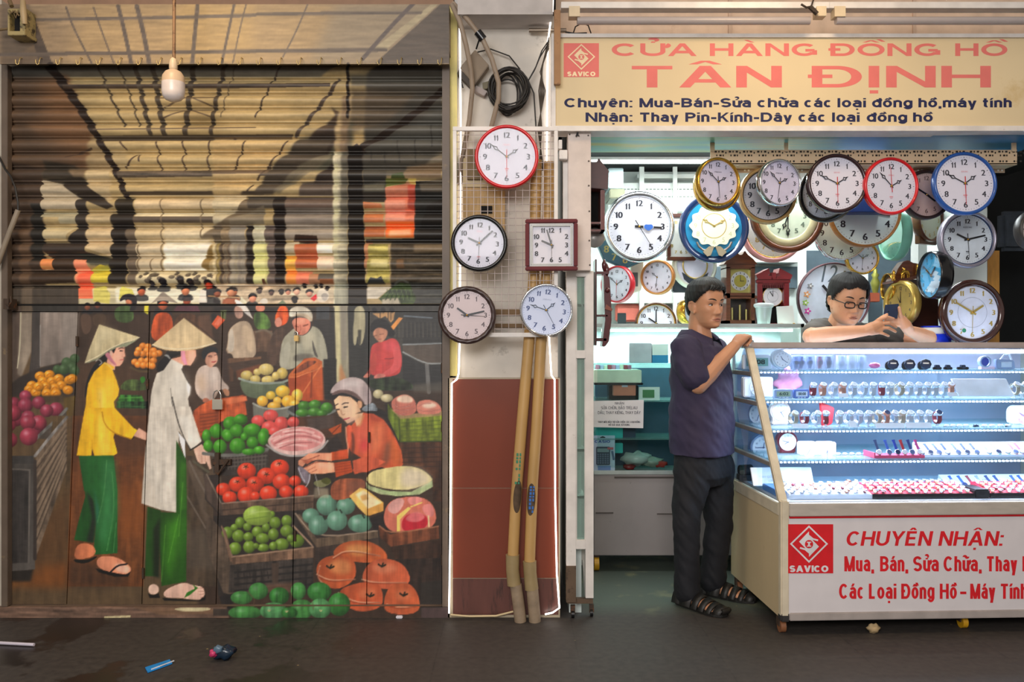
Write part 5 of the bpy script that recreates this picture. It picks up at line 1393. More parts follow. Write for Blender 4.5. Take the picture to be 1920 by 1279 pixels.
# neon-like white strips that outline the column
M_led = mat('white_led', 'fff4ea', .4, var=.01, emit=5)
def strip(label, pts, r, group='light strips edging the column'):
    q = MB(); q.tube([P(*t) for t in pts], r, 8)
    return one('light_strip', q, M_led, label, 'light strip', group)
strip('lit white light strip down the left edge of the column and plinth', [(859, -10, 4.0), (862, 24, 3.99), (862, 40, 4.07), (864, 238, 4.13), (862, 640, 4.13), (860, 700, 4.13), (857, 711, 4.08), (847, 719, 4.075), (845, 930, 4.075), (842, 1150, 4.075)], .004)
strip('lit white light strip down the right edge of the column and plinth', [(1037, -10, 3.98), (1036, 20, 3.98), (1033, 36, 4.06), (1027, 80, 4.14), (1025, 330, 4.14), (1030, 640, 4.13), (1034, 704, 4.13), (1040, 712, 4.08), (1041, 930, 4.075), (1044, 1075, 4.075), (1049, 1140, 4.075), (1036, 1149, 4.07), (1022, 1152, 4.07)], .004)
q = MB(); q.tube([P(845, 1153, 4.07), P(880, 1156, 4.07), P(930, 1155, 4.07), P(962, 1147, 4.085)], .005, 8)
one('dead_strip', q, mat('yellow_strip', 'c9b48a', .4), 'unlit yellowish strip along the foot of the plinth', 'light strip')
# pipes and cables of the column
M_pvc = mat('yellowed_pvc', 'b8925a', .45, var=.18, scale=7, stretch=(1, 1, .3), spots=('7a5c36', 6, .62)); M_pvcd = mat('dirty_pvc', '8f7c66', .6, var=.22, scale=16, spots=('3a3028', 10, .56)); M_pvcc = mat('pvc_coupler', '94805a', .5, spots=('4a3f2c', 12, .6))
for i, (up, lo, jn, lab) in enumerate((
    ([(1006, 300), (1001, 520), (991, 650), (978, 800), (970, 900), (966, 960), (962, 1040)], [(967, 1096), (972, 1130), (976, 1172)], [(961, 1040), (961, 1068), (964, 1097)], 'left of the two tall tan drain pipes before the column'),
    ([(1030, 304), (1025, 520), (1014, 650), (1006, 800), (999, 900), (996, 970), (993, 1052)], [(998, 1104), (1001, 1140), (1003, 1170)], [(993, 1052), (994, 1075), (997, 1105)], 'right of the two tall tan drain pipes before the column'))):
    t = thing('drain_pipe', lab, 'pipe', P(lo[-1][0], lo[-1][1], 4.02), 'drain pipes before the column')
    D_ = lambda y: 4.05-.0*(y > 600)
    q = MB(); q.tube([P(x, y, D_(y)) for x, y in up], .0262, 16); obj('upper_pipe', q, M_pvc, t)
    q = MB(); pts = [P(x, y, 4.045) for x, y in lo]; pts[-1].z = 0; q.tube(pts, .0285, 16); obj('lower_pipe', q, M_pvcd, t)
    q = MB(); q.tube([P(x, y, 4.048) for x, y in jn], [.0325, .031, .0325], 16); obj('coupler', q, M_pvcc, t)
    q = MB()
    rr = random.Random(i); y = 850 if i == 0 else 912
    while y < (915 if i == 0 else 962):
        h = rr.uniform(3, 6)
        for dx in ((-5, -1), (1, 4)):
            if rr.random() < .85: x = (971.5 if i == 0 else 1000.5)-(y-880)*.06; a_ = P(x+dx[0], y+h, 4.0215); c = P(x+dx[1], y, 4.0215); q.box(a_.x, c.x, 4.0225, 4.0245, a_.z, c.z)
        y += h+2
    ms = MB(); cx, cy = ((968, 930), (997.7, 935))[i]; V_ = []
    for j in range(13):
        for k in range(13):
            u, v = -1+j/6, -1+k/6; r = math.hypot(u, v)/max(abs(u), abs(v), 1e-6); an = R(48)*v/max(r, 1)+R(-14 if i else 16); e = P(cx-(u*30/max(r, 1))*(.043 if i else .067), cy+u*30/max(r, 1), 4.05)
            V_.append((e.x+(.0268*math.sin(an)), 4.05-.0268*math.cos(an), e.z))
    ms.add(V_, [(j*13+k, j*13+k+1, j*13+k+14, j*13+k+13) for j in range(12) for k in range(12)], 0, True); obj('scorch_mark', ms, mat('soot', '4a3a2a', .8, var=.5, scale=25), t)
    obj('printed_marking', q, mat('green_print' if i == 0 else 'blue_print', '2c7a5a' if i == 0 else '2f66b0', .5), t)
M_cond = mat('grey_flex_conduit', '8b7b6a', .5, spots=('5a4c3e', 9, .6))
for lab, pts in (('flexible grey conduit bowing down from the hood corner, left one', [(847, 8, 4.0), (862, 40, 3.98), (874, 85, 4.0), (883, 130, 4.04), (886, 165, 4.06), (880, 225, 4.1), (866, 300, 4.135), (861, 345, 4.14)]), ('flexible grey conduit with a black clamp bowing to the cable coil', [(849, 6, 4.02), (878, 38, 3.99), (904, 72, 4.0), (922, 110, 4.02), (935, 155, 4.04), (935, 185, 4.06), (922, 235, 4.1), (908, 290, 4.135)])):
    t = thing('flexible_conduit', lab, 'conduit', P(*pts[-1]))
    q = MB(); q.tube([P(*p_) for p_ in pts], .0118, 12); obj('hose', q, M_cond, t)
    if 'clamp' in lab:
        q = MB(); a_ = P(900, 66, 3.995); q.tube([P(895, 60, 3.995), P(906, 74, 4.0)], .02, 8); q.tube([P(899, 72, 3.99), P(893, 92, 4.02)], .004, 6); obj('clamp', q, M_black, t)
jd = thing('connection_box', 'grey square box tilted on a corner under the grey conduits', 'electrical box', P(887, 160, 4.16))
q = MB(); q.prism([(P(x, y, 4.1).x, P(x, y, 4.1).z) for x, y in ((891, 94), (917, 123), (890, 160), (862, 128))], 4.09, 4.15); obj('cover', q, mat('grey_brown_lid', '75644e', .5), jd, .003)
q = MB(); q.prism([(P(x, y, 4.1).x, P(x, y, 4.1).z) for x, y in ((862, 128), (890, 160), (884, 165), (857, 137))], 4.1, 4.155); obj('side', q, mat('dark_box_side', '33291f', .6), jd)
q = MB(); q.tube([P(860, 140, 4.12), P(865, 155, 4.11), P(868, 165, 4.12)], .004, 6); obj('wire_tail', q, M_black, jd)
q = MB(); q.prism([(P(x, y, 4.12).x, P(x, y, 4.12).z) for x, y in ((893, 161), (914, 172), (908, 181), (887, 170))], 4.11, 4.156); one('small_adapter', q, mat('pale_adapter', '9a8c86', .5), 'small pale adapter under the tilted grey box', 'adapter', bevel=.002)
q = MB(); q.prism([(P(x, y, 4.12).x, P(x, y, 4.12).z) for x, y in ((904, 155), (922, 150), (926, 163), (906, 168))], 4.12, 4.158); one('small_adapter', q, mat('olive_adapter', '5f5430', .5), 'small olive adapter beside the cable coil', 'adapter', bevel=.002)
cc = thing('cable_coil', 'coil of black cable hanging on the column', 'cable', P(955, 215, 4.12))
rr = random.Random(3)
for k in range(16):
    q = MB(); ox, oy, ra, rb, ph = rr.uniform(-3, 4), rr.uniform(-3, 5), rr.uniform(27, 37), rr.uniform(31, 41), rr.uniform(0, 6); d0 = 4.06+.005*k
    if k > 11: oy += 12; ra *= .7
    q.tube([P(954+ox+ra*math.cos(ph+i*.2617), 165+oy+rb*math.sin(ph+i*.2617), d0+.01*math.sin(i*.5+ph)) for i in range(25)], .0042, 6, caps=False); obj('loop', q, mat('black_cable', '', .5), cc)
for k, pts in enumerate(([(990, 152, 4.1), (1005, 125, 4.1), (1016, 95, 4.1), (1029, 76, 4.1)], [(988, 156, 4.1), (1002, 132, 4.1), (1012, 108, 4.1), (1026, 85, 4.1)], [(975, 130, 4.1), (955, 105, 4.12), (920, 92, 4.12), (895, 98, 4.1)], [(992, 155, 4.1), (1001, 175, 4.11), (1005, 240, 4.12), (1008, 330, 4.12)])):
    q = MB(); q.tube([P(*t) for t in pts], .0033, 6); obj('cable_end', q, mat('black_cable', '', .5), cc)
cv = thing('cable_bundle', 'loose bundle of dark wires running down beside the sign', 'cable', P(1014, 330, 4.12))
for k in range(6):
    q = MB(); q.tube([P(1029, 70+k*4, 4.1), P(1020-k*1.5, 110+k*5, 4.11), P(1010+k*2.5, 170, 4.125), P(1016-k*1.6, 240, 4.13), P(1010+k*2, 320, 4.13)], .0026, 5); obj('wire', q, mat('brown_wire', '453a2c', .6), cv)
q = MB(); q.tube([P(992, 57, 4.12), P(1062, 57, 4.1)], .0105, 12); one('pipe_stub', q, mat('grey_steel_pipe', '87796a', .4, .5), 'short grey steel pipe sticking out sideways above the sign', 'pipe')
# ---------------------------------------------------------------- sign board
def SD(px): return 4.0+.062*(px-1040)/880
def SP(px, py, lift=0): return P(px, py, SD(px)-lift)
sg = thing('shop_sign', 'long yellowed shop sign board with red and navy lettering', 'sign', SP(1480, 246))
def sgbox(mb, x0, x1, y0, y1, f_, b_):
    vs = [SP(x, y, 0)+Vector((0, o_, 0)) for y in (y1, y0) for o_ in (f_, b_) for x in (x0, x1)]
    mb.add(vs, [(0, 2, 3, 1), (4, 5, 7, 6), (0, 1, 5, 4), (2, 6, 7, 3), (0, 4, 6, 2), (1, 3, 7, 5)])
q = MB(); sgbox(q, 1040, 1990, 71, 239, 0, .1); obj('panel', q, mat('yellowed_acrylic', 'd3c09a', .75, var=.06, scale=2, spots=('c2a672', 1.5, .62)), sg)
q = MB()
for b_ in ((1034, 1990, 64.5, 71.5), (1034, 1990, 237, 246.5), (1034, 1041.5, 71.5, 237)): sgbox(q, *b_, -.012, .11)
obj('frame', q, M_white, sg)
M_sred = mat('faded_red_vinyl', 'd6716a', .75, var=.05); M_snavy = mat('navy_vinyl', '161c48', .75)
for t, x0, x1 in (('CỬA', 1147, 1306), ('HÀNG', 1331, 1532), ('ĐỒNG', 1555, 1763), ('HỒ', 1791, 1889)): q = MB(); word(q, t, x0, x1, 81.3, 105, SP, (9.5, 4.8), lift=.0006); obj('red_heading', q, M_sred, sg, fixn=False)
for t, x0, x1 in (('TÂN', 1181, 1466), ('ĐỊNH', 1518, 1858)): q = MB(); word(q, t, x0, x1, 123.5, 164, SP, (20, 6.5), lift=.0006); obj('shop_name', q, M_sred, sg, fixn=False)
for t, x0, x1 in (('Chuyên:', 1058, 1186), ('Mua-Bán-Sửa', 1199, 1408), ('chữa', 1420, 1497), ('các', 1508, 1560), ('loại', 1570, 1624), ('đồng', 1635, 1711), ('hồ,máy', 1722, 1831), ('tính', 1842, 1897)): q = MB(); word(q, t, x0, x1, 184, 201.3, SP, (5.3, 3.7), lift=.0006); obj('navy_lettering', q, M_snavy, sg, fixn=False)
for t, x0, x1 in (('Nhận:', 1098, 1186), ('Thay', 1199, 1272), ('Pin-Kính-Dây', 1285, 1485), ('các', 1497, 1549), ('loại', 1560, 1612), ('đồng', 1625, 1701), ('hồ', 1712, 1749)): q = MB(); word(q, t, x0, x1, 211, 228.5, SP, (5.3, 3.7), lift=.0006); obj('navy_lettering', q, M_snavy, sg, fixn=False)
def savico(par, fn, x0, y0, x1, y1, red, white):
    w_, h_ = x1-x0, y1-y0
    def L(u, v): return (x0+u*w_, y0+v*h_)
    q = MB(); q.add([fn(*L(u, v), .0008) for u, v in ((0, 0), (1, 0), (1, 1), (0, 1))], [(0, 1, 2, 3)]); obj('logo_square', q, red, par, fixn=False)
    q = MB(); ribbon(q, [L(.5, .045), L(.87, .40), L(.5, .765), L(.13, .40)], w_*.032, fn, 0, .0014, True)
    # two interlocking hooked blocks, as on the badge
    for s_ in (1, -1):
        pts = [(.5, .145), (.295, .355), (.5, .565), (.5, .40)] if s_ == 1 else [(.5, .665), (.705, .455), (.5, .245), (.5, .40)]
        q.add([fn(*L(u, v), .0014) for u, v in pts], [(0, 1, 2, 3)])
        h = [(.5, .145), (.56, .205), (.56, .26), (.66, .34), (.72, .34), (.5, .145)] if s_ == 1 else [(.5, .665), (.44, .605), (.44, .55), (.34, .47), (.28, .47), (.5, .665)]
        ribbon(q, [L(u, v) for u, v in ([(.50, .235), (.58, .30), (.67, .325)] if s_ == 1 else [(.50, .575), (.42, .51), (.33, .485)])], w_*.035, fn, 0, .0016)
    obj('logo_emblem', q, white, par, fixn=False)
    q = MB(); c_ = L(.5, .405); q.add([fn(c_[0]+w_*.085*math.cos(i*.2618), c_[1]+h_*.085*math.sin(i*.2618), .0019) for i in range(24)], [tuple(range(24))]); obj('logo_disc', q, red, par, fixn=False)
    q = MB()
    for u0, u1, v0, v1 in ((.455, .545, .355, .375), (.455, .545, .435, .455), (.48, .52, .375, .435)): q.add([fn(*L(u, v), .0023) for u, v in ((u0, v0), (u1, v0), (u1, v1), (u0, v1))], [(0, 1, 2, 3)])
    word(q, 'SAVICO', x0+.1*w_, x0+.9*w_, y0+.84*h_, y0+.975*h_, fn, (w_*.044, h_*.034), lift=.0014); obj('logo_lettering', q, white, par, fixn=False)
savico(sg, SP, 1057, 81, 1123, 144.5, M_sred, mat('cream_vinyl', 'e6cfa6', .5))
q = MB(); q.pbox(1039, 1051, 18, 158, 3.95, 3.975); one('sign_bracket', q, mat('rusty_bracket', '96704c', .6, .3, spots=('4a3020', 12, .56)), 'rusty upright bracket bolted over the left end of the sign', 'bracket', bevel=.002)
def batten(label, x0, x1, y0):
    t = thing('tube_light', label, 'light fixture', SP((x0+x1)/2, y0+30), 'tube lights above the sign')
    f_ = -.1
    def bx(nm, a_, b_, c_, d_, lo, hi, mt): q = MB(); sgbox(q, a_, b_, c_, d_, lo, hi); return obj(nm, q, mt, t, .001)
    bx('rail', x0-14, x1+14, y0, y0+11.5, -.1, -.04, M_white)
    q = MB(); q.tube([SP(x0+18, y0+20, .085), SP(x1-14, y0+20, .085)], .0185, 14); obj('tube', q, mat('unlit_tube', 'a39a98', .3, var=.03), t)
    bx('end_cap', x0, x0+20, y0+9, y0+28, -.108, -.055, mat('cream_cap', 'cdbb9c', .45)); bx('end_cap', x1-16, x1+2, y0+9, y0+27, -.108, -.055, mat('cream_cap', '', .45))
    return t
batten('unlit fluorescent tube on a white batten above the left of the sign', 1064, 1532, 19)
batten('unlit fluorescent tube on a white batten above the right of the sign', 1549, 2010, 19)
q = MB(); q.tube([P(1502, 8, 3.9), P(1512, 14, 3.9), P(1522, 12, 3.9), P(1526, 22, 3.9)], .005, 6); q.tube([P(1524, -30, 3.9), P(1525, 0, 3.9), P(1520, 16, 3.9), P(1530, 24, 3.9)], .004, 6); q.tube([P(1518, 12, 3.91), P(1532, 26, 3.91)], .011, 8)
one('wire_tangle', q, mat('sooty_wire', '33261c', .7), 'sooty knot of wires on the joint between the two tube lights', 'cable')
q = MB(); q.tube([P(1075, 62, 4.1), P(1079, 50, 4.05), P(1092, 43, 4.0), P(1103, 48, 4.02), P(1108, 62, 4.1)], .003, 6); q.tube([P(1060, 60, 4.1), P(1078, 63, 4.08), P(1100, 62, 4.1)], .004, 6)
one('black_lead', q, mat('black_cable', '', .5), 'thin black lead looped under the left end of the tube light', 'cable')
# ---------------------------------------------------------------- post with hinge and tall narrow showcase
ps = thing('white_post', 'white sheet-metal post with screw heads and a hinge below the left end of the sign', 'post', P(1083, 508, 4.05))
q = MB(); q.pbox(1065, 1108, 247, 507, 4.03, 4.12); obj('board', q, mat('aged_white_sheet', 'cdbfb6', .45, spots=('9a8576', 4, .66)), ps, .002)
q = MB(); q.pbox(1056, 1066, 292, 508, 4.05, 4.1); obj('side_bar', q, M_white, ps, .002)
q = MB(); q.pbox(1049, 1064, 281, 298, 4.0, 4.05); q.pbox(1047, 1054, 262, 279, 4.005, 4.05); obj('hinge', q, M_white, ps, .002)
for x, y in ((1068, 252), (1103, 254), (1104, 302), (1104, 348), (1105, 396), (1105, 451), (1106, 497)):
    q = MB(); c = P(x, y, 4.0285); q.lathe([(0, .0025), (.003, .002), (.0042, 0)], c, 10); obj('screw', q, mat('dull_screw', '6b625c', .4, .6), ps)
q = MB(); q.tube([P(1080, 256, 4.02), P(1083, 250, 4.02), P(1084, 246, 4.02)], .004, 6); q.tube([P(1081, 250, 4.02), P(1086, 255, 4.02)], .003, 6); obj('tie', q, M_black, ps)
nc = thing('narrow_showcase', 'tall narrow white glass case on castors beside the column', 'showcase', P(1086, 1146, 4.1))
nc.location.z = 0; _off[nc] = Vector(nc.location)
q = MB()
for b_ in ((1062, 1080, 508, 1062), (1098, 1113, 508, 1122), (1080, 1098, 508, 519), (1080, 1098, 657, 672), (1080, 1098, 1013, 1030)): q.pbox(*b_, 4.08, 4.14)
q.pbox(1078, 1082, 519, 1013, 4.09, 4.13); q.pbox(1096, 1099, 519, 1013, 4.09, 4.13)
obj('frame', q, M_white, nc, .0015)
for y in (570, 842, 930):
    q = MB(); q.pbox(1081, 1097, y, y+5, 4.1, 4.4); obj('shelf', q, M_whitep, nc)
q = MB(); q.pbox(1081, 1097, 519, 657, 4.1, 4.104); q.pbox(1081, 1097, 672, 1013, 4.1, 4.104); obj('pane', q, glassm('pale_green_pane', 'cfe4dc', .1, .05, .18), nc)
q = MB(); q.pbox(1062, 1113, 510, 1030, 4.45, 4.46); obj('back_panel', q, mat('grey_green_back', 'a8b0ac', .6), nc)
q = MB(); q.pbox(1062, 1080, 1062, 1130, 4.07, 4.12); q.pbox(1064, 1112, 1123, 1132, 4.09, 4.12); obj('foot_rail', q, mat('rusty_foot', '63503f', .6, .3, spots=('33261e', 14, .56)), nc)
q = MB(); q.pbox(1084, 1096, 1030, 1060, 4.2, 4.24); q.tube([P(1094, 1050, 4.2), P(1100, 1130, 4.15)], .008, 6); obj('brace', q, mat('grey_brace', '9a968e', .5), nc)
for x, D_ in ((1074, 4.1), (1109, 4.12)):
    q = MB(); c = P(x, 1138, D_); c.z = .018; q.tube([c+Vector((-.007, 0, 0)), c+Vector((.007, 0, 0))], .018, 16); w_ = obj('castor', q, M_black, nc)
    q = MB(); q.box(c.x-.011, c.x+.011, c.y-.006, c.y+.012, .02, .06); obj('bracket', q, M_iron, w_)
for i in range(8):
    q = MB(); x = 1083+random.random()*10; a_ = P(x, 838-random.random()*6, 4.2); q.tube([a_, P(x-4+random.random()*8, 770+random.random()*20, 4.22)], .004, 6); one('rolled_strap', q, mat(('straw_strap', 'white_strap')[i % 2], ('c0ae78', 'd6d6cc')[i % 2], .6), 'pale rolled strap standing in the narrow white showcase', 'strap', 'rolled straps in the narrow showcase')
q = MB(); q.prism([(P(x, y, 4.15).x, P(x, y, 4.15).z) for x, y in ((1081, 612), (1097, 640), (1097, 650), (1081, 624))], 4.13, 4.14); one('brand_strip', q, mat('pale_strip_paper', 'c9c9d6', .5), 'slanted white paper strip behind the upper pane of the narrow showcase', 'strip')
# ---------------------------------------------------------------- the watch shop's interior
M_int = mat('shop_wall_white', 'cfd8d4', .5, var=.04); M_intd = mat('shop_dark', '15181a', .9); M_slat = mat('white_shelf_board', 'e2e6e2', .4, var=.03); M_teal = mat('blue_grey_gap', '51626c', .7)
w = MB(); a_ = P(1115, 0, 5.75); w.box(.34, 3.0, 5.75, 5.85, 0, 2.56); struct('wall_back', w, M_int)
w = MB(); w.box(.28, .34, 4.18, 5.85, 0, 2.6); struct('wall_left', w, M_int)
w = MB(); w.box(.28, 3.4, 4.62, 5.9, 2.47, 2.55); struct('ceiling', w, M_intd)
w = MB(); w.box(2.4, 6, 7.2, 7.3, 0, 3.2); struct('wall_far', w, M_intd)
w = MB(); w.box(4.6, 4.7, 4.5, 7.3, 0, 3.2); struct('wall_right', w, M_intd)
def soffit():
    m = bpy.data.materials.new('green_blue_soffit'); m.use_nodes = True; N = m.node_tree.nodes; L = m.node_tree.links; b = N['Principled BSDF']
    tc = N.new('ShaderNodeTexCoord'); mp = N.new('ShaderNodeMapping'); mp.inputs['Scale'].default_value = (1.2, 9, 9); L.new(tc.outputs['Object'], mp.inputs[0])
    n = N.new('ShaderNodeTexNoise'); n.inputs['Scale'].default_value = 1.6; n.inputs['Detail'].default_value = 4; L.new(mp.outputs[0], n.inputs[0])
    r = N.new('ShaderNodeValToRGB'); L.new(n.outputs[0], r.inputs[0]); e = r.color_ramp.elements
    e[0].position = .3; e[0].color = lin('3f8f9a')+[1]; e[1].position = .68; e[1].color = lin('a9a83a')+[1]; k = r.color_ramp.elements.new(.5); k.color = lin('5fa686')+[1]
    sp = N.new('ShaderNodeSeparateXYZ'); L.new(tc.outputs['Object'], sp.inputs[0]); mr = N.new('ShaderNodeMapRange'); mr.inputs[1].default_value = 1.1; mr.inputs[2].default_value = 1.9; L.new(sp.outputs[0], mr.inputs[0])
    mx = N.new('ShaderNodeMixRGB'); L.new(mr.outputs[0], mx.inputs[0]); L.new(r.outputs[0], mx.inputs[1]); mx.inputs[2].default_value = lin('3d7fa8')+[1]; L.new(mx.outputs[0], b.inputs['Base Color']); b.inputs['Roughness'].default_value = .4
    return m
w = MB(); w.box(.34, 2.66, 4.13, 4.5, 2.325, 2.36); struct('trim_7', w, soffit())
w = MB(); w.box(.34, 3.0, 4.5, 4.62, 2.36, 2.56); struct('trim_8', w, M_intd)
# shelving rails on the back wall
def board(name, x0, x1, y0, y1, D0, D1, m, kind=True):
    q = MB(); q.pbox(x0, x1, y0, y1, D0, D1); return struct(name, q, m, .002)
wb = bpy.data.objects['wall_back']
for b_ in ((1140, 1400, 545, 569, 5.6, 5.74), (1400, 1500, 470, 492, 5.6, 5.74), (1140, 1330, 343, 396, 5.62, 5.74), (1195, 1320, 326, 334, 5.62, 5.74)):
    q = MB(); q.pbox(*b_); obj('shelf_rail', q, M_slat, wb, .002)
for x0, x1 in ((1199, 1208), (1262, 1270), (1372, 1380), (1497, 1512), (1600, 1628), (1710, 1722)):
    q = MB(); q.pbox(x0, x1, 300, 1000, 5.58, 5.6); obj('shelf_upright', q, M_slat, wb, .001)
for b_ in ((1512, 1600, 470, 520), (1380, 1497, 500, 540), (1628, 1655, 440, 640), (1655, 1710, 410, 520), (1330, 1372, 500, 545)):
    q = MB(); q.pbox(*b_, 5.70, 5.748); obj('dark_recess', q, M_teal, wb)
q = MB()
for i in range(22):
    for y in (354, 368): a_ = P(1172+i*7, y, 5.6); q.box(a_.x-.008, a_.x+.008, 5.617, 5.62, a_.z-.004, a_.z+.004)
obj('slot_row', q, mat('slot_grey', '8c9690', .6), wb)
q = MB(); q.pbox(1110, 1420, 299, 305, 5.3, 5.33); obj('tube', q, mat('lit_tube', 'f4fffa', .4, emit=7, var=.01), tl := thing('ceiling_tube', 'lit fluorescent tube along the top of the shop wall', 'light fixture', P(1260, 305, 5.3)))
q = MB(); q.pbox(1108, 1422, 293, 299, 5.28, 5.36); obj('batten', q, M_whitep, tl)
q = MB(); q.pbox(1141, 1169, 315, 353, 5.3, 5.5); one('speaker_box', q, mat('pale_blue_box', 'a9bcc0', .5), 'pale blue-grey box on the wall beside the house-roofed clock', 'box', bevel=.004)
q = MB(); q.pbox(1143, 1172, 354, 372, 5.25, 5.5); one('metal_case', q, mat('olive_metal', '6a6c58', .3, .5), 'dull metal case under the pale blue-grey box', 'box', bevel=.006)
# slotted angle rail that carries the front clocks
M_ang = mat('beige_angle_iron', 'd2b694', .45, var=.04); M_hole = mat('slot_hole', '2a221c', .8)
ra = thing('slotted_rail', 'beige slotted angle-iron rail below the sign, carrying clocks', 'rail', P(1640, 325, 4.3))
q = MB(); q.pbox(1332, 1907, 281, 308, 4.29, 4.295); q.pbox(1332, 1907, 306, 309, 4.29, 4.4); obj('front_angle', q, M_ang, ra)
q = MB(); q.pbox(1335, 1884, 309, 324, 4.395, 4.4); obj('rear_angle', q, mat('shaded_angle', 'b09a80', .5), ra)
for x0, x1, y0 in ((1332, 1340, 240), (1471, 1478, 240), (1898, 1906, 250)):
    q = MB(); q.pbox(x0, x1, y0, 284, 4.28, 4.29); obj('hanger', q, M_ang, ra)
q = MB(); x = 1340
while x < 1904:
    for dx, w_, y in ((0, 4, 286), (7, 2, 286), (13, 4, 286), (20, 2, 288), (3, 2, 293), (9, 4, 293), (15, 2, 293), (2, 3, 304), (8, 2, 304), (14, 3, 304)):
        a_ = P(x+dx, y, 4.288); c = P(x+dx+w_, y-3.2, 4.288); q.box(a_.x, c.x, 4.2875, 4.2895, a_.z, c.z)
    x += 26.6
obj('slot_row', q, M_hole, ra)
q = MB(); x = 1345
while x < 1880:
    for dx, w_, y in ((0, 3, 315), (7, 4, 315), (13, 3, 315), (0, 3, 321), (7, 3, 321)): a_ = P(x+dx, y, 4.394); c = P(x+dx+w_, y-3, 4.394); q.box(a_.x, c.x, 4.392, 4.394, a_.z, c.z)
    x += 25
obj('lit_slot_row', q, mat('pale_hole', 'f0f4f0', .5), ra)
# ---- the clocks hanging from the rail
M_silv = M_chrome; M_tan = mat('tan_rim', 'b8945e', .3, .3); M_dmar = mat('dark_maroon_rim', '2c1216', .25, coat=.4); M_blue = mat('blue_rim', '1b4f9c', .3, coat=.3); M_dbr = mat('dark_brown_rim', '2a1a18', .35); M_grey = mat('grey_dial', 'b9b5b8', .5, var=.02); M_wood = mat('walnut', '5c3018', .3, stretch=(1, 1, 6), var=.3, coat=.3); M_oak = mat('honey_wood', '9a6228', .35, stretch=(1, 1, 5), var=.2)
M_cream = mat('cream_dial', 'dfe2c8', .5, var=.03); M_ivory = mat('ivory_plastic', 'd6d8c6', .4, var=.04); M_gnum = mat('gold_numeral', 'c9b062', .3, .6); M_navy2 = mat('navy_glossy', '16305a', .2, coat=.5)
thin = lambda Rr, ri, w: [(ri, -.001), (ri, .012), (ri+w*.4, .018), (Rr, .012), (Rr, -.022), (Rr*.95, -.03), (.002, -.03)]
grp = None
clock('gold-rimmed clock turned sideways, leftmost on the rail, in front of its twin', 1346, 341, 4.17, 40, 45, M_gold, mat('lilac_dial', 'c6c2d6', .5), hms=(62, 312, 175), turn=1, rw=.1, bold=.012, prof=thin, nrad=.8, extra=brandmark(M_ink, .45, 'ETERVINO', 0), depth=.03)
clock('gold-rimmed clock peeping out below its twin at the left of the rail', 1345, 350, 4.25, 42, 46, M_gold, mat('lilac_dial', '', .5), hms=(62, 312, 175), turn=1, rw=.1, num=None, prof=thin)
clock('tan-rimmed clock half hidden behind the small silver clock', 1440, 366, 4.33, 53.5, 54, M_tan, M_grey, hms=(300, 310, 178), hk='bar', rw=.12, bold=.03, nsize=.24, nrad=.74, inner=(M_black, .97))
clock('silver-rimmed clock turned sideways in front of a tan-rimmed clock', 1461, 343, 4.17, 39, 44, M_silv, mat('lilac_dial', '', .5), hms=(62, 315, 188), turn=1, rw=.09, bold=.012, prof=thin, nrad=.8, extra=brandmark(M_ink, .45, 'ETERVINO', 0))
clock('black-rimmed clock mostly hidden behind the dark maroon one', 1549, 360, 4.35, 53, 57, M_black, mat('shade_dial', 'a4a6b4', .5), hms=(300, 60, None), hk='bar', rw=.15, bold=.02, turn=-1)
clock('dark maroon-rimmed clock with thin red second hand, third large face along the rail', 1569.5, 344, 4.17, 56, 56.5, M_dmar, hms=(58, 296, 180), scol=M_red, rw=.13, bold=.012, prof=tube_like, extra=brandmark(M_lred), pitch=-3)
clock('red-rimmed clock turned sideways on the rail, between dark maroon and blue ones', 1671, 349, 4.17, 51, 54, M_redp, hms=(60, 317, 356), scol=M_red, rw=.11, bold=.012, turn=1, prof=tube_like, extra=brandmark(M_lred))
clock('dark-rimmed clock with a dusky pink dial behind the red and blue ones', 1737, 365, 4.36, 46, 47, M_dbr, mat('dusky_dial', 'b79f98', .5), hms=(128, 303, 126), hk='bar', rw=.14, bold=.008, ncol=mat('dusky_ink', '54423f', .5))
clock('blue-rimmed clock at the right end of the rail', 1809, 344, 4.17, 59.5, 60, M_blue, hms=(54, 298, 180), scol=M_red, rw=.11, bold=.012, prof=tube_like, extra=brandmark(M_lred), pitch=-4)
q = MB(); q.pbox(1577, 1662, 316, 398, 4.6, 4.7); one('blue_carton', q, mat('navy_carton', '16336c', .4), 'navy blue carton behind the dark maroon and red clocks', 'box', bevel=.003)
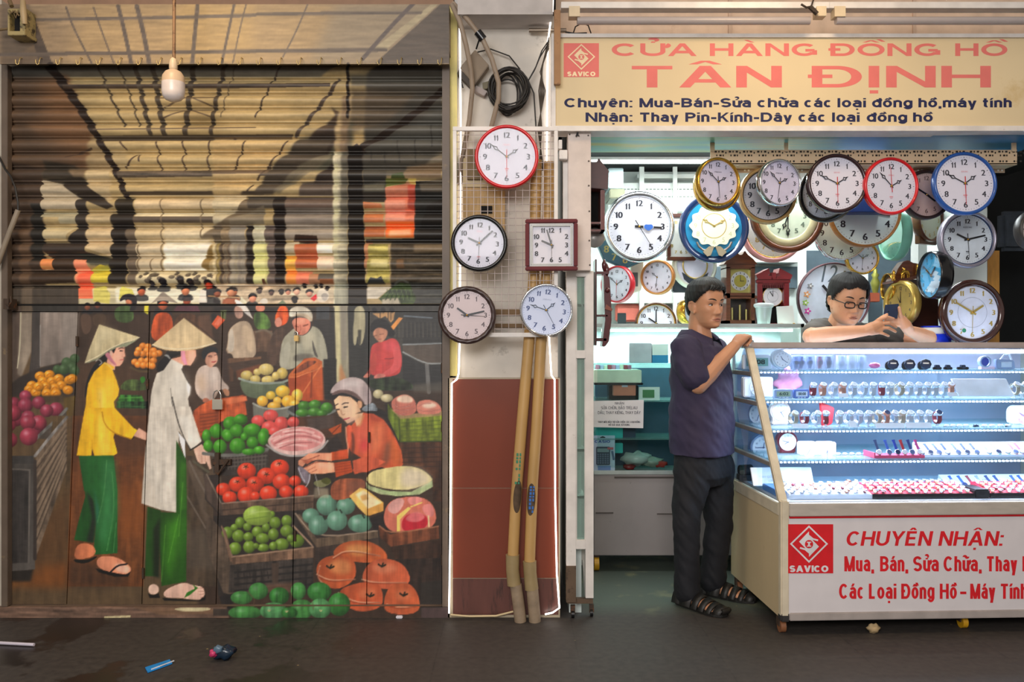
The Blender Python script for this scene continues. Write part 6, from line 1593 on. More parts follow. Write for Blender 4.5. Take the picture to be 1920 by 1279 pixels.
# ---- second rank
def blob(root, ri, Rr):
    q = MB(); q.prism([(ri*(.3+.15*math.cos(t)), ri*(-.02+.1*math.sin(t)*(1+.2*math.sin(3*t)))) for t in [i*.314 for i in range(20)]], -.010, -.0075); obj('sticker', q, mat('blue_sticker', '2a5fb4', .4), root)
    q = MB(); q.prism([(ri*(.3+.17*math.cos(t)), ri*(-.02+.12*math.sin(t)*(1+.2*math.sin(3*t)))) for t in [i*.314 for i in range(20)]], -.0079, -.0070); obj('sticker_edge', q, M_whitep, root)
clock('large silver-rimmed clock with a blue sticker on its hand, above the counter showcase', 1198.5, 425, 4.75, 66.5, 67, M_silv, mat('bright_dial', 'e8e8f0', .5), hms=(93, 93, 148), hk='bar', rw=.15, bold=.03, nsize=.2, nrad=.77, extra=blob)
def star(root, ri, Rr):
    q = MB(); q.prism([(ri*(.83+.05*math.cos(12*t))*math.cos(t), ri*(.08+(.83+.05*math.cos(12*t))*math.sin(t)*.86)) for t in [i*2*math.pi/96 for i in range(96)]], -.012, -.002); obj('star_dial', q, M_cream, root)
    q = MB()
    for k in range(1, 13):
        a_ = k*math.pi/6; v, f = numeral(str(k)); put_text(q, v, f, math.sin(a_)*ri*.66, ri*(.08+math.cos(a_)*.58), ri*.17, -.0125)
    obj('numeral_ring', q, mat('pale_gold_numeral', 'b9b890', .4), root)
    q = MB(); q.lathe([(ri*.42, .0122), (ri*.435, .0135), (ri*.45, .0122)], (0, 0, ri*.08), 40); obj('gold_circle', q, M_gnum, root)
    for sg in (-1, 1):
        q = MB(); q.prism([(sg*ri*.02, -ri*.66), (sg*ri*.2, -ri*.66), (sg*ri*.42, -ri*.86), (sg*ri*.26, -ri*1.02), (sg*ri*.14, -ri*.98)], -.03, -.015); obj('bow', q, mat('champagne_bow', 'd0c4a8', .2, .7), root)
        q = MB(); q.tube([(sg*ri*x, -.014, ri*z) for x, z in ((.62, -.5), (.54, -.66), (.4, -.78), (.22, -.8))], ri*.04, 8); obj('garland', q, mat('grey_ribbon', '8e8884', .3, .5), root)
    for ang, L_ in ((300, .5), (62, .46)):
        qq = hand('spade', ri*L_, ri*.07, -.015); place_hand('hand', qq, ang, M_gnum, root).location.z = ri*.08
clock('large deep-blue musical clock with a pale star-shaped dial and golden bow', 1338, 428, 4.8, 65, 66, M_navy2, mat('teal_blue', '1a7fae', .3), hms=None, num=None, rw=.2, ticks=False, extra=star, prof=lambda Rr, ri, w: [(ri, -.001), (ri+w*.4, .012), (ri+w*.8, .02), (Rr*.985, .016), (Rr, .0), (Rr*.9, -.04), (.002, -.04)], glass=False)
def carve(root, ri, Rr):
    q = MB(); q.lathe([(ri*.74, .0), (ri*.78, .006), (ri*.98, .01), (ri, .001)], n=72, wob=lambda a, j: .012*math.sin(a*48) if j in (1, 2) else 0); obj('carved_border', q, mat('gilded_cream', 'cfc598', .35, .2, bump=.5), root)
    q = MB(); q.lathe([(0, -.0), (.0, .0)], n=3)
clock('wood-rimmed clock with a gilded carved dial border under the tan-rimmed one', 1477, 405, 4.7, 69, 69, M_wood, mat('pale_green_dial', 'd2dcc0', .5), hms=(200, 180, None), num='arab', nrad=.56, nsize=.16, rw=.17, ticks=False, extra=carve, ncol=mat('sage_ink', '6a7a66', .5))
clock('large honey wood-rimmed white clock below the red one on the rail', 1622, 396, 4.7, 70, 68, M_oak, mat('mint_white_dial', 'e0eee8', .5, var=.02), hms=(300, 100, None), hk='bar', rw=.07, bold=.022, nsize=.2, nrad=.76)
clock('chrome-rimmed pale green clock behind the large honey wood-rimmed one', 1578, 437, 4.9, 51, 51, M_silv, mat('pale_mint_dial', 'c6d6cc', .5), hms=(300, 60, None), hk='bar', rw=.06, bold=.018, nsize=.22, ticks=True)
clock('pink and gold-rimmed clock behind the wood-carved one', 1450, 432, 5.05, 60, 60, mat('rose_rim', 'c98a86', .35), mat('warm_dial', 'd8d4c8', .5), hms=None, num='arab', ncol=M_gnum, bold=.02, nsize=.2, nrad=.7, rw=.13, inner=(M_gold, .96))
clock('small gold-rimmed clock behind the seated man\'s head, under the honey wood-rimmed one', 1617, 484, 4.98, 33, 31, M_gold, hms=(60, 308, 185), rw=.12, nsize=.15, nrad=.76)
clock('teal oval clock turned nearly edge-on beside the large honey wood-rimmed one', 1674, 440, 4.85, 24, 49, mat('teal_rim', '6fae96', .4), mat('teal_dial', '5a9c82', .4), hms=None, num=None, ticks=False, rw=.08, turn=-1, depth=.045)
t = clock('brown rectangular clock with an oval cream dial behind the dark-rimmed one', 1743, 412, 4.95, 24, 42, M_wood, M_cream, hms=None, num='arab', ncol=M_gnum, nsize=.2, nrad=.78, rw=.12, ticks=False, turn=1)
q = MB(); ww = 44*4.95/F; q.box(-ww*.62, ww*.62, .006, .04, -ww*1.05, ww*1.05); obj('backboard', q, M_wood, t, .003)
clock('silver clock with a navy inner ring hanging below the blue-rimmed one', 1814, 449, 4.5, 54, 54, mat('satin_silver_rim', '9f9aa8', .3, .5), mat('cool_white_dial', 'dfe8ec', .5), hms=(296, 77, 176), hk='bar', rw=.13, bold=.022, nsize=.19, nrad=.75, inner=(M_navy2, .965), extra=brandmark(M_ink, .5, 'REDSTARS', -.5), turn=1)
def clouds(root, ri, Rr):
    for x, z, w_ in ((.25, .05, .3), (.45, -.15, .3), (.3, -.42, .5), (-.05, -.62, .45), (.5, -.5, .25)):
        q = MB(); q.prism([(ri*(x+w_*math.cos(t)*(1+.2*math.sin(4*t))), ri*(z+w_*.36*math.sin(t)*(1+.2*math.cos(5*t)))) for t in [i*.314 for i in range(20)]], -.0011, -.0006); obj('painted_cloud', q, mat('cloud_white', 'c4dcea', .5), root)
clock('sky-blue dial clock with painted clouds in a deep black case, turned sideways', 1747, 516, 4.55, 24, 45, M_black, mat('sky_dial', '2f9fd0', .4), hms=(45, 305, None), hk='bar', rw=.08, nsize=.17, nrad=.8, bold=.01, turn=-1, depth=.055, extra=clouds, ncol=mat('outlined_ink', '3a4a54', .5))
def greendot(root, ri, Rr):
    q = MB(); q.disc(ri*.1, (-ri*.36, -.0098, -ri*.68), 20); obj('sticker_edge', q, M_whitep, root); q = MB(); q.disc(ri*.08, (-ri*.36, -.0103, -ri*.68), 20); obj('round_sticker', q, mat('green_sticker', '2f7f5e', .4), root)
    q = MB(); q.lathe([(ri*.56, .0012), (ri*.57, .0016), (ri*.575, .0012)], n=40); obj('dial_circle', q, mat('fine_line', '9aa0ac', .5), root)
clock('glossy brown clock with golden numerals on the right end of the counter', 1823, 586, 4.62, 60, 62, mat('glossy_brown_rim', '3a1d18', .15, coat=.6), mat('silver_white_dial', 'd9dce6', .5), hms=(58, 300, 182), hcol=M_gnum, ncol=M_gnum, bold=.03, nsize=.19, nrad=.83, rw=.2, ticks=False, hk='bar', extra=greendot)
clock('dark-rimmed clock cut off at the right edge of the photo', 1941, 432, 4.3, 32, 38, mat('charcoal_rim', '33302e', .4), mat('dull_dial', 'a89c94', .5), hms=None, rw=.14, ticks=False, nsize=.2)
# ---- lower shelves
clock('dark teal octagonal clock with gold numerals behind the large silver-rimmed one', 1172, 447, 5.0, 58, 58, mat('teal_glass', '2c5462', .25), mat('teal_grey_dial', '3c6470', .3), hms=None, ncol=M_gnum, nsize=.24, nrad=.74, bold=.02, rw=.06, shape='oct', ticks=False)
clock('red-rimmed clock turned sideways at the left of the shop wall', 1157, 533, 4.95, 29, 35, mat('red_rim', 'c8202c', .3), mat('bright_dial', '', .5), hms=(62, 312, 182), scol=M_red, turn=-1, rw=.1, nsize=.17, ncol=M_ink)
clock('small honey-rimmed clock under the large silver-rimmed one', 1232.5, 520, 5.05, 31.5, 33, mat('honey_rim', 'b8793a', .3, .3), mat('bright_dial', '', .5), hms=(310, 188, None), rw=.13, nsize=.15, nrad=.78, turn=-1)
def scroll(root, ri, Rr):
    q = MB(); q.lathe([(ri*.62, .004), (ri*.66, .009), (ri*.7, .004)], n=40); obj('gold_circle', q, M_gnum, root)
    for sg in (-1, 1):
        q = MB(); q.prism([(sg*ri*x, ri*z) for x, z in ((.02, -.72), (.3, -.62), (.55, -.45), (.72, -.35), (.6, -.7), (.35, -.9), (.1, -.95))], -.006, -.001); obj('dark_panel', q, mat('slate_panel', '3a444c', .4), root)
clock('ornate ivory clock behind the standing man\'s head', 1303, 498, 5.1, 41, 44, M_ivory, mat('bright_dial', '', .5), hms=None, num=None, rw=.16, ticks=False, extra=scroll)
q = MB(); q.pbox(1262, 1345, 520, 548, 5.2, 5.26); one('dark_clock_back', q, mat('dark_navy_case', '1c2630', .4), 'dark case behind the ornate ivory clock', 'clock case', bevel=.006)
t = clock('brown-framed rectangular clock with gold numerals between the silver-rimmed and star-dial ones', 1277, 445, 5.05, 27, 44, M_wood, mat('warm_white_dial', 'dcdcd0', .5), hms=None, ncol=M_gnum, nsize=.16, nrad=.75, shape='square', turn=0, rw=.16, ticks=False)
clock('wood-rimmed clock standing behind the top edge of the counter showcase', 1230, 606, 5.45, 41, 39, M_wood, mat('bright_dial', '', .5), hms=(304, 0, None), hk='bar', rw=.08, nsize=.22, nrad=.8, bold=.012, inner=(M_gold, .95))
clock('gold-rimmed clock peeping out beside the standing man\'s head', 1290, 585, 5.2, 12, 23, M_gold, mat('bright_dial', '', .5), hms=None, num=None, ticks=False, rw=.2, turn=1)
def cream_arch():
    t = thing('pendulum_clock', 'cream plastic clock case with an opening, beside the red-rimmed one', 'clock', P(1192, 548, 5.1))
    q = MB(); o_ = [(1183, 495), (1207, 490), (1206, 520), (1202, 545), (1185, 550), (1180, 545)]; q.prism([(P(x, y, 5.1).x, P(x, y, 5.1).z) for x, y in o_], 5.1, 5.16); obj('case', q, M_ivory, t, .004)
    q = MB(); q.pbox(1183, 1196, 511, 537, 5.095, 5.11); obj('pendulum_window', q, mat('smoke_window', '4a4c4c', .3), t)
cream_arch()
# big flowered clock
def flowers(root, ri, Rr):
    for x, z, c, r in ((-.78, .12, 'd9995e', .1), (-.82, -.12, '8fba3c', .09), (-.76, -.36, 'c93a9a', .1), (-.68, .36, '8a8a8c', .09), (-.4, -.86, 'c08a74', .08)):
        q = MB(); pt = [(ri*(x+r*(.7+.3*math.cos(5*t))*math.cos(t)), ri*(z+r*(.7+.3*math.cos(5*t))*math.sin(t))) for t in [i*2*math.pi/40 for i in range(40)]]; q.prism(pt, -.012, -.003); f_ = obj('flower', q, mat('petal_'+c, c, .4), root)
        q = MB(); q.disc(ri*.03, (ri*x, -.0125, ri*z), 12); obj('flower_heart', q, M_whitep, f_)
    for x, z in ((.32, .77), (-.62, -.62)):
        q = MB(); q.lathe([(0, .008), (ri*.03, .006), (ri*.035, 0)], (ri*x, 0, ri*z), 12); obj('stud', q, mat('bronze_stud', '6a5a44', .4, .6), root)
    for t_, x, z, h in (('12', -.1, .72, .48), ('6', 0, -.74, .5)):
        v, f = glyphs(t_); v = (v-(v.max(0)+v.min(0))/2)/(v[:, 1].max()-v[:, 1].min()); q = MB(); put_text(q, v, f, ri*x, ri*z, ri*h, -.002, 0, .8, 0, .25); obj('script_numeral', q, mat('grey_script', '5e6a72', .4), root)
clock('large white clock with coloured flowers in a maroon rim behind the seated man', 1563, 560, 5.15, 68, 68, mat('maroon_thin_rim', '4a1c26', .35), mat('frost_dial', 'd6e0ea', .5), hms=(320, 20, None), num=None, hk='bar', rw=.04, ticks=False, extra=flowers)
# wooden longcase-style wall clock
def tower():
    D = 5.05; t = thing('wooden_wall_clock', 'dark wooden clock with a silver dial ring and hanging weights behind the standing man', 'clock', P(1388, 608, D))
    q = MB()
    for b_ in ((1362, 1370, 500, 610), (1408, 1416, 500, 610), (1362, 1416, 494, 504), (1362, 1416, 549, 557), (1358, 1420, 554, 560), (1362, 1416, 600, 610)): q.pbox(*b_, D, D+.14)
    obj('case', q, M_wood, t, .003)
    q = MB(); q.prism([(P(x, y, D).x, P(x, y, D).z) for x, y in ((1356, 496), (1420, 496), (1412, 486), (1402, 478), (1396, 470), (1391, 478), (1385, 478), (1380, 470), (1374, 478), (1364, 486))], D-.01, D+.13); obj('pediment', q, M_wood, t, .003)
    q = MB(); q.pbox(1370, 1408, 504, 549, D+.03, D+.05); obj('dial_plate', q, mat('brass_plate', 'a8a25c', .35, .4), t)
    c = P(1388, 527, D+.028); r = 18*D/F
    q = MB(); q.disc(r, c, 40, r0=r*.66); obj('dial_ring', q, mat('silver_ring', 'bcc2c4', .3, .4), t)
    q = MB(); q.disc(r*.64, c, 32); obj('dial_centre', q, mat('olive_gold', '9a9440', .4, .4), t)
    q = MB()
    for k in range(12):
        a_ = k*math.pi/6; d = Vector((math.sin(a_), 0, math.cos(a_))); q.box(c.x+d.x*r*.83-.002, c.x+d.x*r*.83+.002, c.y-.002, c.y-.0005, c.z+d.z*r*.83-.004, c.z+d.z*r*.83+.004)
    obj('numeral_ring', q, M_ink, t)
    q = MB(); q.box(c.x-.0015, c.x+.0015, c.y-.004, c.y-.002, c.z, c.z+r*.6); q.box(c.x-.0015, c.x+r*.4, c.y-.004, c.y-.002, c.z-.0015, c.z+.0015); obj('hand', q, M_hand, t)
    q = MB(); q.pbox(1370, 1408, 560, 604, D+.11, D+.13); obj('back_panel', q, mat('dark_case', '2c2420', .5), t)
    for x, y0 in ((1372.5, 577), (1387, 572), (1399, 580)):
        q = MB(); q.tube([P(x, y0, D+.06), P(x, 606, D+.06)], .0075, 12); obj('weight', q, mat('brass_weight', 'c2b878', .25, .7), t)
tower()
def mantel():
    D = 5.1; t = thing('mantel_clock', 'red wooden clock with a broken pediment standing on the counter showcase', 'clock', P(1451, 612, D))
    q = MB()
    for b_ in ((1420, 1430, 530, 612), (1470, 1480, 530, 612), (1418, 1482, 524, 531), (1428, 1472, 531, 535), (1420, 1480, 606, 612)): q.pbox(*b_, D, D+.12)
    obj('case', q, mat('red_mahogany', '7a1c22', .35, stretch=(1, 1, 5), coat=.3), t, .003)
    q = MB()
    for sg in (-1, 1): q.prism([(P(1451+sg*x, y, D).x, P(1451+sg*x, y, D).z) for x, y in ((34, 516), (10, 503), (8, 512), (12, 517), (5, 518), (3, 524), (31, 524))], D-.01, D+.11)
    q.pbox(1447, 1455, 511, 524, D-.01, D+.1); obj('pediment', q, mat('red_mahogany', '', .4), t)
    q = MB()
    for i in range(12): q.pbox(1431+i*3.3, 1433+i*3.3, 531, 540, D-.003, D+.02)
    obj('fluting', q, mat('dark_red_wood', '5c141a', .4), t)
    q = MB(); q.pbox(1430, 1470, 536, 606, D+.08, D+.1); obj('back_panel', q, M_dark, t)
    c = P(1449, 556, D+.04); r = 19.5*D/F
    q = MB(); q.lathe([(r*.93, 0), (r*.96, .006), (r, .002), (r*.95, -.02), (.001, -.02)], c, 32); obj('bezel', q, M_gold, t); q = MB(); q.disc(r*.94, (c.x, c.y-.0005, c.z), 32); obj('dial', q, mat('bright_dial', '', .5), t)
    q = MB(); q.lathe([(r*.5, .001), (r*.52, .0016), (r*.53, .001)], c, 32); obj('dial_circle', q, mat('fine_line', '', .5), t)
    q = MB(); q.tube([(c.x, c.y-.004, c.z), (c.x-.018, c.y-.004, c.z+.03)], .002, 5); q.tube([(c.x, c.y-.004, c.z), (c.x-.001, c.y-.004, c.z+.035)], .0015, 5); obj('hand', q, M_hand, t)
mantel()
def goldmantel():
    D = 4.85; t = thing('mantel_clock', 'carved wooden clock with a gold horse and round golden dial behind the phone', 'clock', P(1702, 640, D))
    q = MB(); q.prism([(P(x, y, D).x, P(x, y, D).z) for x, y in ((1674, 527), (1727, 517), (1727, 494), (1715, 492), (1706, 487), (1697, 490), (1688, 502), (1682, 515), (1676, 523))], D+.02, D+.1); obj('crest', q, M_wood, t, .003)
    q = MB(); q.prism([(P(x, y, D).x, P(x, y, D).z) for x, y in ((1672, 527), (1730, 515), (1730, 521), (1672, 531))], D-.02, D+.12); obj('cornice', q, M_wood, t)
    q = MB(); q.pbox(1678, 1760, 524, 640, D+.04, D+.12); obj('case', q, mat('dark_walnut', '341a10', .3, stretch=(1, 1, 5), coat=.3), t, .004)
    q = MB(); c = P(1697, 512, D-.005)
    q.tube([c+Vector((-.022, 0, -.01)), c+Vector((-.006, 0, .006)), c+Vector((.012, 0, .004)), c+Vector((.024, 0, -.012))], [.007, .014, .012, .007], 8); q.tube([c+Vector((-.008, 0, .008)), c+Vector((-.004, 0, .024)), c+Vector((-.016, 0, .03))], [.01, .008, .005], 8)
    for x in (-.02, -.008, .014, .024): q.tube([c+Vector((x*.8, 0, 0)), c+Vector((x, 0, -.03))], [.006, .004], 6)
    obj('horse_figure', q, M_gold, t)
    for x, y in ((1720, 505), (1676, 517)):
        q = MB(); c = P(x, y, D-.0); q.lathe([(.012, -.03), (.01, -.02), (.006, -.01), (.011, .0), (.006, .012), (.01, .02), (.001, .032)], c, 14, 'z'); obj('finial', q, M_gold, t)
    yaw = R(-74)
    M_ = Matrix.Translation(P(1689, 568, D-.02)) @ Matrix.Rotation(yaw, 4, 'Z'); r = 42*D/F
    q = MB(); q.lathe([(r*.8, 0), (r*.82, .012), (r*.93, .02), (r, .005), (r, -.03), (r*.9, -.04), (.001, -.04)], n=40); q.v = [tuple(M_ @ Vector(v)) for v in q.v]; obj('bezel', q, mat('pale_gold', 'c9a956', .3, .6), t)
    q = MB(); q.disc(r*.81, (0, -.001, 0), 40); q.v = [tuple(M_ @ Vector(v)) for v in q.v]; obj('dial', q, mat('gold_dial', 'b89a52', .4, .4), t)
    q = MB()
    for k in range(1, 13): a_ = k*math.pi/6; v, f = numeral(str(k)); put_text(q, v, f, math.sin(a_)*r*.64, math.cos(a_)*r*.64, r*.15, -.0016, .001)
    q.v = [tuple(M_ @ Vector(v)) for v in q.v]; obj('numeral_ring', q, M_ink, t)
    q = MB(); q.prism([(-.003, 0), (.003, 0), (.001, r*.5), (-.001, r*.5)], -.004, -.003); q.prism([(-.003, 0), (.003, .001), (-.02, r*.3)], -.006, -.005); q.v = [tuple(M_ @ Vector(v)) for v in q.v]; obj('hand', q, M_hand, t)
goldmantel()
clock('empty gold-rimmed oval clock turned edge-on beside the golden dial clock', 1667, 539, 4.95, 12, 27, M_gold, mat('smoke_dial', '3a352c', .3), hms=None, num=None, ticks=False, rw=.1, turn=-1, depth=.03)
# brown clocks seen edge-on on the back of the white post
hc = thing('house_clock', 'brown wooden house-roofed clock seen from its side behind the white post', 'clock', P(1122, 440, 4.4))
M_rb = mat('red_brown_wood', '54201a', .35, stretch=(1, 1, 5), coat=.2)
q = MB(); q.prism([(P(x, y, 4.35).x, P(x, y, 4.35).z) for x, y in ((1100, 305), (1118, 305), (1122, 298), (1142, 323), (1140, 326), (1139, 356), (1100, 353))], 4.33, 4.46); obj('roof', q, M_rb, hc, .002)
q = MB(); q.pbox(1126, 1134, 356, 434, 4.33, 4.46); q.pbox(1100, 1134, 430, 434, 4.33, 4.46); q.pbox(1100, 1134, 416, 420, 4.34, 4.46); obj('body', q, mat('mahogany', '6a2416', .25, stretch=(1, 1, 5), coat=.4), hc, .002)
q = MB(); q.pbox(1100, 1127, 356, 430, 4.44, 4.46); obj('back', q, M_dark, hc)
q = MB(); q.lathe([(.001, .006), (.05, .006), (.052, 0), (.05, -.006), (.001, -.006)], P(1115, 446, 4.42), 24); obj('pendulum', q, mat('grey_disc', '9a9694', .3, .3), hc)
oc = thing('carved_clock', 'maroon carved wooden clock with finials seen from its side at the post', 'clock', P(1128, 655, 4.35))
M_mw = mat('maroon_wood', '4c1518', .25, coat=.5)
q = MB(); q.prism([(P(x, y, 4.33).x, P(x, y, 4.33).z) for x, y in ((1131, 515), (1142, 520), (1145, 560), (1146, 600), (1141, 640), (1134, 650), (1128, 650), (1134, 600), (1132, 560))], 4.31, 4.42); obj('side_frame', q, M_mw, oc, .003)
q = MB(); q.pbox(1116, 1119, 486, 648, 4.31, 4.42); q.pbox(1117, 1142, 509, 514, 4.31, 4.42); q.pbox(1117, 1140, 590, 594, 4.31, 4.42); q.pbox(1117, 1138, 634, 640, 4.31, 4.42); obj('back_frame', q, M_mw, oc, .002)
for x, y in ((1133, 497), (1138, 506)):
    q = MB(); c = P(x, y, 4.33); q.lathe([(.004, -.035), (.012, -.012), (.013, .006), (.006, .024), (.001, .032)], c, 12, 'z'); obj('finial', q, M_mw, oc)
q = MB(); c = P(1139, 544, 4.305); q.ball(c, .014, 12, 8); obj('knob', q, M_mw, oc)
q = MB(); q.prism([(P(x, y, 4.33).x, P(x, y, 4.33).z) for x, y in ((1133, 580), (1136, 571), (1147, 580), (1146, 584))], 4.30, 4.42); obj('bracket', q, mat('orange_wood', '7c3a20', .35), oc)
# white pillar on the right and its wooden edge
w = MB(); w.pbox(1786, 1851, 380, 1000, 4.9, 5.2); struct('wall_pillar', w, M_int)
w = MB(); w.pbox(1852, 1874, 470, 1000, 4.92, 4.99); struct('trim_9', w, mat('honey_timber', 'a9762c', .5, stretch=(6, 1, 1), var=.2))
# statuette shelf between uprights
sf = thing('figurine', 'small golden figurine on a red stand against the dark recess behind the seated man', 'figurine', P(1641, 566, 5.5))
q = MB(); q.pbox(1632, 1650, 549, 566, 5.48, 5.56); obj('stand', q, mat('terracotta', '9a4a30', .5), sf, .003)
q = MB(); q.lathe([(.015, P(0, 549, 5.5).z), (.022, P(0, 540, 5.5).z), (.03, P(0, 530, 5.5).z), (.016, P(0, 521, 5.5).z), (.024, P(0, 515, 5.5).z), (.012, P(0, 511, 5.5).z), (.014, P(0, 506, 5.5).z), (.001, P(0, 502, 5.5).z)], (P(1641, 0, 5.52).x, 5.52, 0), 14, 'z'); obj('body', q, mat('tarnished_gold', '8a8a3c', .4, .5), sf)
# ---------------------------------------------------------------- counter showcase at the back left
bc = thing('back_showcase', 'tall lit glass showcase on a grey cabinet behind the standing man', 'showcase', P(1310, 1060, 4.91))
bc.location.z = 0; _off[bc] = Vector(bc.location)
M_alu = mat('aluminium_edge', 'b4bcb8', .35, .5); M_gl = glassm('clear_glass', 'eef8f6', .02, .02, fr_=.3); M_gsh = glassm('glass_shelf', 'd2e8e6', .06, .05, .12)
xa, xb = 1114, 1508; zt = P(0, 607, 4.91).z; X0_, X1_ = P(xa, 0, 4.91).x, P(xb, 0, 4.91).x
q = MB(); q.box(X0_, X1_, 4.91, 4.94, zt-.022, zt); q.box(X0_, X1_, 5.34, 5.37, zt-.022, zt)
for x in (X0_-.024, X1_-.02): q.box(x, x+.02, 4.94, 5.34, zt-.022, zt); q.box(x, x+.02, 4.91, 4.93, .6, zt)
q.pbox(1114, 1508, 883, 890, 4.905, 4.93); obj('frame', q, M_alu, bc, .001)
q = MB(); q.box(X0_, X1_, 4.92, 5.36, zt-.02, zt-.012); q.box(X0_+.02, X1_-.02, 4.922, 4.926, .6, zt-.03); obj('glass', q, M_gl, bc)
for y in (682, 752, 823):
    z = P(0, y, 4.96).z; q = MB(); q.box(X0_, X1_-.0, 4.95, 5.33, z-.005, z+.003); obj('glass_shelf', q, M_gsh, bc)
q = MB(); q.box(X0_, X1_, 5.34, 5.36, .58, zt-.04); obj('back_panel', q, mat('cool_back_panel', 'c9d6d8', .5), bc)
zc = P(0, 889, 4.91).z; zb = P(0, 1042, 4.91).z
q = MB(); q.box(X0_, X1_+.02, 4.915, 5.36, zb, zc); obj('cabinet', q, mat('speckled_grey_steel', '8f8684', .45, var=.1, scale=3, spots=('4c4644', 30, .66)), bc, .003)
q = MB(); q.pbox(1152, 1508, 894, 897, 4.91, 4.92); q.pbox(1117, 1150, 961, 963, 4.91, 4.92); q.pbox(1232, 1262, 963, 965, 4.91, 4.92); obj('scuff', q, mat('dark_scuff', '4a413c', .6), bc)
for x in (1118, 1490):
    c = P(x, 1064, 4.95); c.z = .042; q = MB(); q.tube([c+Vector((-.014, 0, 0)), c+Vector((.014, 0, 0))], .042, 20); k = obj('castor', q, mat('yellow_castor', 'c9961c', .4), bc); q = MB(); q.box(c.x-.03, c.x+.016, c.y-.02, c.y+.03, .03, zb); obj('bracket', q, M_iron, k)
q = MB(); q.box(X0_+.05, X1_-.05, 4.96, 4.985, zt-.045, zt-.03); obj('light_tube', q, mat('lit_tube', '', .4), bc)
lamp('showcase_light', ((X0_+X1_)/2, 5.12, zt-.05), 17, (.9, 1, .98), 1.1, .2)
q = MB(); q.pbox(1116, 1506, 690, 880, 5.25, 5.27); one('added_backdrop', q, mat('blue_grey_sheet', '33475a', .6), 'added blue-grey sheet darkening the lower tiers of the back glass showcase', 'panel')  # added sheet whose dark colour stands in for the dim showcase cavity
def bbox(name, label, cat, x0, x1, y0, y1, D0, d, m, bev=.003, group=None): q = MB(); q.pbox(x0, x1, y0, y1, D0, D0+d); return one(name, q, m, label, cat, group, bev)
bbox('grey_box', 'plain grey box on the top glass shelf behind the standing man', 'box', 1180, 1222, 643, 681, 5.0, .1, mat('grey_carton', 'b9b2ba', .5))
t = thing('clock_box', 'white box with a blue band on the top glass shelf beside the grey box', 'box', P(1237, 681, 5.0)); q = MB(); q.pbox(1223, 1253, 645, 666, 5.0, 5.08); obj('upper', q, M_whitep, t); q = MB(); q.pbox(1223, 1253, 666, 681, 4.999, 5.081); obj('blue_band', q, mat('blue_band', '2c7fae', .4), t)
bbox('long_box', 'long cream box lying above the coral box in the back glass showcase', 'box', 1114, 1203, 694, 718, 4.98, .2, mat('cream_carton', 'd8d8c4', .5))
bbox('black_tray', 'black tray under the long cream box', 'tray', 1114, 1206, 718, 722, 4.97, .2, M_black)
bbox('black_box', 'black box behind the coral box', 'box', 1142, 1197, 723, 751, 5.06, .1, M_black)
t = thing('coral_box', 'coral box with a small white tag on the middle glass shelf', 'box', P(1171, 751, 4.99)); q = MB(); q.pbox(1150, 1192, 720, 742, 4.99, 5.04); obj('carton', q, mat('coral_card', 'd0785e', .5), t, .002); q = MB(); q.pbox(1166, 1177, 721, 726, 4.986, 4.99); obj('brand_tag', q, mat('tag_print', 'c9c0d0', .5), t)
t = thing('card_frame', 'white card frame with a green window on the middle glass shelf', 'display card', P(1217, 751, 4.99)); q = MB(); q.pbox(1198, 1237, 726, 751, 5.0, 5.01); obj('card', q, M_whitep, t); q = MB(); q.pbox(1205, 1227, 731, 746, 4.997, 5.001); obj('window', q, mat('leaf_green', '4c7a4c', .5), t)
rr = random.Random(11)
for i in range(9):
    x = 1118+i*7.5; bbox('small_packet', f'{["first", "second", "third", "fourth", "fifth", "sixth", "seventh", "eighth", "ninth"][i]} small coloured packet from the left, above the long cream box', 'packet', x, x+6, 683+rr.random()*3, 693, 5.1, .05, mat(f'packet_{i%4}', ('c77a9a', 'b9b2d8', 'd8cfc0', 'a03a4c')[i % 4], .5), .001, 'packets in a row above the long cream box')
def note():
    D = 4.9; t = thing('paper_note', 'white paper repair notice taped on the back showcase front', 'notice', P(1160, 803, D))
    q = MB(); q.prism([(P(x, y, D).x, P(x, y, D).z) for x, y in ((1110, 752), (1207, 750), (1206, 803), (1110, 801))], D-.001, D+.001); obj('sheet', q, mat('paper', 'cfc8c8', .6, var=.03), t)
    fn = lambda x, y, l: P(x, y, D-.0016-l); q = MB()
    for s_, x0, x1, a_, b_ in (('NHẬN', 1153, 1170, 754, 758.5), ('SỬA CHỮA, BẢO TRÌ,LAU', 1127, 1194, 762, 767.5), ('DẦU, THAY KIẾNG, THAY DÂY', 1121, 1200, 771, 776.5), ('THAY MỚI, BẢO TRÌ SỬA CHỮA CÁC LOẠI ĐỒNG', 1121, 1199, 789.5, 793), ('HỒ ĐÃ QUA SỬ DỤNG', 1141, 1180, 795, 798.5)): word(q, s_, x0, x1, a_, b_, fn, (.75, .7))
    obj('lettering', q, mat('grey_print', '4c4a52', .6), t, fixn=False)
note()
bbox('turquoise_box', 'turquoise box under the paper notice', 'box', 1118, 1168, 800, 823, 5.0, .12, mat('turquoise', '1fa6a2', .5)); bbox('turquoise_box', 'turquoise box beside the calculator packet', 'box', 1153, 1168, 831, 850, 5.0, .12, mat('turquoise', '', .5)); bbox('navy_box', 'dark navy box beside the turquoise one', 'box', 1168, 1192, 802, 824, 5.0, .12, mat('navy_card', '1c2c44', .5))
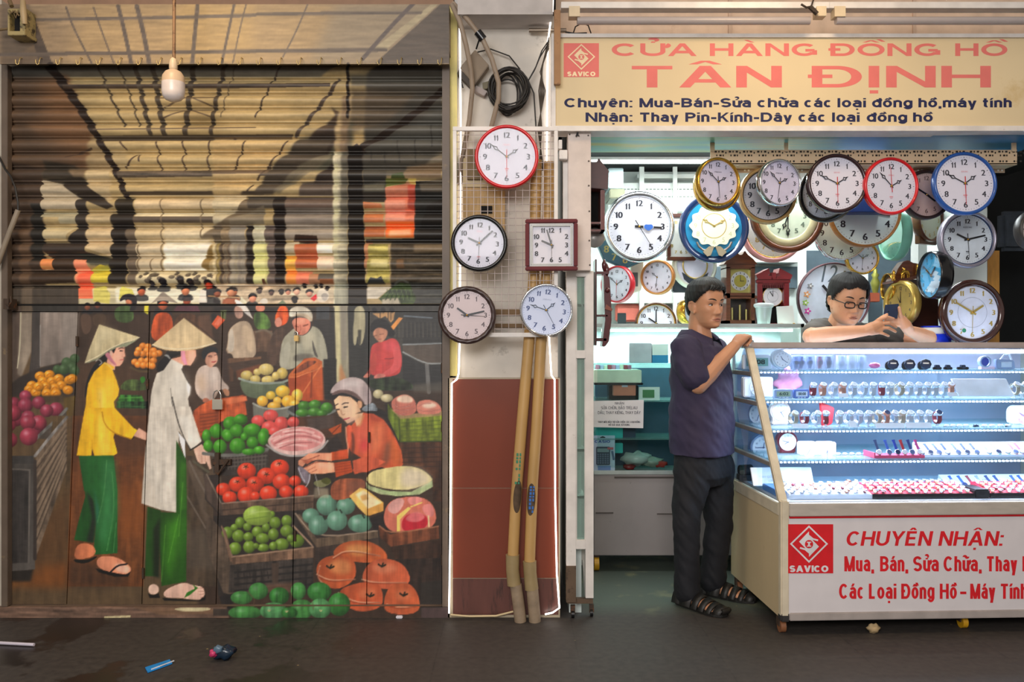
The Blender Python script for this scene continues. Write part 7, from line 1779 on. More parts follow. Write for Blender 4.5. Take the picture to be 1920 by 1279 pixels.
def calc():
    D = 4.96; t = thing('calculator_packet', 'carded calculator in white packaging at the bottom of the back showcase', 'calculator', P(1134, 884, D))
    q = MB(); q.pbox(1110, 1153, 817, 884, D, D+.012); obj('card', q, mat('card_white', 'b9c6dc', .4), t, .001)
    q = MB(); q.pbox(1118, 1144, 838, 872, D-.012, D); k = obj('calculator_body', q, mat('calc_dark', '3a4258', .4), t, .003)
    q = MB(); q.pbox(1120, 1142, 841, 848, D-.0135, D-.011); obj('display', q, mat('calc_lcd', '8a9aa4', .3), k)
    q = MB()
    for i in range(5):
        for j in range(5): q.pbox(1120+i*4.6, 1123+i*4.6, 851+j*4, 853.6+j*4, D-.0145, D-.011)
    obj('keypad', q, mat('calc_keys', '6c7690', .4), k)
    fn = lambda x, y, l: P(x, y, D-.001-l); q = MB(); word(q, 'CASIO', 1115, 1144, 825.5, 830.5, fn, (1.5, 1.1)); obj('lettering', q, mat('blue_logo', '1f4a9c', .4), t, fixn=False)
    q = MB(); q.prism([(P(x, y, D).x, P(x, y, D).z) for x, y in ((1125, 820), (1130, 818), (1135, 820), (1135, 821), (1125, 821))], D-.002, D); obj('hang_hole', q, M_dark, t)
    q = MB(); q.pbox(1121, 1145, 873.5, 882, D-.002, D); obj('printed_strip', q, mat('lilac_print', '6f8ac0', .5), t); q = MB(); q.pbox(1139, 1150, 839, 843, D-.014, D-.012); obj('red_flag', q, mat('red_print', 'c05a64', .5), t); q = MB(); q.tube([P(1148, 846, D-.004), P(1151, 862, D-.004)], .006, 8); obj('pen_print', q, mat('slate_pen', '5c6c8c', .5), t)
calc()
for i, (x, y, r, c, nm, lb) in enumerate(((1195, 860, .07, 'b0b4b0', 'plastic_bag', 'pale crumpled plastic bag at the bottom of the back showcase'), (1222, 866, .05, '8f9488', 'plastic_bag', 'grey crumpled plastic bag beside a red pouch'), (1238, 870, .035, 'a02a20', 'red_pouch', 'small red pouch at the bottom of the back showcase'), (1180, 876, .03, '7a1c1c', 'red_case', 'dark red case lying beside the calculator packet'))):
    c0 = P(x, y, 5.05); c0.z = max(c0.z, zc+r*.6); q = lump(tuple(c0), r, (1.2, .6, .55), 20+i); one(nm, q, mat('bag_'+c, c, .3), lb, 'bag')
q = MB(); q.pbox(1158, 1174, 587, 608, 5.12, 5.13); one('black_tablet', q, mat('slate_screen', '2c3c40', .3), 'small dark framed screen standing on the back showcase', 'screen', bevel=.002)
for i, (x0, x1) in enumerate(((1155, 1200), (1270, 1284))):
    q = MB(); q.pbox(x0, x1, 570, 603, 5.62, 5.7); one('pink_bag', q, mat('pink_film_b', 'e07a6a', .5), ('pink wrapped goods behind the small dark screen', 'pink wrapped goods left of the standing man\'s head')[i], 'goods', bevel=.01)
def cup():
    D = 5.0; c = P(1432, 612, D); t = thing('plastic_cup', 'clear plastic takeaway cup with a lid on the back showcase', 'cup', c)
    s_ = D/F; q = MB(); q.lathe([(.001, 0), (11*s_, 0), (12*s_, 10*s_), (15*s_, 34*s_), (16*s_, 36*s_), (15.5*s_, 36*s_), (14.5*s_, 34*s_), (11*s_, 1*s_), (.001, .8*s_)], c, 24, 'z'); obj('cup_body', q, glassm('cup_plastic', 'e6f0ee', .12, .1, .35), t)
    q = MB(); q.lathe([(16*s_, 35*s_), (18.5*s_, 38*s_), (18*s_, 42*s_), (10*s_, 44*s_), (.001, 44*s_)], c, 24, 'z'); obj('lid', q, glassm('cup_lid', 'eef4f4', .12, .1, .45), t)
cup()
t = thing('white_card', 'blank white card standing on the back showcase beside the cup', 'card', P(1472, 612, 5.02)); q = MB(); q.prism([(P(x, y, 5.02).x, P(x, y, 5.02).z) for x, y in ((1459, 611), (1491, 611), (1487, 573), (1456, 575))], 5.02, 5.03); obj('card', q, M_whitep, t)
q = MB(); q.pbox(1462, 1469, 607, 611, 5.015, 5.02); obj('yellow_foot', q, mat('yellow_clip', 'd8a52c', .4), t); q = MB(); q.pbox(1487, 1491, 606, 611, 5.015, 5.02); obj('yellow_foot', q, mat('yellow_clip', '', .4), t)
t = thing('blue_tub', 'bright blue tub with a white rim beside the brown golden-numeral clock', 'tub', P(1752, 641, 4.72)); s_ = 4.72/F; c = P(1754, 660, 4.76)
q = MB(); q.lathe([(.001, 0), (24*s_, 0), (29*s_, 34*s_), (26*s_, 34*s_), (22*s_, 2*s_), (.001, 2*s_)], c, 28, 'z'); obj('tub', q, mat('blue_plastic', '1230c8', .35), t); q = MB(); q.lathe([(26*s_, 33*s_), (27.5*s_, 40*s_), (26*s_, 46*s_), (24*s_, 46*s_), (25*s_, 33*s_)], c, 28, 'z'); obj('rim', q, M_whitep, t); q = MB(); q.lathe([(25*s_, 46*s_), (26*s_, 49*s_), (.001, 49.5*s_)], c, 28, 'z'); obj('lid', q, mat('blue_plastic', '', .35), t)
# stuff standing in the dark beyond the pillar
q = MB(); q.pbox(1880, 1960, 395, 470, 6.2, 6.3); one('dark_bundle', q, mat('slate_cloth', '39404a', .8, var=.3), 'dim grey bundle in the darkness at the right edge', 'bundle', bevel=.03)
# ---------------------------------------------------------------- the white display counter in front
CA = R(2.6); CX, CD = 1.215, 3.85; cs_, sn_ = math.cos(CA), math.sin(CA)
def CW(u, v, z): return Vector((CX+u*cs_-v*sn_, CD+u*sn_+v*cs_, z))
def CU(px, v): k = (px-960)/F; return (k*(CD+v*cs_)-CX+v*sn_)/(cs_-k*sn_)     # how far along the counter a picture column falls
def CZ(px, py, v): u = CU(px, v); return CH+(639.5-py)*(CD+u*sn_+v*cs_)/F
ct = thing('display_counter', 'white wheeled glass display counter full of watches with red Vietnamese lettering', 'display counter', CW(0, 0, 0), None, (0, 0, CA), local=True)
UL = 1.62; ZB, ZP, ZG, ZT = .067, .585, .60, 1.315
M_cw = mat('aged_white_laminate', 'd8d2d4', .35, var=.03, spots=('b9a890', 5, .7)); M_cside = mat('yellowed_side', 'cdb892', .45, var=.06, scale=4, spots=('8a744e', 7, .68), stretch=(1, 1, .3)); M_cpost = mat('cream_metal_post', 'd2c6ae', .4, spots=('9a8a70', 20, .68))
M_rail2 = mat('stained_rail', 'b5aca2', .45, var=.1, spots=('7a6e64', 6, .6), stretch=(1, 1, 3))
q = MB(); q.box(.035, UL, 0, .03, ZB+.03, .535); obj('front_panel', q, M_cw, ct)
q = MB(); q.box(0, .03, .03, .75, ZB+.01, ZP); obj('side_panel', q, M_cside, ct)
q = MB(); q.box(.03, UL, .72, .75, ZB+.01, ZP); obj('rear_panel', q, M_cw, ct)
q = MB(); q.box(.03, UL, .03, .72, ZB+.02, ZB+.04); obj('base_board', q, mat('dark_board', '4a4038', .7), ct)
q = MB(); q.box(-.002, .036, -.003, .035, ZB, ZG+.01); obj('corner_post', q, M_cpost, ct, .006)
q = MB(); q.box(.036, UL, -.006, .03, ZB, ZB+.036); obj('bottom_trim', q, mat('aluminium_trim', 'b3a9a4', .4, .2), ct, .004)
q = MB(); q.box(-.004, .04, -.007, .036, ZB-.004, ZB+.03); obj('corner_cap', q, mat('dark_rubber', '2c2a2a', .6), ct, .006)
q = MB(); q.box(.036, UL, -.004, .035, .538, .595); obj('front_rail', q, M_rail2, ct, .003)
q = MB(); q.box(-.003, .02, .03, .75, .535, .592); obj('side_rail', q, M_cpost, ct, .003)
q = MB(); q.box(.036, UL, -.0045, .002, .5295, .537); obj('red_line', q, mat('red_tape', 'b4141f', .4), ct)
q = MB(); q.box(.03, UL, .03, .73, ZG-.012, ZG); obj('deck', q, mat('white_deck', 'd4dae6', .4, var=.02), ct)
# sloping glazed top
def vs(z): return .02+.47*(z-.60)/.70                       # where the sloping glass stands at height z
q = MB(); M_ = Matrix.Identity(4); q.prism([(vs(.60)-.012, .60), (vs(.60)+.024, .60), (vs(1.30)+.024, 1.30), (vs(1.30)-.012, 1.30)], -.004, .034, ax='x'); obj('sloping_post', q, M_cpost, ct, .004); q.v = [(x+UL-.03, y, z) for x, y, z in q.v]; obj('sloping_post', q, M_cpost, ct, .004)
q = MB(); a_ = vs(1.3)
for b_ in ((-.01, UL, a_-.02, a_+.03), (-.01, UL, .72, .76), (-.01, .03, a_+.03, .72)): q.box(*b_, 1.292, ZT+.008)
obj('top_frame', q, mat('top_aluminium', 'b9aaa4', .35, .35), ct, .006)
q = MB(); q.tube([(.012, vs(1.3)-.012, 1.30), (.012, vs(1.3)-.006, 1.318), (.03, vs(1.3)+.008, 1.326)], .014, 10); obj('corner_cap', q, M_chrome, ct)
q = MB(); q.box(0, .025, .725, .75, .59, 1.3); q.box(UL-.03, UL, .725, .75, .59, 1.3); obj('rear_post', q, M_alu, ct)
for u in (.36, .47, .80, 1.02, 1.14): q = MB(); q.box(u, u+.018, .735, .75, .6, 1.3); obj('rear_mullion', q, M_alu, ct)
SHZ = [1.1845, 1.042, .908, .773]
for z in SHZ:
    f_ = vs(z)+.012
    q = MB(); q.box(.012, UL-.01, f_, .73, z-.008, z); obj('glass_shelf', q, glassm('green_shelf_glass', 'd6ecf2', .08, .04, .14, .3), ct)
    q = MB(); q.box(-.004, .016, f_-.01, .74, z-.03, z-.009); obj('side_bar', q, mat('grey_side_bar', '9d968c', .4, .3), ct, .002)
    q = MB()
    for i in range(84): u = .05+i*.0188; q.box(u, u+.0085, f_-.002, f_+.006, z-.0155, z-.0095)
    obj('led_strip', q, mat('led_dots', 'eaf2ff', .4, emit=10, var=.01), ct)
    c = CW(.8, f_+.03, z-.02); lamp('shelf_light', c, 9.5, (.86, .90, 1), 1.5, .02, (R(-12), 0, CA))
q = MB(); q.box(.2, UL-.02, vs(1.3)+.01, vs(1.3)+.035, 1.266, 1.285); obj('light_tube', q, mat('cool_tube', 'eef4ff', .4, emit=10, var=.01), ct)
lamp('counter_light', CW(.85, vs(1.3)+.05, 1.26), 5, (.76, .86, 1), 1.4, .04, (R(8), 0, CA))
q = MB(); a_ = .001; q.add([(.034, vs(.6), .6), (UL-.02, vs(.6), .6), (UL-.02, vs(1.29), 1.29), (.034, vs(1.29), 1.29)], [(0, 1, 2, 3)]); q.add([(.034, vs(.6)+.005, .6), (UL-.02, vs(.6)+.005, .6), (UL-.02, vs(1.29)+.005, 1.29), (.034, vs(1.29)+.005, 1.29)], [(3, 2, 1, 0)]); obj('front_glass', q, glassm('counter_glass', 'f2f8ff', .012, .02, fr_=.3), ct, fixn=False)
q = MB(); q.add([(.008, vs(.6)+.03, .6), (.008, .725, .6), (.008, .725, 1.29), (.008, vs(1.29)+.03, 1.29)], [(0, 1, 2, 3)]); q.add([(.012, vs(.6)+.03, .6), (.012, .725, .6), (.012, .725, 1.29), (.012, vs(1.29)+.03, 1.29)], [(3, 2, 1, 0)]); obj('side_glass', q, glassm('counter_glass', ''), ct, fixn=False)
q = MB(); q.box(.02, UL-.03, .728, .734, .6, 1.29); obj('rear_glass', q, glassm('rear_reflection', 'd0d3e4', .05, .15, .38), ct)  # bluish-grey reflection put into the pane as tint and haze
q = MB(); q.box(.01, UL-.01, vs(1.3), .74, 1.3, 1.306); obj('top_glass', q, glassm('counter_glass', ''), ct)
for u, v in ((.02, .05), (.02, .68), (.88, .07), (1.5, .07)):
    q = MB(); q.tube([(u-.012, v, .029), (u+.012, v, .029)], .029, 20); k = obj('castor', q, mat('brown_castor' if u < .5 else 'yellow_castor', '8a5a3c' if u < .5 else 'c9961c', .4), ct)
    q = MB(); q.box(u-.018, u+.018, v-.012, v+.02, .03, ZB+.01); obj('bracket', q, M_iron, k)
M_cred = mat('red_vinyl', 'd4121f', .6)
def CP(px, py, lift=0): return Vector((CU(px, 0), -.0006-lift, CZ(px, py, 0)))
for t, x0, x1 in (('CHUYÊN', 1585, 1745), ('NHẬN:', 1759, 1879)): q = MB(); word(q, t, x0, x1, 996, 1023.5, CP, (6.2, 4.6), .18); obj('red_heading', q, M_cred, ct, fixn=False)
for t, x0, x1 in (('Mua,', 1583, 1638), ('Bán,', 1650, 1702), ('Sửa', 1712, 1760), ('Chữa,', 1769, 1840), ('Thay', 1849, 1907), ('Pin', 1917, 1952)): q = MB(); word(q, t, x0, x1, 1043, 1071.5, CP, (5.2, 4.9)); obj('red_lettering', q, M_cred, ct, fixn=False)
for t, x0, x1 in (('Các', 1573, 1620), ('Loại', 1629, 1680), ('Đồng', 1689, 1752), ('Hồ', 1762, 1794), ('-', 1800, 1812), ('Máy', 1819, 1866), ('Tính', 1875, 1926)): q = MB(); word(q, t, x0, x1, 1094.5, 1123, CP, (5.2, 4.9)); obj('red_lettering', q, M_cred, ct, fixn=False)
savico(ct, CP, 1471, 983, 1562, 1075, M_cred, mat('white_vinyl', 'dcdadd', .4))
q = MB(); q.prism([(CU(x, 0), CZ(x, y, 0)) for x, y in ((1400, 1066), (1403, 1058), (1404, 1075), (1401, 1080))], -.001, -.0005)
# ---------------------------------------------------------------- goods in the counter
ORD = ['first', 'second', 'third', 'fourth', 'fifth', 'sixth', 'seventh', 'eighth', 'ninth', 'tenth', 'eleventh', 'twelfth', 'thirteenth', 'fourteenth', 'fifteenth', 'sixteenth', 'seventeenth', 'eighteenth', 'nineteenth', 'twentieth', 'twenty-first', 'twenty-second', 'twenty-third', 'twenty-fourth', 'twenty-fifth', 'twenty-sixth', 'twenty-seventh', 'twenty-eighth', 'twenty-ninth', 'thirtieth']
def item(name, label, cat, px, v, z, group=None, yaw=0): return thing(name, label, cat, CW(CU(px, v), v, z), group, (0, 0, CA+yaw), local=True)
def pxm(px, v): return (CD+CU(px, v)*sn_+v*cs_)/F                # metres per pixel there
M_stand = glassm('clear_stand', 'eef2f6', .1, .1, .4); M_steel = mat('watch_steel', 'd0d4da', .25, .7, .05); M_rose = mat('rose_gold_steel', 'c98f78', .3, .6); M_face = mat('watch_face', 'e4e6ec', .4, var=.02); M_fdark = mat('dark_watch_face', '20305a', .3); M_wred = mat('wine_strap', '7a2230', .5)
STR = [M_steel, M_rose, mat('two_tone', 'b9a890', .3, .5), M_wred, mat('silver_mesh', 'c4c8d0', .3, .6)]
_wp = {}
def stand_watch(label, px, v, z, si, group, dark=False, s=1.0):
    key = (si, dark)
    if key not in _wp:
        t = thing('wristwatch', label, 'wristwatch', (0, 0, 0), group, local=True)
        q = MB(); q.prism([(.019*math.cos(a), .034+.019*math.sin(a)) for a in [i*.33+.3 for i in range(17)]]+[(.0165*math.cos(a), .034+.0165*math.sin(a)) for a in [(16-i)*.33+.3 for i in range(17)]], -.0055, .0055, ax='x'); q.box(-.008, .008, -.014, .014, 0, .002); q.box(-.003, .003, -.006, .006, .002, .018); obj('stand', q, M_stand, t)
        q = MB(); n = 20
        R0 = lambda a: (.0225*math.cos(a), .034+.0225*math.sin(a)); R1 = lambda a: (.0205*math.cos(a), .034+.0205*math.sin(a))
        q.prism([R0(i*2*math.pi/40) for i in range(41)]+[R1((40-i)*2*math.pi/40) for i in range(41)], -.0075, .0075, ax='x')
        for i in range(14):
            a = math.pi+.2+i*.16; p0 = R0(a); q.box(-.008, .008, p0[0]-.0012, p0[0]+.0004, p0[1]-.0012, p0[1]+.0012)
        obj('strap', q, STR[si], t)
        M_ = Matrix.Translation((0, -.0145, .052)) @ Matrix.Rotation(R(-46), 4, 'X')
        q = MB(); q.lathe([(.001, .0062), (.0105, .0062), (.0125, .0045), (.013, 0), (.0125, -.004)], n=20); q.v = [tuple(M_ @ Vector(w)) for w in q.v]; k = obj('case', q, STR[0 if si == 3 else si], t)
        q = MB(); q.disc(.0105, (0, -.0066, 0), 20); q.v = [tuple(M_ @ Vector(w)) for w in q.v]; d_ = obj('dial', q, M_fdark if dark else M_face, t)
        q = MB(); q.box(-.0004, .0004, -.0072, -.0068, 0, .007); q.box(0, .005, -.0072, -.0068, -.0004, .0004); q.v = [tuple(M_ @ Vector(w)) for w in q.v]; obj('hand', q, M_hand, d_)
        _wp[key] = t; o = t
    else: o = dup(_wp[key], label=label, group=group)
    o.location = CW(CU(px, v), v, z); o.rotation_euler = (0, 0, CA+random.uniform(-.25, .25)); o.scale = (s, s, s)
    return o
rr = random.Random(5)
def watch_row(xs, v, z, row, s=1.3, grp='watches on small stands', start=0, dark=()):
    for i, x in enumerate(xs): stand_watch(f'{ORD[i+start]} wristwatch from the left standing in {row}', x, v, z, rr.choice((0, 0, 1, 2, 3, 4)), grp, i in dark, s)
w1 = 'the row on the second glass shelf'
watch_row([1524, 1542, 1561, 1579, 1598, 1617, 1636, 1653, 1668, 1686, 1703, 1721, 1737, 1752, 1768, 1782], vs(1.042)+.10, 1.042, w1)
watch_row([1902, 1917], vs(1.042)+.1, 1.042, 'the pair right of the blank white price board')
w3 = 'the row on the third glass shelf'
watch_row([1487, 1508, 1530, 1548, 1573, 1590, 1608, 1627, 1643, 1659, 1674, 1690, 1705, 1722, 1740, 1757], vs(.908)+.1, .908, w3, dark=(9, 15))
q = MB(); q.prism([(CU(x, .40), CZ(x, y, .40)) for x, y in ((1537, 752), (1565, 765), (1561, 795), (1542, 803))], .40, .415); q.v = [tuple(CW(*w)) for w in q.v]; one('heart_box', q, mat('red_velvet', 'b01a28', .5), 'red heart-shaped box behind the watches on the third glass shelf', 'gift box', bevel=.004)
# alarm clocks and gadgets at the left end
def lcd(label, x0, x1, y0, y1, v, z, body, lcdc, txt, yaw=0):
    t = item('digital_clock', label, 'digital clock', (x0+x1)/2, v, z, None, yaw); k = pxm((x0+x1)/2, v); w_ = (x1-x0)*k/2; h = (y1-y0)*k
    q = MB(); q.box(-w_, w_, -.001, .03, 0, h); obj('body', q, body, t, .004)
    q = MB(); q.box(-w_*.78, w_*.72, -.003, 0, h*.22, h*.78); obj('display', q, lcdc, t)
    q = MB(); word(q, txt, -w_*.5, w_*.5, h*.66, h*.36, lambda x, y, l: (x, -.0034-l, y), (h*.03, h*.02)); obj('digits', q, mat('lcd_digits', '20302c', .5), t, fixn=False)
    q = MB()
    for i in range(3): q.box(-w_*.55+i*w_*.4, -w_*.3+i*w_*.4, -.0028, -.0008, h*.07, h*.15)
    obj('button', q, M_whitep, t)
M_lcd = mat('green_grey_lcd', '7fb0a8', .3); M_lcd2 = mat('olive_lcd', '8fa088', .3); M_aw = mat('white_clock_plastic', 'd8dfe8', .3, var=.02); M_pk = mat('pale_pink_plastic', 'e2cfc8', .35); M_greyb = mat('blue_grey_plastic', '8a9ab8', .35)
lcd('white digital clock with a green display, top shelf at the left end', 1393, 1448, 665, 692, .55, SHZ[0], M_aw, M_lcd, '8:08')
lcd('grey digital clock with an olive display on the second shelf', 1452, 1487, 727, 744, .42, SHZ[1], M_greyb, M_lcd2, '6:02')
lcd('small blue-framed digital timer beside the grey digital clock', 1489, 1518, 727, 744, .42, SHZ[1], mat('blue_frame', '5a72b0', .3), mat('pale_lcd', 'c2cbd8', .3), '00:00')
def alarm(label, cx, cy, rr_, v, z, shell, outline, hms, face=M_face, num=True, yaw=0):
    """bedside clock: a shell of the given outline (in radii) with a round dial"""
    t = item('alarm_clock', label, 'alarm clock', cx, v, z, None, yaw); k = pxm(cx, v); r = rr_*k; zc_ = CZ(cx, cy, v)-z
    q = MB(); pts = [(x*r, max(0.0, zc_+y*r)) for x, y in outline]; q.prism(pts, 0, .045); obj('shell', q, shell, t, .006)
    q = MB(); q.lathe([(r*.78, .0), (r*.8, .004), (r*.86, .0)], (0, -.001, zc_), 32); obj('bezel', q, M_aw, t)
    q = MB(); q.disc(r*.79, (0, -.002, zc_), 32); obj('dial', q, face, t)
    if num:
        q = MB()
        for i in range(1, 13): a = i*math.pi/6; v_, f = numeral(str(i)); put_text(q, v_, f, math.sin(a)*r*.62, zc_+math.cos(a)*r*.62, r*.15, -.003)
        obj('numeral_ring', q, mat('slate_numeral', '5a6684', .5), t)
    for L_, a in ((.4, hms[0]), (.58, hms[1])):
        q = hand('bar', r*L_, r*.06, -.004); c_, s_ = math.cos(-R(a)), math.sin(-R(a)); q.v = [(x*c_-y*s_, w, zc_+x*s_+y*c_) for x, w, y in q.v]; obj('hand', q, mat('slate_hand2', '4a567a', .4), t)
    return t
circ = [(math.cos(t), math.sin(t)) for t in [i*2*math.pi/32 for i in range(32)]]
def rsq(w_, h, r): return [(sx_*(w_-r)+r*math.cos(t+k*math.pi/2), sy_*(h-r)+r*math.sin(t+k*math.pi/2)) for k, (sx_, sy_) in enumerate(((1, 1), (-1, 1), (-1, -1), (1, -1))) for t in (0, .39, .78, 1.18, 1.57)]
arch = [(1.05*math.cos(t), 1.0*math.sin(t)) for t in [i*math.pi/12-.25 for i in range(16)]]+[(-.85, -1.5), (.85, -1.5)]
bell = [(1.02*math.cos(t), .1+.98*math.sin(t)) for t in [i*math.pi/12-.35 for i in range(17)]]+[(-.75, -.9), (-.85, -1.5), (.85, -1.5), (.75, -.9)]
alarm('white apple-shaped alarm clock on the top shelf at the left', 1467, 674, 18, .5, SHZ[0], M_aw, [(1.05*math.cos(t), .02+1.0*math.sin(t)+.08*abs(math.cos(t))) for t in [i*math.pi/16 for i in range(32)]], (330, 125))
alarm('white square alarm clock at the left end of the second shelf', 1422, 726, 20, .5, SHZ[1], M_aw, rsq(1.42, .95, .2), (40, 310))
alarm('pale pink bell-shaped alarm clock on the third shelf', 1464, 773, 19, .44, SHZ[2], M_pk, bell, (60, 150))
alarm('silver disc clock leaning in the left corner of the third shelf', 1424, 777, 23, .55, SHZ[2], M_greyb, circ, (20, 200), yaw=R(-35))
alarm('maroon bell-shaped alarm clock on the fourth shelf', 1477, 829, 19, .38, SHZ[3], mat('maroon_shell', '6a1f2a', .3), bell, (240, 285))
alarm('round white desk clock at the left end of the fourth shelf', 1431, 839, 24, .5, SHZ[3], M_greyb, circ, (10, 268))
alarm('pink square alarm clock, the left of two on the fourth shelf', 1517, 845, 15.5, .32, SHZ[3], M_pk, rsq(1.1, 1.05, .3), (30, 210))
alarm('pink square alarm clock, the right of two on the fourth shelf', 1551, 845, 15.5, .32, SHZ[3], M_pk, rsq(1.1, 1.05, .3), (205, 180))
t = alarm('white and violet alarm clock at the right end of the third shelf', 1921, 780, 20, .4, SHZ[2], mat('bright_white_shell', 'e8e8f0', .3), rsq(1.3, .95, .6), (30, 300), mat('violet_dial', 'b48ad0', .4))
# boxed and black watches on the top shelf
M_clr = glassm('clear_box', 'e8eef8', .08, .05, .25)
for i, (x, c) in enumerate(((1494, '6d8cc8'), (1504, '2f5aa8'), (1520, '5a7ab0'), (1539, 'a0406a'), (1556, '3c4a78'), (1580, 'b8c0d0'), (1600, 'd0d0d8'), (1617, 'a8b4c8'))):
    v = .5; k = pxm(x, v); t = item('boxed_watch', f'{ORD[i]} boxed watch from the left on the top shelf, right of the apple-shaped clock', 'boxed watch', x, v, SHZ[0], 'boxed watches on the top shelf')
    q = MB(); q.box(-8*k, 8*k, 0, .03, 0, 26*k); obj('box', q, M_clr, t)
    q = MB(); q.box(-3*k, 3*k, .010, .014, 2*k, 24*k); obj('strap', q, mat('boxstrap_'+c, c, .5), t); q = MB(); q.lathe([(.001, .006), (5.5*k, .005), (6*k, 0), (5.5*k, -.004)], (0, .009, 13*k), 20); obj('case', q, mat('boxstrap_'+c, c, .5), t); q = MB(); q.disc(3.6*k, (0, .0025, 13*k), 16); obj('dial', q, M_fdark if i < 5 else M_face, t)
for i, x in enumerate((1671, 1702, 1732)):
    v = .45; k = pxm(x, v); t = item('sports_watch', f'{("left", "middle", "right")[i]} of the three bulky black sports watches on the top shelf', 'sports watch', x, v, SHZ[0], 'black sports watches', R(-20))
    q = MB(); q.prism([(x_*k*.55, z_*k) for x_, z_ in ((-16, 0), (-20, 8), (-14, 15), (0, 18), (12, 16), (14, 6), (12, 0))], -.002, .03); obj('strap', q, M_black, t, .004)
    q = MB(); q.lathe([(.001, .012), (7*k, .012), (9.5*k, .009), (10*k, 0), (9*k, -.006)], (3*k, -.004, 10*k), 24, wob=lambda a, j: .05*math.cos(a*8) if j in (2, 3) else 0); obj('case', q, mat('gunmetal', '2a3448', .3, .4), t)
    q = MB(); q.disc(7*k, (3*k, -.0165, 10*k), 20); obj('dial', q, mat('navy_face', '1a2848', .3), t); q = MB(); q.box(-2*k, 8*k, -.0172, -.0166, 11*k, 13.5*k); obj('hand', q, M_whitep, t)
for i, (x, w_) in enumerate(((1757, 16), (1777, 16), (1805, 22))):
    k = pxm(x, .45); t = item('flat_watch', ('small black watch lying right of the three sports watches', 'black square watch lying by the rear post of the top shelf', 'dark blue watch lying on the top shelf right of the rear post')[i], 'wristwatch', x, .45, SHZ[0]); q = MB(); q.box(-w_*k*.5, w_*k*.5, -.008, .008, 0, 5*k); obj('strap', q, M_black, t, .003); q = MB(); q.box(-4*k, 4*k, -.012, .012, 2*k, 9*k); obj('case', q, mat('gunmetal', '', .3), t, .003)
def lockbox():
    k = pxm(1888, .48); t = item('handled_clock', 'silver travel clock with a curved carrying handle, right end of the top shelf', 'clock', 1887, .48, SHZ[0])
    q = MB(); q.prism([(x*k, z*k) for x, z in ((-18, 0), (18, 0), (16, 17), (-19, 19))], 0, .03); obj('body', q, M_greyb, t, .004); q = MB(); q.tube([(-9*k, .012, 18*k), (-2*k, .012, 27*k), (8*k, .012, 28*k), (13*k, .012, 16*k)], 1.6*k, 8); obj('handle', q, M_aw, t); q = MB(); q.box(-10*k, 10*k, -.002, 0, 4*k, 14*k); obj('display', q, mat('pale_lcd', '', .3), t)
    k = pxm(1846, .5); t = item('ring_clock', 'round ring-shaped clock with a blue centre on the top shelf', 'clock', 1846, .5, SHZ[0]); q = MB(); q.lathe([(8*k, .01), (10.5*k, .012), (11.5*k, 0), (10*k, -.02), (8*k, -.02)], (0, 0, 14*k), 28); obj('ring', q, mat('silver_blue', 'a4b0c8', .3, .3), t); q = MB(); q.disc(8.5*k, (0, .001, 14*k), 24); obj('dial', q, mat('royal_blue', '3a4aa8', .4), t); q = MB(); q.box(-8*k, 18*k, -.01, .02, 0, 5*k); obj('foot', q, mat('pale_pink_box', 'd8b8c8', .4), t, .002)
lockbox()
q = lump(tuple(CW(CU(1640, .5), .5, SHZ[0]+.02)), .022, (1.3, .8, .7), 36, k=.08); one('pink_trinket', q, mat('pink_trinket', 'd86a9a', .4), 'pink trinket between the boxed watches and the black sports watches', 'trinket')
q = lump(tuple(CW(CU(1478, .6), .6, SHZ[1]+.075)), .06, (1.0, .35, 1.1), 33, k=.3, n=22, m=14); one('pink_packet', q, mat('pink_wrap', 'd88aa8', .4), 'pink plastic packet behind the grey digital clock', 'packet')
# price boards
def slab(name, label, cat, x0, x1, y0, y1, v, dv, m, lean=.35, dx=12):
    t = item(name, label, cat, (x0+x1)/2, v, CZ((x0+x1)/2, y1, v)); k = pxm((x0+x1)/2, v); w_ = (x1-x0)*k/2; h = (y1-y0)*k
    q = MB(); q.prism([(0, 0), (dv, 0), (dv+h*lean, h), (h*lean, h)], -w_, w_, ax='x'); q.v = [(x-(h-z)/h*0+z/h*(-dx*k), y, z) for x, y, z in q.v]; obj('board', q, m, t, .002); return t, w_, h
slab('white_board', 'blank white slanted price board at the right of the second shelf', 'price board', 1797, 1904, 711, 743, .36, .01, mat('bright_board', 'e8ecf2', .4), .5, 6)
t, w_, h = slab('placard', 'white placard with a repair notice at the left of the counter deck', 'placard', 1412, 1528, 878, 911, .34, .012, mat('bright_board', '', .4), .25, 3)
q = MB(); fn = lambda x, y, l: (x, -.001+y*.25-l, y)
word(q, 'THAY ĐỔI, BẢO TRÌ SỬA CHỮA CÁC', -w_*.8, w_*.75, h*.56, h*.44, fn, (.0008, .0009)); word(q, 'LOẠI ĐỒNG HỒ ĐÃ QUA SỬ DỤNG', -w_*.5, w_*.5, h*.36, h*.24, fn, (.0008, .0009)); obj('lettering', q, mat('faint_blue_print', '7d92b8', .5), t, fixn=False)
for i, (x, y0, y1, w_) in enumerate(((1502, 795, 803, 30), (1601, 790, 802, 14), (1671, 794, 803, 56), (1724, 793, 803, 50))): slab('price_strip', f'{ORD[i]} white price strip from the left along the third shelf', 'price strip', x-w_/2, x+w_/2, y0, y1, vs(.908)+.03, .004, mat('bright_board', '', .4), .6, 0)
slab('price_strip', 'small white price strip below the watches on the second shelf, left', 'price strip', 1573, 1592, 738, 745, vs(1.042)+.03, .004, mat('bright_board', '', .4), .6, 0); slab('price_strip', 'small white price strip below the watches on the second shelf, right', 'price strip', 1778, 1797, 736, 743, vs(1.042)+.03, .004, mat('bright_board', '', .4), .6, 0)
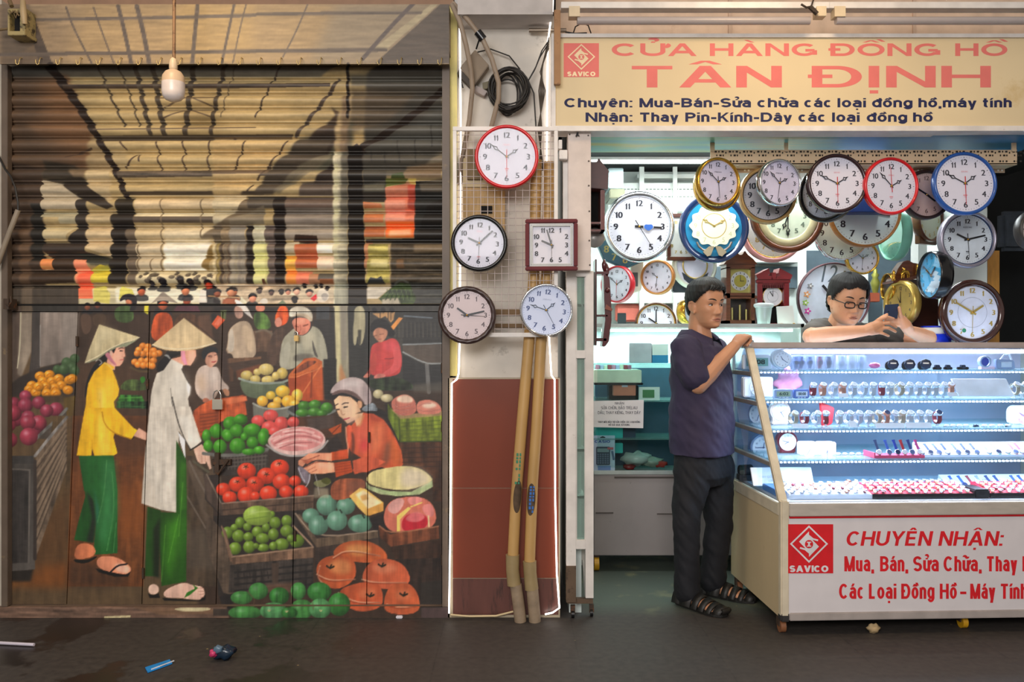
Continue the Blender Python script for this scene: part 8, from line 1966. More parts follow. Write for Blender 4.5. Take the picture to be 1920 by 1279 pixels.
# straps displayed upright / flat
_ww = {}
def lean_watch(label, px, v, z, col, cse, group, s=1.0, tilt=38):
    key = (col, cse)
    if key not in _ww:
        t = thing('strap_watch', label, 'wristwatch', (0, 0, 0), group, local=True)
        q = MB(); q.box(-.0062, .0062, -.0015, .0015, .0, .075); q.box(-.0075, .0075, -.002, .002, .07, .078); obj('strap', q, mat('leather_'+col, col, .5), t, .001)
        q = MB(); q.lathe([(.001, .006), (.0115, .006), (.0138, .004), (.014, 0), (.0125, -.002)], (0, 0, .016), 20); obj('case', q, M_steel, t)
        q = MB(); q.disc(.0112, (0, -.0066, .016), 20); obj('dial', q, {'w': M_face, 'd': M_fdark, 'g': mat('grey_face', '5a6c9a', .3)}[cse], t)
        _ww[key] = t; o = t
    else: o = dup(_ww[key], label=label, group=group)
    o.location = CW(CU(px, v), v, z); o.rotation_euler = (R(-tilt), R(-10), CA); o.scale = (s, s, s); return o
v4 = vs(.773)+.05
q = MB(); u0, u1 = CU(1639, v4), CU(1731, v4); q.box(u0, u1, v4-.01, v4+.10, .774, .782); q.box(u0, u1, v4-.014, v4-.008, .774, .787); q.box(u0-.006, u0, v4-.014, v4+.1, .774, .80); q.v = [tuple(CW(*w)) for w in q.v]; one('watch_tray', q, mat('pink_red_tray', 'c23a5c', .5), 'pink-edged tray with six strap watches on the fourth shelf', 'tray')
for i, (x, c, d) in enumerate(((1650, '3a4a74', 'w'), (1669, '3f62b8', 'g'), (1685, '2440a8', 'd'), (1698, 'b02a34', 'w'), (1712, '2a3c80', 'g'), (1726, 'c04a8a', 'w'))): lean_watch(f'{ORD[i]} strap watch from the left in the pink-edged tray, {("dark blue", "mid blue", "bright blue", "red", "navy", "pink")[i]} strap', x, v4, .785, c, d, 'strap watches in the pink-edged tray', 1.0, 22)
def ramp(label, x0, x1, v, z, h, d):
    u0, u1 = CU(x0, v), CU(x1, v); q = MB(); q.prism([(v, z), (v+d, z), (v+d, z+h), (v, z+.012)], u0, u1, ax='x'); q.v = [tuple(CW(*w)) for w in q.v]; return one('display_ramp', q, mat('white_ramp', 'dde2ec', .4, var=.02), label, 'display stand')
ramp('white slanted display stand for strap watches on the fourth shelf', 1733, 1960, v4+.002, .774, .06, .11)
for i, (x, c, d) in enumerate(((1732, '2a4690', 'w'), (1748, '24407c', 'd'), (1764, '4a5cac', 'g'), (1780, '2a4690', 'w'), (1800, '5a6aa8', 'g'), (1817, '3a4c98', 'd'), (1835, '44549c', 'g'), (1858, '8ab0c8', 'w'), (1876, '8fd0c0', 'd'), (1893, 'a0d8c0', 'w'), (1908, 'd86a80', 'g'), (1920, 'c050a0', 'w'))): lean_watch(f'{ORD[i]} strap watch from the left on the white slanted stand of the fourth shelf', x, v4-.008, .788, c, d, 'strap watches on the slanted stand', 1.0, 52)
for i, x in enumerate((1572, 1584, 1597, 1610, 1622)):
    k = pxm(x, .3); t = item('flat_watch', f'{ORD[i]} small pale watch from the left lying beside the pink square clocks', 'wristwatch', x, .3, .774, 'pale watches lying on the fourth shelf', R(20)); q = MB(); q.box(-.02, .02, -.005, .005, 0, .006); obj('strap', q, M_steel, t, .002); q = MB(); q.lathe([(.009, 0), (.01, .006), (.007, .008), (.001, .008)], (0, 0, .003), 14, 'z'); obj('case', q, M_face, t)
for i, x in enumerate((1775, 1787, 1799, 1811, 1830, 1846, 1860, 1876, 1890)):
    k = pxm(x, .28); t = item('flat_watch', f'{ORD[i]} watch from the left lying flat at the right of the third shelf', 'wristwatch', x, vs(.908)+.06, .909, 'watches lying on the third shelf', R(25)); q = MB(); q.box(-.02, .02, -.006, .006, 0, .006); obj('strap', q, (M_steel, mat('gunmetal', '', .3))[i in (4, 8)], t, .002); q = MB(); q.lathe([(.011, 0), (.012, .007), (.009, .009), (.001, .009)], (0, 0, .003), 14, 'z'); obj('case', q, (M_face, mat('navy_face', '', .3))[i in (4,)], t)
# deck: trays of watches, little boxes
def tray(label, x0, x1, v0, v1, z, m, lip, lipm):
    ua, ub = CU(x0, v0), CU(x1, v0); t = thing('watch_tray', label, 'tray', CW((ua+ub)/2, v0, z), None, (0, 0, CA), local=True); w_ = (ub-ua)/2
    q = MB(); q.prism([(0, 0), (v1-v0, 0), (v1-v0, .05), (0, .022)], -w_, w_, ax='x'); obj('cushion', q, m, t); q = MB(); q.box(-w_-.004, w_+.004, -.006, 0, 0, lip); obj('front_lip', q, lipm, t, .001); return ua, ub
ZD = .601
M_redv = mat('crimson_velvet', 'c01d3c', .7); M_whv = mat('white_velvet', 'd6dcec', .6)
_fw = {}
def flat_watch(label, u, v, z, si, group, tilt, yaw):
    if si not in _fw:
        t = thing('tray_watch', label, 'wristwatch', (0, 0, 0), group, local=True)
        q = MB(); q.prism([(-.026, .0), (-.024, .006), (-.012, .010), (.012, .010), (.024, .006), (.026, 0)], -.006, .006); obj('strap', q, STR[si], t)
        q = MB(); q.lathe([(.0118, .006), (.0125, .011), (.0095, .0135), (.001, .0135)], (0, 0, .0), 16, 'z'); obj('case', q, M_steel if si != 1 else M_rose, t); q = MB(); q.lathe([(.0092, .0), (.001, .0004)], (0, 0, .0137), 14, 'z'); obj('dial', q, (M_face, M_face, M_fdark, M_face, M_face)[si], t); _fw[si] = t; o = t
    else: o = dup(_fw[si], label=label, group=group)
    o.location = CW(u, v, z); o.rotation_euler = (tilt, 0, CA+yaw); return o
def fill(tname, ua, ub, v0, v1, nr, nc, grp, z0=.022, z1=.05):
    for j in range(nr):
        for i in range(nc):
            f_ = (j+.5)/nr; v = v0+(v1-v0)*f_; u = ua+(ub-ua)*(i+.5)/nc+rr.uniform(-.003, .003)
            flat_watch(f'{ORD[i]} watch from the left, {ORD[j]} row from the front of the {tname}', u, v, ZD+z0+(z1-z0)*f_+.001, rr.choice((0, 0, 1, 2, 3, 4)), grp, math.atan2(z1-z0, v1-v0), R(rr.uniform(50, 75)))
ua, ub = tray('white tray of watches at the left front of the counter deck', 1481, 1634, .075, .22, ZD, M_whv, .02, M_aw); fill('white watch tray', ua, ub, .075, .22, 3, 9, 'watches in the white tray')
ua, ub = tray('long crimson tray of watches at the middle of the counter deck', 1637, 1825, .07, .23, ZD, M_redv, .022, M_black); fill('long crimson watch tray', ua, ub, .07, .23, 4, 12, 'watches in the long crimson tray')
ua, ub = tray('crimson tray of watches at the right front of the counter deck', 1857, 1968, .07, .23, ZD, M_redv, .022, M_black); fill('right crimson watch tray', ua, ub, .07, .23, 4, 7, 'watches in the right crimson tray')
q = MB(); q.box(CU(1826, .07), CU(1855, .07), .06, .2, ZD, ZD+.04); q.v = [tuple(CW(*w)) for w in q.v]; one('black_case', q, mat('black_leatherette', '14161c', .4), 'black case between the two crimson watch trays', 'case', bevel=.006)
for i, (x0, x1, c, nm) in enumerate(((1572, 1648, 'c9b8c4', 'pale'), (1650, 1711, '6a2c40', 'wine red'), (1712, 1743, '2f4aa8', 'blue'), (1744, 1778, 'b9c4dc', 'light grey'))):
    v = .30; u0, u1 = CU(x0, v), CU(x1, v); q = MB(); q.box(u0, u1, v, v+.07, ZD, ZD+.034+.0*i); q.v = [tuple(CW(*w)) for w in q.v]; one('watch_box', q, mat('wbox_'+c, c, .4), f'{nm} box in the row behind the watch trays', 'box', bevel=.002)
for i in range(13):
    x = 1590+i*14.2; v = .325; flat_watch(f'{ORD[i]} watch from the left lying on the row of boxes behind the trays', CU(x, v), v, ZD+.0345, rr.choice((0, 1, 2, 4)), 'watches on the row of boxes', R(8), R(40))
ramp('white slanted display stand for strap watches at the back right of the deck', 1782, 1960, .27, ZD, .06, .11)
for i, (x, c, d) in enumerate(((1795, '2a4cc0', 'g'), (1812, '2448b8', 'd'), (1828, '7a2c3c', 'w'), (1846, '7a8cc8', 'w'), (1864, '2c3c6c', 'w'), (1880, '2c4478', 'w'), (1912, '3a548c', 'w'), (1926, '2a4690', 'd'))): lean_watch(f'{ORD[i]} strap watch from the left on the slanted stand at the back of the deck', x, .262, ZD+.016, c, d, 'strap watches at the back of the deck', 1.0, 52)
q = MB(); q.box(.03, .12, .12, .34, ZD, ZD+.03); q.v = [tuple(CW(*w)) for w in q.v]; one('blue_box', q, mat('sky_blue_box', '5a8cc4', .4), 'blue box under the placard at the left end of the deck', 'box', bevel=.003)
c = CW(CU(1392, .62), .62, ZD+.05); q = MB(); q.tube([c+Vector((-.01, 0, 0)), c+Vector((.05, .02, 0))], .03, 18); q.box(c.x-.02, c.x+.06, c.y-.02, c.y+.04, ZD, ZD+.03); one('loupe', q, mat('black_rubber', '1a1c20', .5), 'black round tool on a pale box in the back left corner of the deck', 'tool')
# ---------------------------------------------------------------- people
def remesh(name, parts, vox, mt, parent, smooth=2, off=None):
    """weld lofts, tubes and spheres into one continuous skin"""
    q = MB()
    for p_ in parts: q.add(p_.v, p_.f)
    off = off_of(parent)
    me = q.mesh(name, [mt], off); o = bpy.data.objects.new(name, me); C.objects.link(o)
    m = o.modifiers.new('r', 'REMESH'); m.mode = 'VOXEL'; m.voxel_size = vox
    if smooth: s_ = o.modifiers.new('s', 'SMOOTH'); s_.factor = .5; s_.iterations = smooth
    n = bpy.data.meshes.new_from_object(o.evaluated_get(bpy.context.evaluated_depsgraph_get())); o.modifiers.clear(); o.data = n; bpy.data.meshes.remove(me)
    n.name = name; n.materials.clear(); n.materials.append(mt); n.polygons.foreach_set('use_smooth', [True]*len(n.polygons))
    o.parent = parent; _off[o] = off; return o
def wrinkle(o, amp, f, seed=0):
    from mathutils import noise
    me = o.data; me.update(); W_ = [(v.co.copy(), v.normal.copy()) for v in me.vertices]; out = []
    for c, n in W_: out += list(c+n*amp*noise.fractal(Vector((c.x*f[0]+seed, c.y*f[0], c.z*f[1]+c.x*f[2])), .7, 2.1, 3))
    me.vertices.foreach_set('co', out)
    me.update(); return o
def loft(secs, n=28, pw=2.3):
    """stacked ovals: (centre, half width along side vector, half depth along front vector, side, front)"""
    q = MB(); vs = []
    for c, a, b_, sd, ft in secs:
        for k in range(n):
            t = 2*math.pi*k/n; x = math.copysign(abs(math.cos(t))**(2/pw), math.cos(t)); y = math.copysign(abs(math.sin(t))**(2/pw), math.sin(t))
            vs.append(Vector(c)+sd*a*x+ft*b_*y)
    m = len(secs); fs = [(j*n+k, j*n+(k+1) % n, (j+1)*n+(k+1) % n, (j+1)*n+k) for j in range(m-1) for k in range(n)]+[tuple(range(n-1, -1, -1)), tuple(range((m-1)*n, m*n))]
    return q.add(vs, fs, 0, True)
def cap(pts, rs, n=12):
    q = MB(); q.tube(pts, rs, n)
    q.ball(pts[0], rs[0], n, 8); q.ball(pts[-1], rs[-1], n, 8); return q
HP = [(-.118, .022, .066, .010), (-.108, .040, .083, .022), (-.090, .053, .088, .045), (-.06, .063, .087, .066), (-.03, .070, .087, .082), (0, .074, .085, .092), (.03, .077, .089, .098), (.06, .076, .087, .097), (.085, .068, .076, .086), (.105, .050, .055, .066), (.117, .027, .029, .036), (.122, .004, .004, .006)]
def hp(z):
    for i in range(len(HP)-1):
        a, b_ = HP[i], HP[i+1]
        if z <= b_[0] or i == len(HP)-2:
            t = min(1, max(0, (z-a[0])/(b_[0]-a[0]))); return [a[k]+(b_[k]-a[k])*t for k in (1, 2, 3)]
def g(x, s_): return math.exp(-(x/s_)**2)
def head_pt(z, ph, fat=0, round_=0):
    """a point of the head's surface; ph=0 is the middle of the face (towards -y)"""
    w_, f, b_ = hp(z); w_ += fat*g(z+.05, .05); 
    c, s_ = math.cos(ph), math.sin(ph); d = f if c > 0 else b_
    x = w_*math.copysign(abs(s_)**.9, s_); y = -d*math.copysign(abs(c)**.85, c)
    if c > 0:
        ax = abs(x); k = 0
        if -.062 < z < .022: k += (.004+.020*min(1, max(0, (.014-z)/.052)))*g(x, .0085+.004*min(1, max(0, -z/.04)))*(1 if z > -.042 else max(0, 1-(-.042-z)/.012))
        k += .008*g(ax-.0135, .007)*g(z+.042, .008)
        k -= .010*g(ax-.032, .016)*g(z-.000, .011); k += .004*g(ax-.03, .02)*g(z-.021, .008)
        k += .0035*g(ax-.046, .016)*g(z+.022, .016)
        k += .0035*math.exp(-(x/.027)**4)*(g(z+.067, .0055)+g(z+.0785, .006))-.0025*math.exp(-(x/.024)**4)*g(z+.0725, .0028)
        k += .006*g(x, .018)*g(z+.104, .012)-.003*g(x, .02)*g(z+.09, .006)
        k += .003*g(ax-.025-(-.05-z)*.25, .006)*(1 if -.075 < z < -.045 else 0)*-1
        y -= k
    return Vector((x, y, z))
def head_grid(nz=60, nph=72, fat=0):
    q = MB(); vs = []
    for j in range(nz):
        z = -.118+.24*j/(nz-1)
        for k in range(nph): vs.append(head_pt(z, 2*math.pi*k/nph, fat))
    fs = [(j*nph+k, j*nph+(k+1) % nph, (j+1)*nph+(k+1) % nph, (j+1)*nph+k) for j in range(nz-1) for k in range(nph)]+[tuple(range(nph-1, -1, -1)), tuple(range((nz-1)*nph, nz*nph))]
    return q.add(vs, fs, 0, True)
def xf(q, M_): q.v = [tuple(M_ @ Vector(v)) for v in q.v]; return q
def ear(sg):
    q = MB(); q.ball((sg*.077, .012, -.012), .03, 14, 10, sc=(.28, .62, 1.0)); q.tube([(sg*.080, .028, -.03), (sg*.088, .032, -.005), (sg*.089, .026, .013), (sg*.083, .008, .018), (sg*.078, -.003, .008)], .0055, 8); q.ball((sg*.078, .0, -.038), .010, 10, 8, sc=(.6, .8, 1)); return q
def hair(M_, mt, parent, style, fat=0):
    nz, nph = 70, 90; vs = {}; q = MB(); rr_ = random.Random(2)
    def thick(z, ph):
        a = abs((ph+math.pi) % (2*math.pi)-math.pi)                    # 0 face .. pi nape
        line = style(a, ph); t = (z-line)/.02
        return t
    V = []; T = []
    for j in range(nz):
        z = -.09+.212*j/(nz-1)
        for k in range(nph):
            ph = 2*math.pi*k/nph; t = thick(z, ph); p_ = head_pt(z, ph, fat); n = Vector((p_.x*1.1, p_.y, (p_.z-.0)*.9)).normalized()
            th = .004+.015*min(1, max(0, t))**.6+.0025*math.sin(ph*31+z*120)*min(1, max(0, t))
            th += .006*max(0, z-.05)/.07
            V.append(p_+n*th); T.append(t)
    fs = [(j*nph+k, j*nph+(k+1) % nph, (j+1)*nph+(k+1) % nph, (j+1)*nph+k) for j in range(nz-1) for k in range(nph)]
    fs = [f for f in fs if min(T[i] for i in f) > -.05]
    fs.append(tuple(range((nz-1)*nph, nz*nph)))
    used = sorted({i for f in fs for i in f}); mp = {i: n for n, i in enumerate(used)}
    q.add([V[i] for i in used], [tuple(mp[i] for i in f) for f in fs], 0, True); xf(q, M_)
    return obj('hair', q, mt, parent)
def face_parts(M_, t, skin, lips, look=(.0, -.12), lids=.55, glasses=False, sc=1):
    M_eyew = mat('eye_white', 'd8d0c8', .3); M_iris = mat('dark_iris', '1c1210', .2); M_brow = mat('eyebrow_hair', '2a211e', .8)
    for sg in (-1, 1):
        c = head_pt(.0, sg*.40); c.x = sg*.0315; c.y += .0005
        e = MB(); e.ball((c.x, c.y+.004, .0), .0115, 16, 10, sc=(1.15, .8, lids)); k = obj('eye', xf(e, M_), M_eyew, t)
        e = MB(); e.ball((c.x+look[0]*.02, c.y-.0042, look[1]*.008), .0060, 10, 8, sc=(1, .45, lids*1.3)); obj('iris', xf(e, M_), M_iris, k)
        e = MB(); e.tube([(c.x-sg*.013, c.y-.001, .0005), (c.x-sg*.005, c.y-.0062, .0115*lids), (c.x+sg*.006, c.y-.0050, .0112*lids), (c.x+sg*.0145, c.y+.004, .001)], [.0016, .0030, .0030, .0018], 6); obj('eyelid', xf(e, M_), mat('lid_shadow', '4a2c22', .6), k)
        pts = []
        for i in range(6):
            x = sg*(.014+.036*i/5); z = .024+.006*math.sin(i/5*2.6); p_ = head_pt(z, math.asin(min(.98, abs(x)/hp(z)[0]))*sg); pts.append((x, p_.y-.0012, z))
        e = MB(); e.tube(pts, [.0022, .0036, .0040, .0036, .0028, .0012], 6, flat=1.0); obj('eyebrow', xf(e, M_), M_brow, t)
    q = MB(); a = head_pt(-.0672, 0).y; pts = []
    for i in range(9): x = -.029+.058*i/8; p_ = head_pt(-.0725, x/.06); pts.append((x, p_.y-.0016, -.0725+(.001 if abs(i-4) < 2 else -.001)))
    q.tube(pts, [.0006, .0014, .0018, .002, .002, .002, .0018, .0014, .0006], 6); obj('mouth_line', xf(q, M_), mat('mouth_dark', '5c2a24', .6), t)
    for z, h in ((-.0675, .0024), (-.0778, .0030)):
        q = MB(); pts = []
        for i in range(9): x = -.026+.052*i/8; p_ = head_pt(z, x/.062); pts.append((x, p_.y+.0012, z+(.0015 if z > -.07 else -.0)*(1-abs(i-4)/4)))
        q.tube(pts, [.0005]+[h*.6, h*.85, h, h, h, h*.85, h*.6]+[.0005], 8); obj('lip', xf(q, M_), lips, t)
def skin_mat(name, c):
    m = mat(name, c, .48, var=.10, scale=9, spots=('a8624c', 7, .66)); b = m.node_tree.nodes['Principled BSDF']
    b.inputs['Subsurface Weight'].default_value = .12; b.inputs['Subsurface Radius'].default_value = (.012, .005, .003); b.inputs['Subsurface Scale'].default_value = .6
    return m
M_skin = skin_mat('tanned_skin', 'c08a68'); M_skin2 = skin_mat('warm_skin', 'd09a78'); M_lip = mat('lip', 'a8685a', .45)
M_hair = mat('black_hair', '0a0807', .6, var=.4, scale=30, stretch=(1, 1, .15)); M_hair2 = mat('dark_hair', '0f0c0b', .65, var=.5, scale=30)
def cloth(name, c, folds=.5, sc_=9):
    m = mat(name, c, .8, var=.14, scale=sc_, bump=folds, stretch=(1, 1, .45)); return m
M_polo = cloth('navy_polo', '332b45', .55); M_jean = cloth('dark_trousers', '101118', .6, 12); M_tee = cloth('charcoal_tee', '4a4743', .4)
V3 = Vector
# ---- standing man
def standing():
    t = thing('person', 'person in navy polo and dark trousers standing, fist on the counter corner', 'person', P(1316, 1130, 4.36))
    t.location.z = 0; _off[t] = V3(t.location)
    ft = V3((.80, -.60, 0)); sd = V3((.60, .80, 0)); sd = V3((-.60, -.80, 0))   # front, and towards his right
    Z = V3((0, 0, 1))
    hyaw = R(29)                                               # head turned towards the right
    HC = P(1324, 572.5, 4.375); M_ = Matrix.Translation(HC) @ Matrix.Rotation(hyaw, 4, 'Z') @ Matrix.Rotation(R(2), 4, 'X')
    body = [xf(head_grid(), M_), xf(ear(-1), M_), xf(ear(1), M_)]
    nb = P(1313, 640, 4.40); body.append(cap([HC+V3((-.025, .02, -.05)), HC+V3((-.03, .025, -.10)), nb], [.056, .056, .064], 16))
    secs = [(P(1316, 850, 4.39), .165, .115, sd, ft), (P(1316, 740, 4.39), .17, .115, sd, ft), (P(1314, 680, 4.39), .18, .11, sd, ft), (P(1313, 650, 4.40), .13, .085, sd, ft)]
    body.append(loft(secs))
    RS, RE, RW = P(1281, 662, 4.25), P(1309, 722, 4.20), P(1377, 649, 4.30)
    body.append(cap([RS, RS.lerp(RE, .6), RE], [.050, .048, .045])); body.append(cap([RE, RE.lerp(RW, .3), RE.lerp(RW, .75), RW], [.045, .047, .034, .030]))
    # fist resting on the counter's corner
    ax = (P(1398, 627, 4.345)-RW).normalized(); up = V3((-.35, -.35, .85)); up = (up-ax*up.dot(ax)).normalized(); lt = ax.cross(up)
    def H(a, b_, c): return RW+ax*a+lt*b_+up*c
    palm = loft([(H(.0, 0, 0), .026, .022, lt, up), (H(.03, 0, .002), .036, .022, lt, up), (H(.062, 0, .004), .041, .021, lt, up), (H(.078, 0, .002), .038, .018, lt, up)], 16); body.append(palm)
    for i, y in enumerate((-.031, -.0105, .010, .030)):
        L_ = (.92, 1.05, 1.0, .85)[i]
        body.append(cap([H(.072, y, .006), H(.072+.030*L_, y*.95, -.008), H(.072+.022*L_, y*.9, -.036*L_), H(.055, y*.9, -.034)], [.0108, .0102, .0092, .008], 10))
    body.append(cap([H(.02, -.034, -.006), H(.052, -.046, -.018), H(.078, -.030, -.036)], [.0125, .011, .0095], 10))
    # left arm hangs behind the body
    LS, LE, LW = P(1346, 664, 4.55), P(1352, 755, 4.60), P(1346, 835, 4.58)
    body.append(cap([LS, LE], [.055, .042])); body.append(cap([LE, LW], [.042, .028])); body.append(cap([LW, P(1346, 862, 4.57)], [.03, .034]))
    for i in range(4): body.append(cap([P(1338+i*6, 868, 4.565), P(1338+i*6, 886, 4.56), P(1340+i*5, 897, 4.555)], [.009, .0085, .0075], 8))
    body.append(cap([P(1338, 850, 4.55), P(1334, 868, 4.54)], [.011, .009], 8))
    legs = ((P(1300, 872, 4.31), P(1286, 985, 4.27), P(1290, 1108, 4.28), P(1326, 1130, 4.19)), (P(1340, 872, 4.46), P(1347, 985, 4.44), P(1337, 1092, 4.46), P(1380, 1113, 4.39)))
    for h, k, a, toe in legs:
        body.append(cap([h, k, a], [.078, .052, .038])); f_ = (V3((toe.x, toe.y, 0))-V3((a.x, a.y, 0))).normalized(); hl = V3((a.x, a.y, .04))-f_*.04; s_ = f_.cross(Z)
        body.append(loft([(hl, .028, .03, s_, Z), (hl+f_*.06+Z*.01, .034, .036, s_, Z), (hl+f_*.13-Z*.005, .040, .026, s_, Z), (hl+f_*.19-Z*.012, .044, .018, s_, Z)], 18))
        for i in range(5): w_ = (i-2)*.0175; body.append(cap([hl+f_*.18+s_*w_-Z*.014, hl+f_*(.222-.004*abs(i-1))+s_*w_*1.05-Z*.018], [.011 if i != (0 if False else 0) else .013, .009], 8))
    remesh('body', body, .0038, M_skin, t, 2)
    # hair, face
    def style(a, ph):
        side = math.sin(ph)
        if a < .55: return .074-.006*side+.012*(a/.55)*-0
        if a < 1.15: return .074-.034*(a-.55)/.6
        if a < 1.55: return .040-.035*(a-1.15)/.4
        if a < 1.85: return .012
        return -.005-.055*min(1, (a-1.85)/.5)
    hair(M_, M_hair, t, style)
    face_parts(M_, t, M_skin, M_lip, (.25, 0), .55)
    q = MB()
    for i in range(7):
        x0 = -.02+.012*i; a_ = V3((x0, -.055, .108)); b_ = V3((x0-.018, -.084-.003*(i % 2), .090)); c_ = V3((x0-.036, -.088, .077-.003*(i % 3))); q.tube([a_, b_, c_], [.010, .008, .002], 8)
    obj('fringe', xf(q, M_), M_hair, t)
    # polo shirt
    sh_ = [loft([(P(1317, 850, 4.385), .203, .150, sd, ft), (P(1316, 800, 4.385), .197, .152, sd, ft), (P(1316, 750, 4.385), .197, .150, sd, ft), (P(1315, 700, 4.385), .207, .142, sd, ft), (P(1313, 668, 4.39), .205, .126, sd, ft), (P(1312, 650, 4.395), .175, .108, sd, ft), (P(1312, 640, 4.405), .110, .082, sd, ft)], 36, 2.2)]
    sh_.append(cap([RS+V3((.02, .02, .015)), RS.lerp(RE, .35), RS.lerp(RE, .74)], [.078, .076, .074], 16)); sh_.append(cap([LS+V3((-.02, -.02, .01)), LS.lerp(LE, .6)], [.076, .068], 16))
    so = wrinkle(remesh('polo_shirt', sh_, .006, M_polo, t, 4), .011, (5, 7, 6))
    q = MB(); n = 30; vs = []; ring = []
    for lay_ in range(3):
        for i in range(n):
            a_ = math.pi*.16+2*math.pi*.84*i/(n-1)-math.pi*.0; 
            cf = math.cos(a_); r1, r2 = ((.078, .078), (.094, .098), (.130, .130))[lay_]; z = (.044, .050, -.002)[lay_]-(.022 if lay_ == 2 and (i < 5 or i > n-6) else 0)
            c = P(1313, 636, 4.40); ring.append(c+ft*r2*cf+sd*r1*math.sin(a_)+Z*(z-(.052 if cf > 0 else .0)*cf))
    q.add(ring, [(l*n+i, l*n+i+1, (l+1)*n+i+1, (l+1)*n+i) for l in range(2) for i in range(n-1)], 0, True)
    co_ = obj('collar', q, M_polo, so); sm = co_.modifiers.new('s', 'SOLIDIFY'); sm.thickness = .004
    q = MB(); c0 = P(1314, 652, 4.395)+ft*.10
    q.tube([c0+Z*.0, c0+ft*.022-Z*.06, c0+ft*.034-Z*.13], [.012, .012, .010], 8, flat=.6); obj('placket', q, M_polo, so)
    for i in range(2): q = MB(); q.ball(c0+ft*(.022+.014*i)-Z*(.03+.05*i)+ft*.006, .005, 8, 6); obj('button', q, mat('dark_button', '1a1620', .3), so)
    # trousers
    tr = [loft([(P(1316, 832, 4.385), .175, .125, sd, ft), (P(1316, 860, 4.385), .182, .132, sd, ft), (P(1318, 890, 4.385), .176, .130, sd, ft), (P(1319, 908, 4.385), .12, .10, sd, ft)], 30)]
    for (h, k, a, toe), r_ in zip(legs, ((.100, .070, .064, .066), (.100, .074, .066, .068))):
        a2 = a.copy(); a2.z = max(.075, a.z); tr.append(cap([h+Z*.0, h.lerp(k, .5), k, k.lerp(a2, .5), a2+V3((-.004, 0, .0))], [r_[0], (r_[0]+r_[1])/2, r_[1], r_[2], r_[3]], 18))
    wrinkle(remesh('trousers', tr, .0065, M_jean, t, 4), .009, (6, 8, 9), 3)
    # sandals
    M_sand = mat('black_sandal', '1b1917', .5)
    for i, (h, k, a, toe) in enumerate(legs):
        f_ = (V3((toe.x, toe.y, 0))-V3((a.x, a.y, 0))).normalized(); hl = V3((a.x, a.y, 0))-f_*.06; s_ = f_.cross(Z); q = MB()
        out = [(0, -.03), (.0, .03), (.05, .036), (.13, .044), (.20, .052), (.25, .047), (.285, .028), (.292, 0), (.285, -.026), (.25, -.044), (.2, -.05), (.13, -.043), (.05, -.036)]
        vs = [hl+f_*u+s_*w_ for u, w_ in out]; n = len(vs); q.add([v+Z*.001 for v in vs]+[v+Z*.022 for v in vs], [tuple(range(n-1, -1, -1)), tuple(range(n, 2*n))]+[(j, (j+1) % n, (j+1) % n+n, j+n) for j in range(n)])
        so_ = obj('sandal', q, M_sand, t, .003)
        for u, w_, r_, hh in ((.015, .05, .040, .085), (.078, .062, .047, .088), (.136, .034, .051, .070), (.180, .030, .054, .056), (.222, .026, .053, .044), (.262, .040, .044, .036)):
            q = MB(); vs = []
            for j in range(11):
                for du in (-w_/2, w_/2):
                    for k in (0, .006): d = math.pi*j/10; vs.append(hl+f_*(u+du+.010*math.sin(d))+s_*(r_+k-(.008 if du > 0 and u > .25 else 0))*math.cos(d)+Z*(.014+(hh*.82+k-(du*.28))*math.sin(d)))
            q.add(vs, [f for j in range(10) for f in ((4*j, 4*j+2, 4*j+6, 4*j+4), (4*j+1, 4*j+5, 4*j+7, 4*j+3), (4*j, 4*j+4, 4*j+5, 4*j+1), (4*j+2, 4*j+3, 4*j+7, 4*j+6))], 0, True); obj('strap', q, M_sand, so_)
        q = MB(); pts = [hl+f_*.285+s_*.03-f_*.0+Z*.03, hl+f_*.296+Z*.032, hl+f_*.282-s_*.03+Z*.03]; q.tube(pts, .014, 8); obj('toe_cap', q, M_sand, so_)
standing()
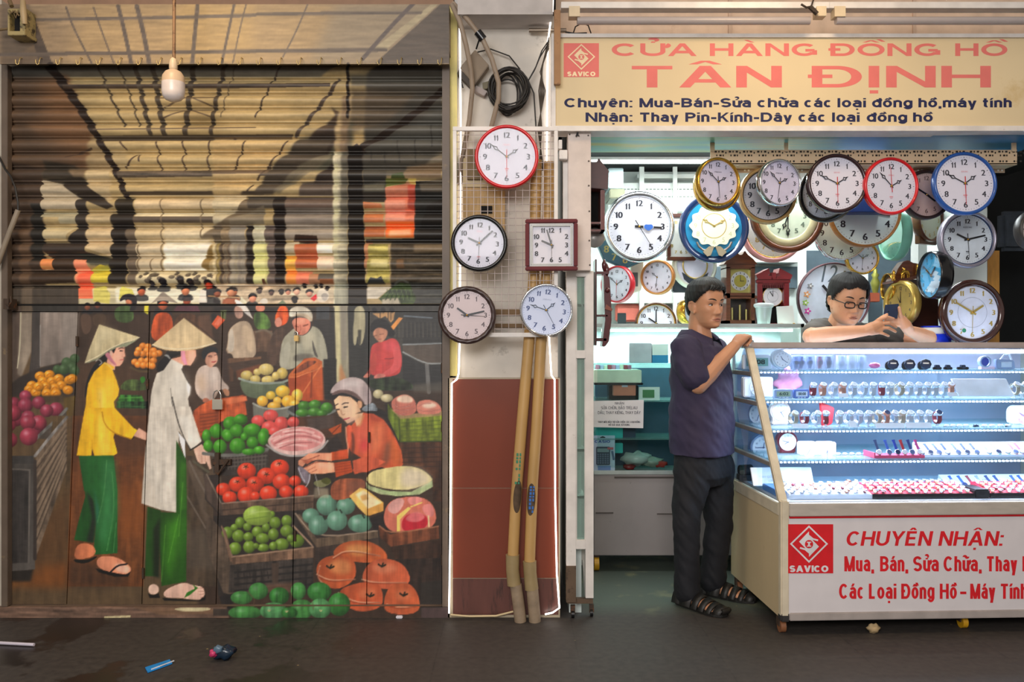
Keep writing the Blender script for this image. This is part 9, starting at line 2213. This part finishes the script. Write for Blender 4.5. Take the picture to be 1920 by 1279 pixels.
# ---- man leaning on the counter with a phone
def leaning():
    t = thing('person', 'person in glasses and charcoal t-shirt leaning on the counter, looking at a phone', 'person', P(1590, 1090, 4.85))
    t.location.z = 0; _off[t] = V3(t.location)
    ft = V3((.35, -.94, 0)).normalized(); sd = V3((-.94, -.35, 0)).normalized(); Z = V3((0, 0, 1))
    HC = P(1589, 564, 4.60); S_ = 1.06
    M_ = Matrix.Translation(HC) @ Matrix.Rotation(R(5), 4, 'Z') @ Matrix.Rotation(R(12), 4, 'X') @ Matrix.Rotation(R(3), 4, 'Y') @ Matrix.Scale(S_, 4)
    body = [xf(head_grid(fat=.010), M_), xf(ear(-1), M_), xf(ear(1), M_)]
    nb = P(1582, 622, 4.74); body.append(cap([HC+V3((0, .03, -.06)), HC+V3((-.01, .07, -.11)), nb], [.064, .066, .075], 16))
    body.append(loft([(P(1590, 1000, 4.9), .16, .11, sd, ft), (P(1590, 800, 4.88), .18, .13, sd, ft), (P(1588, 690, 4.82), .19, .12, sd, ft), (P(1584, 640, 4.76), .15, .09, sd, ft)]))
    RS, RE, RW = P(1540, 624, 4.74), P(1521, 631, 4.50), P(1622, 620, 4.44)
    body.append(cap([RS, RE], [.058, .046])); body.append(cap([RE, RE.lerp(RW, .3), RE.lerp(RW, .75), RW], [.044, .044, .035, .029], 16))
    LS, LE, LW = P(1634, 630, 4.86), P(1741, 634, 4.62), P(1704, 620, 4.52)
    body.append(cap([LS, LE], [.056, .042])); body.append(cap([LE, LE.lerp(LW, .4), LW], [.04, .04, .028], 16))
    # his right hand, back towards us, fingers over the phone
    D = 4.42; body.append(cap([P(1622, 620, 4.44), P(1634, 616, D+.01), P(1648, 609, D+.015)], [.029, .033, .026], 14)); body.append(cap([P(1634, 620, D+.01), P(1648, 619, D+.01)], [.026, .022], 12))
    for pts, r_ in ((((1647, 600), (1662, 594), (1675, 598)), .0098), (((1651, 607), (1667, 605), (1680, 613)), .0098), (((1650, 615), (1666, 615), (1679, 622)), .0092), (((1646, 623), (1657, 626), (1666, 630)), .008)):
        body.append(cap([P(pts[0][0], pts[0][1], D+.008), P(pts[1][0], pts[1][1], D-.012), P(pts[2][0], pts[2][1], D)], [r_*1.1, r_, r_*.85], 10))
    body.append(cap([P(1640, 606, D+.02), P(1654, 595, D+.03), P(1663, 590, D+.025)], [.012, .010, .008], 10))
    # his left hand holds the phone from the right
    D2 = 4.49; body.append(cap([P(1704, 620, 4.52), P(1698, 610, D2), P(1692, 600, D2)], [.028, .031, .024], 14))
    body.append(cap([P(1694, 602, D2), P(1688, 590, D2-.02), P(1686, 577, D2-.035)], [.0125, .0105, .0085], 10))
    for j in range(4): body.append(cap([P(1690-j, 596+j*5, D2+.005), P(1676-j, 592+j*5, D2+.012), P(1662-j, 593+j*4.5, D2-.012)], [.0095, .009, .008], 10))
    for x, Dd in ((1578, 4.92), (1606, 4.92)): body.append(cap([P(x, 860, Dd), P(x, 960, Dd), V3((P(x, 900, Dd).x, Dd, .09))], [.075, .055, .04])); body.append(cap([V3((P(x, 900, Dd).x, Dd, .035)), V3((P(x, 900, Dd).x+.03, Dd-.17, .03))], [.035, .03]))
    remesh('body', body, .0038, M_skin2, t, 2)
    def style(a, ph):
        if a < .75: return .068+.006*math.cos(ph*6)
        if a < 1.2: return .068-.038*(a-.75)/.45
        if a < 1.5: return .030-.045*(a-1.2)/.3
        if a < 1.85: return .014
        return -.01-.06*min(1, (a-1.85)/.5)
    hair(M_, M_hair2, t, style, .010)
    face_parts(M_, t, M_skin2, M_lip, (.15, -.6), .30)
    # glasses
    gl = MB(); M_fr = mat('black_frame', '121114', .3)
    for sg in (-1, 1):
        pts = []
        for i in range(17):
            a_ = 2*math.pi*i/16; x = sg*.0335+.0235*math.copysign(abs(math.cos(a_))**.6, math.cos(a_)); z = -.008+.0145*math.copysign(abs(math.sin(a_))**.6, math.sin(a_)); pts.append((x, -.104+abs(x)*.22, z))
        gl.tube(pts, .003, 6, caps=False); gl.tube([(sg*.057, -.0915, -.002), (sg*.076, -.06, .004), (sg*.083, .0, .008), (sg*.084, .02, .0)], .0022, 6)
    gl.tube([(-.0115, -.102, -.006), (0, -.106, -.003), (.0115, -.102, -.006)], .0022, 6)
    go = obj('glasses', xf(gl, M_), M_fr, t)
    for sg in (-1, 1):
        q = MB(); q.add([(sg*.0335+.0225*math.copysign(abs(math.cos(a_))**.6, math.cos(a_)), -.1035+abs(sg*.0335+.0225*math.cos(a_))*.22, -.008+.0138*math.copysign(abs(math.sin(a_))**.6, math.sin(a_))) for a_ in [2*math.pi*i/20 for i in range(20)]], [tuple(range(20))]); obj('lens', xf(q, M_), glassm('spectacle_lens', 'f4f0f0', .03, .03, fr_=.2), go)
    sh_ = [loft([(P(1590, 860, 4.9), .20, .15, sd, ft), (P(1590, 760, 4.87), .21, .16, sd, ft), (P(1588, 690, 4.83), .215, .14, sd, ft), (P(1586, 640, 4.78), .205, .115, sd, ft), (P(1585, 618, 4.76), .165, .095, sd, ft), (P(1584, 605, 4.74), .10, .082, sd, ft)], 36, 2.2)]
    sh_.append(cap([RS+V3((.02, .02, .0)), RS.lerp(RE, .3), RS.lerp(RE, .7)], [.082, .08, .07], 16)); sh_.append(cap([LS+V3((-.02, .0, .0)), LS.lerp(LE, .5)], [.076, .064], 16))
    wrinkle(remesh('t_shirt', sh_, .006, M_tee, t, 4), .009, (6, 8, 5), 7)
    tr = [loft([(P(1590, 850, 4.9), .18, .13, sd, ft), (P(1590, 900, 4.9), .185, .135, sd, ft), (P(1591, 930, 4.91), .13, .10, sd, ft)], 28)]
    for x, Dd in ((1576, 4.92), (1608, 4.92)): tr.append(cap([P(x, 900, Dd), P(x, 960, Dd), V3((P(x, 900, Dd).x, Dd, .10))], [.095, .08, .07], 16))
    remesh('trousers', tr, .008, M_jean, t, 3)
    ph = thing('mobile_phone', 'dark blue phone held up by the person in glasses', 'phone', P(1670, 597, 4.46))
    q = MB(); c = [P(1657, 594.5, 4.455), P(1683, 598, 4.455), P(1686, 570, 4.475), P(1660.5, 572, 4.475)]; n_ = V3((0, .009, .002))
    q.add(c+[v+n_ for v in c], [(0, 1, 2, 3), (7, 6, 5, 4), (0, 4, 5, 1), (1, 5, 6, 2), (2, 6, 7, 3), (3, 7, 4, 0)]); obj('phone_body', q, mat('navy_phone', '152848', .25, coat=.4), ph, .002)
    for x, y in ((1666, 584), (1668, 588), (1664, 590)): q = MB(); q.ball(P(x, y, 4.462), .0035, 8, 6, sc=(1, .4, 1)); obj('camera_lens', q, M_black, ph)
    q = MB(); c = P(1640, 642, 4.5); q.box(c.x-.05, c.x+.06, 4.52, 4.56, 1.324, 1.332)
leaning()
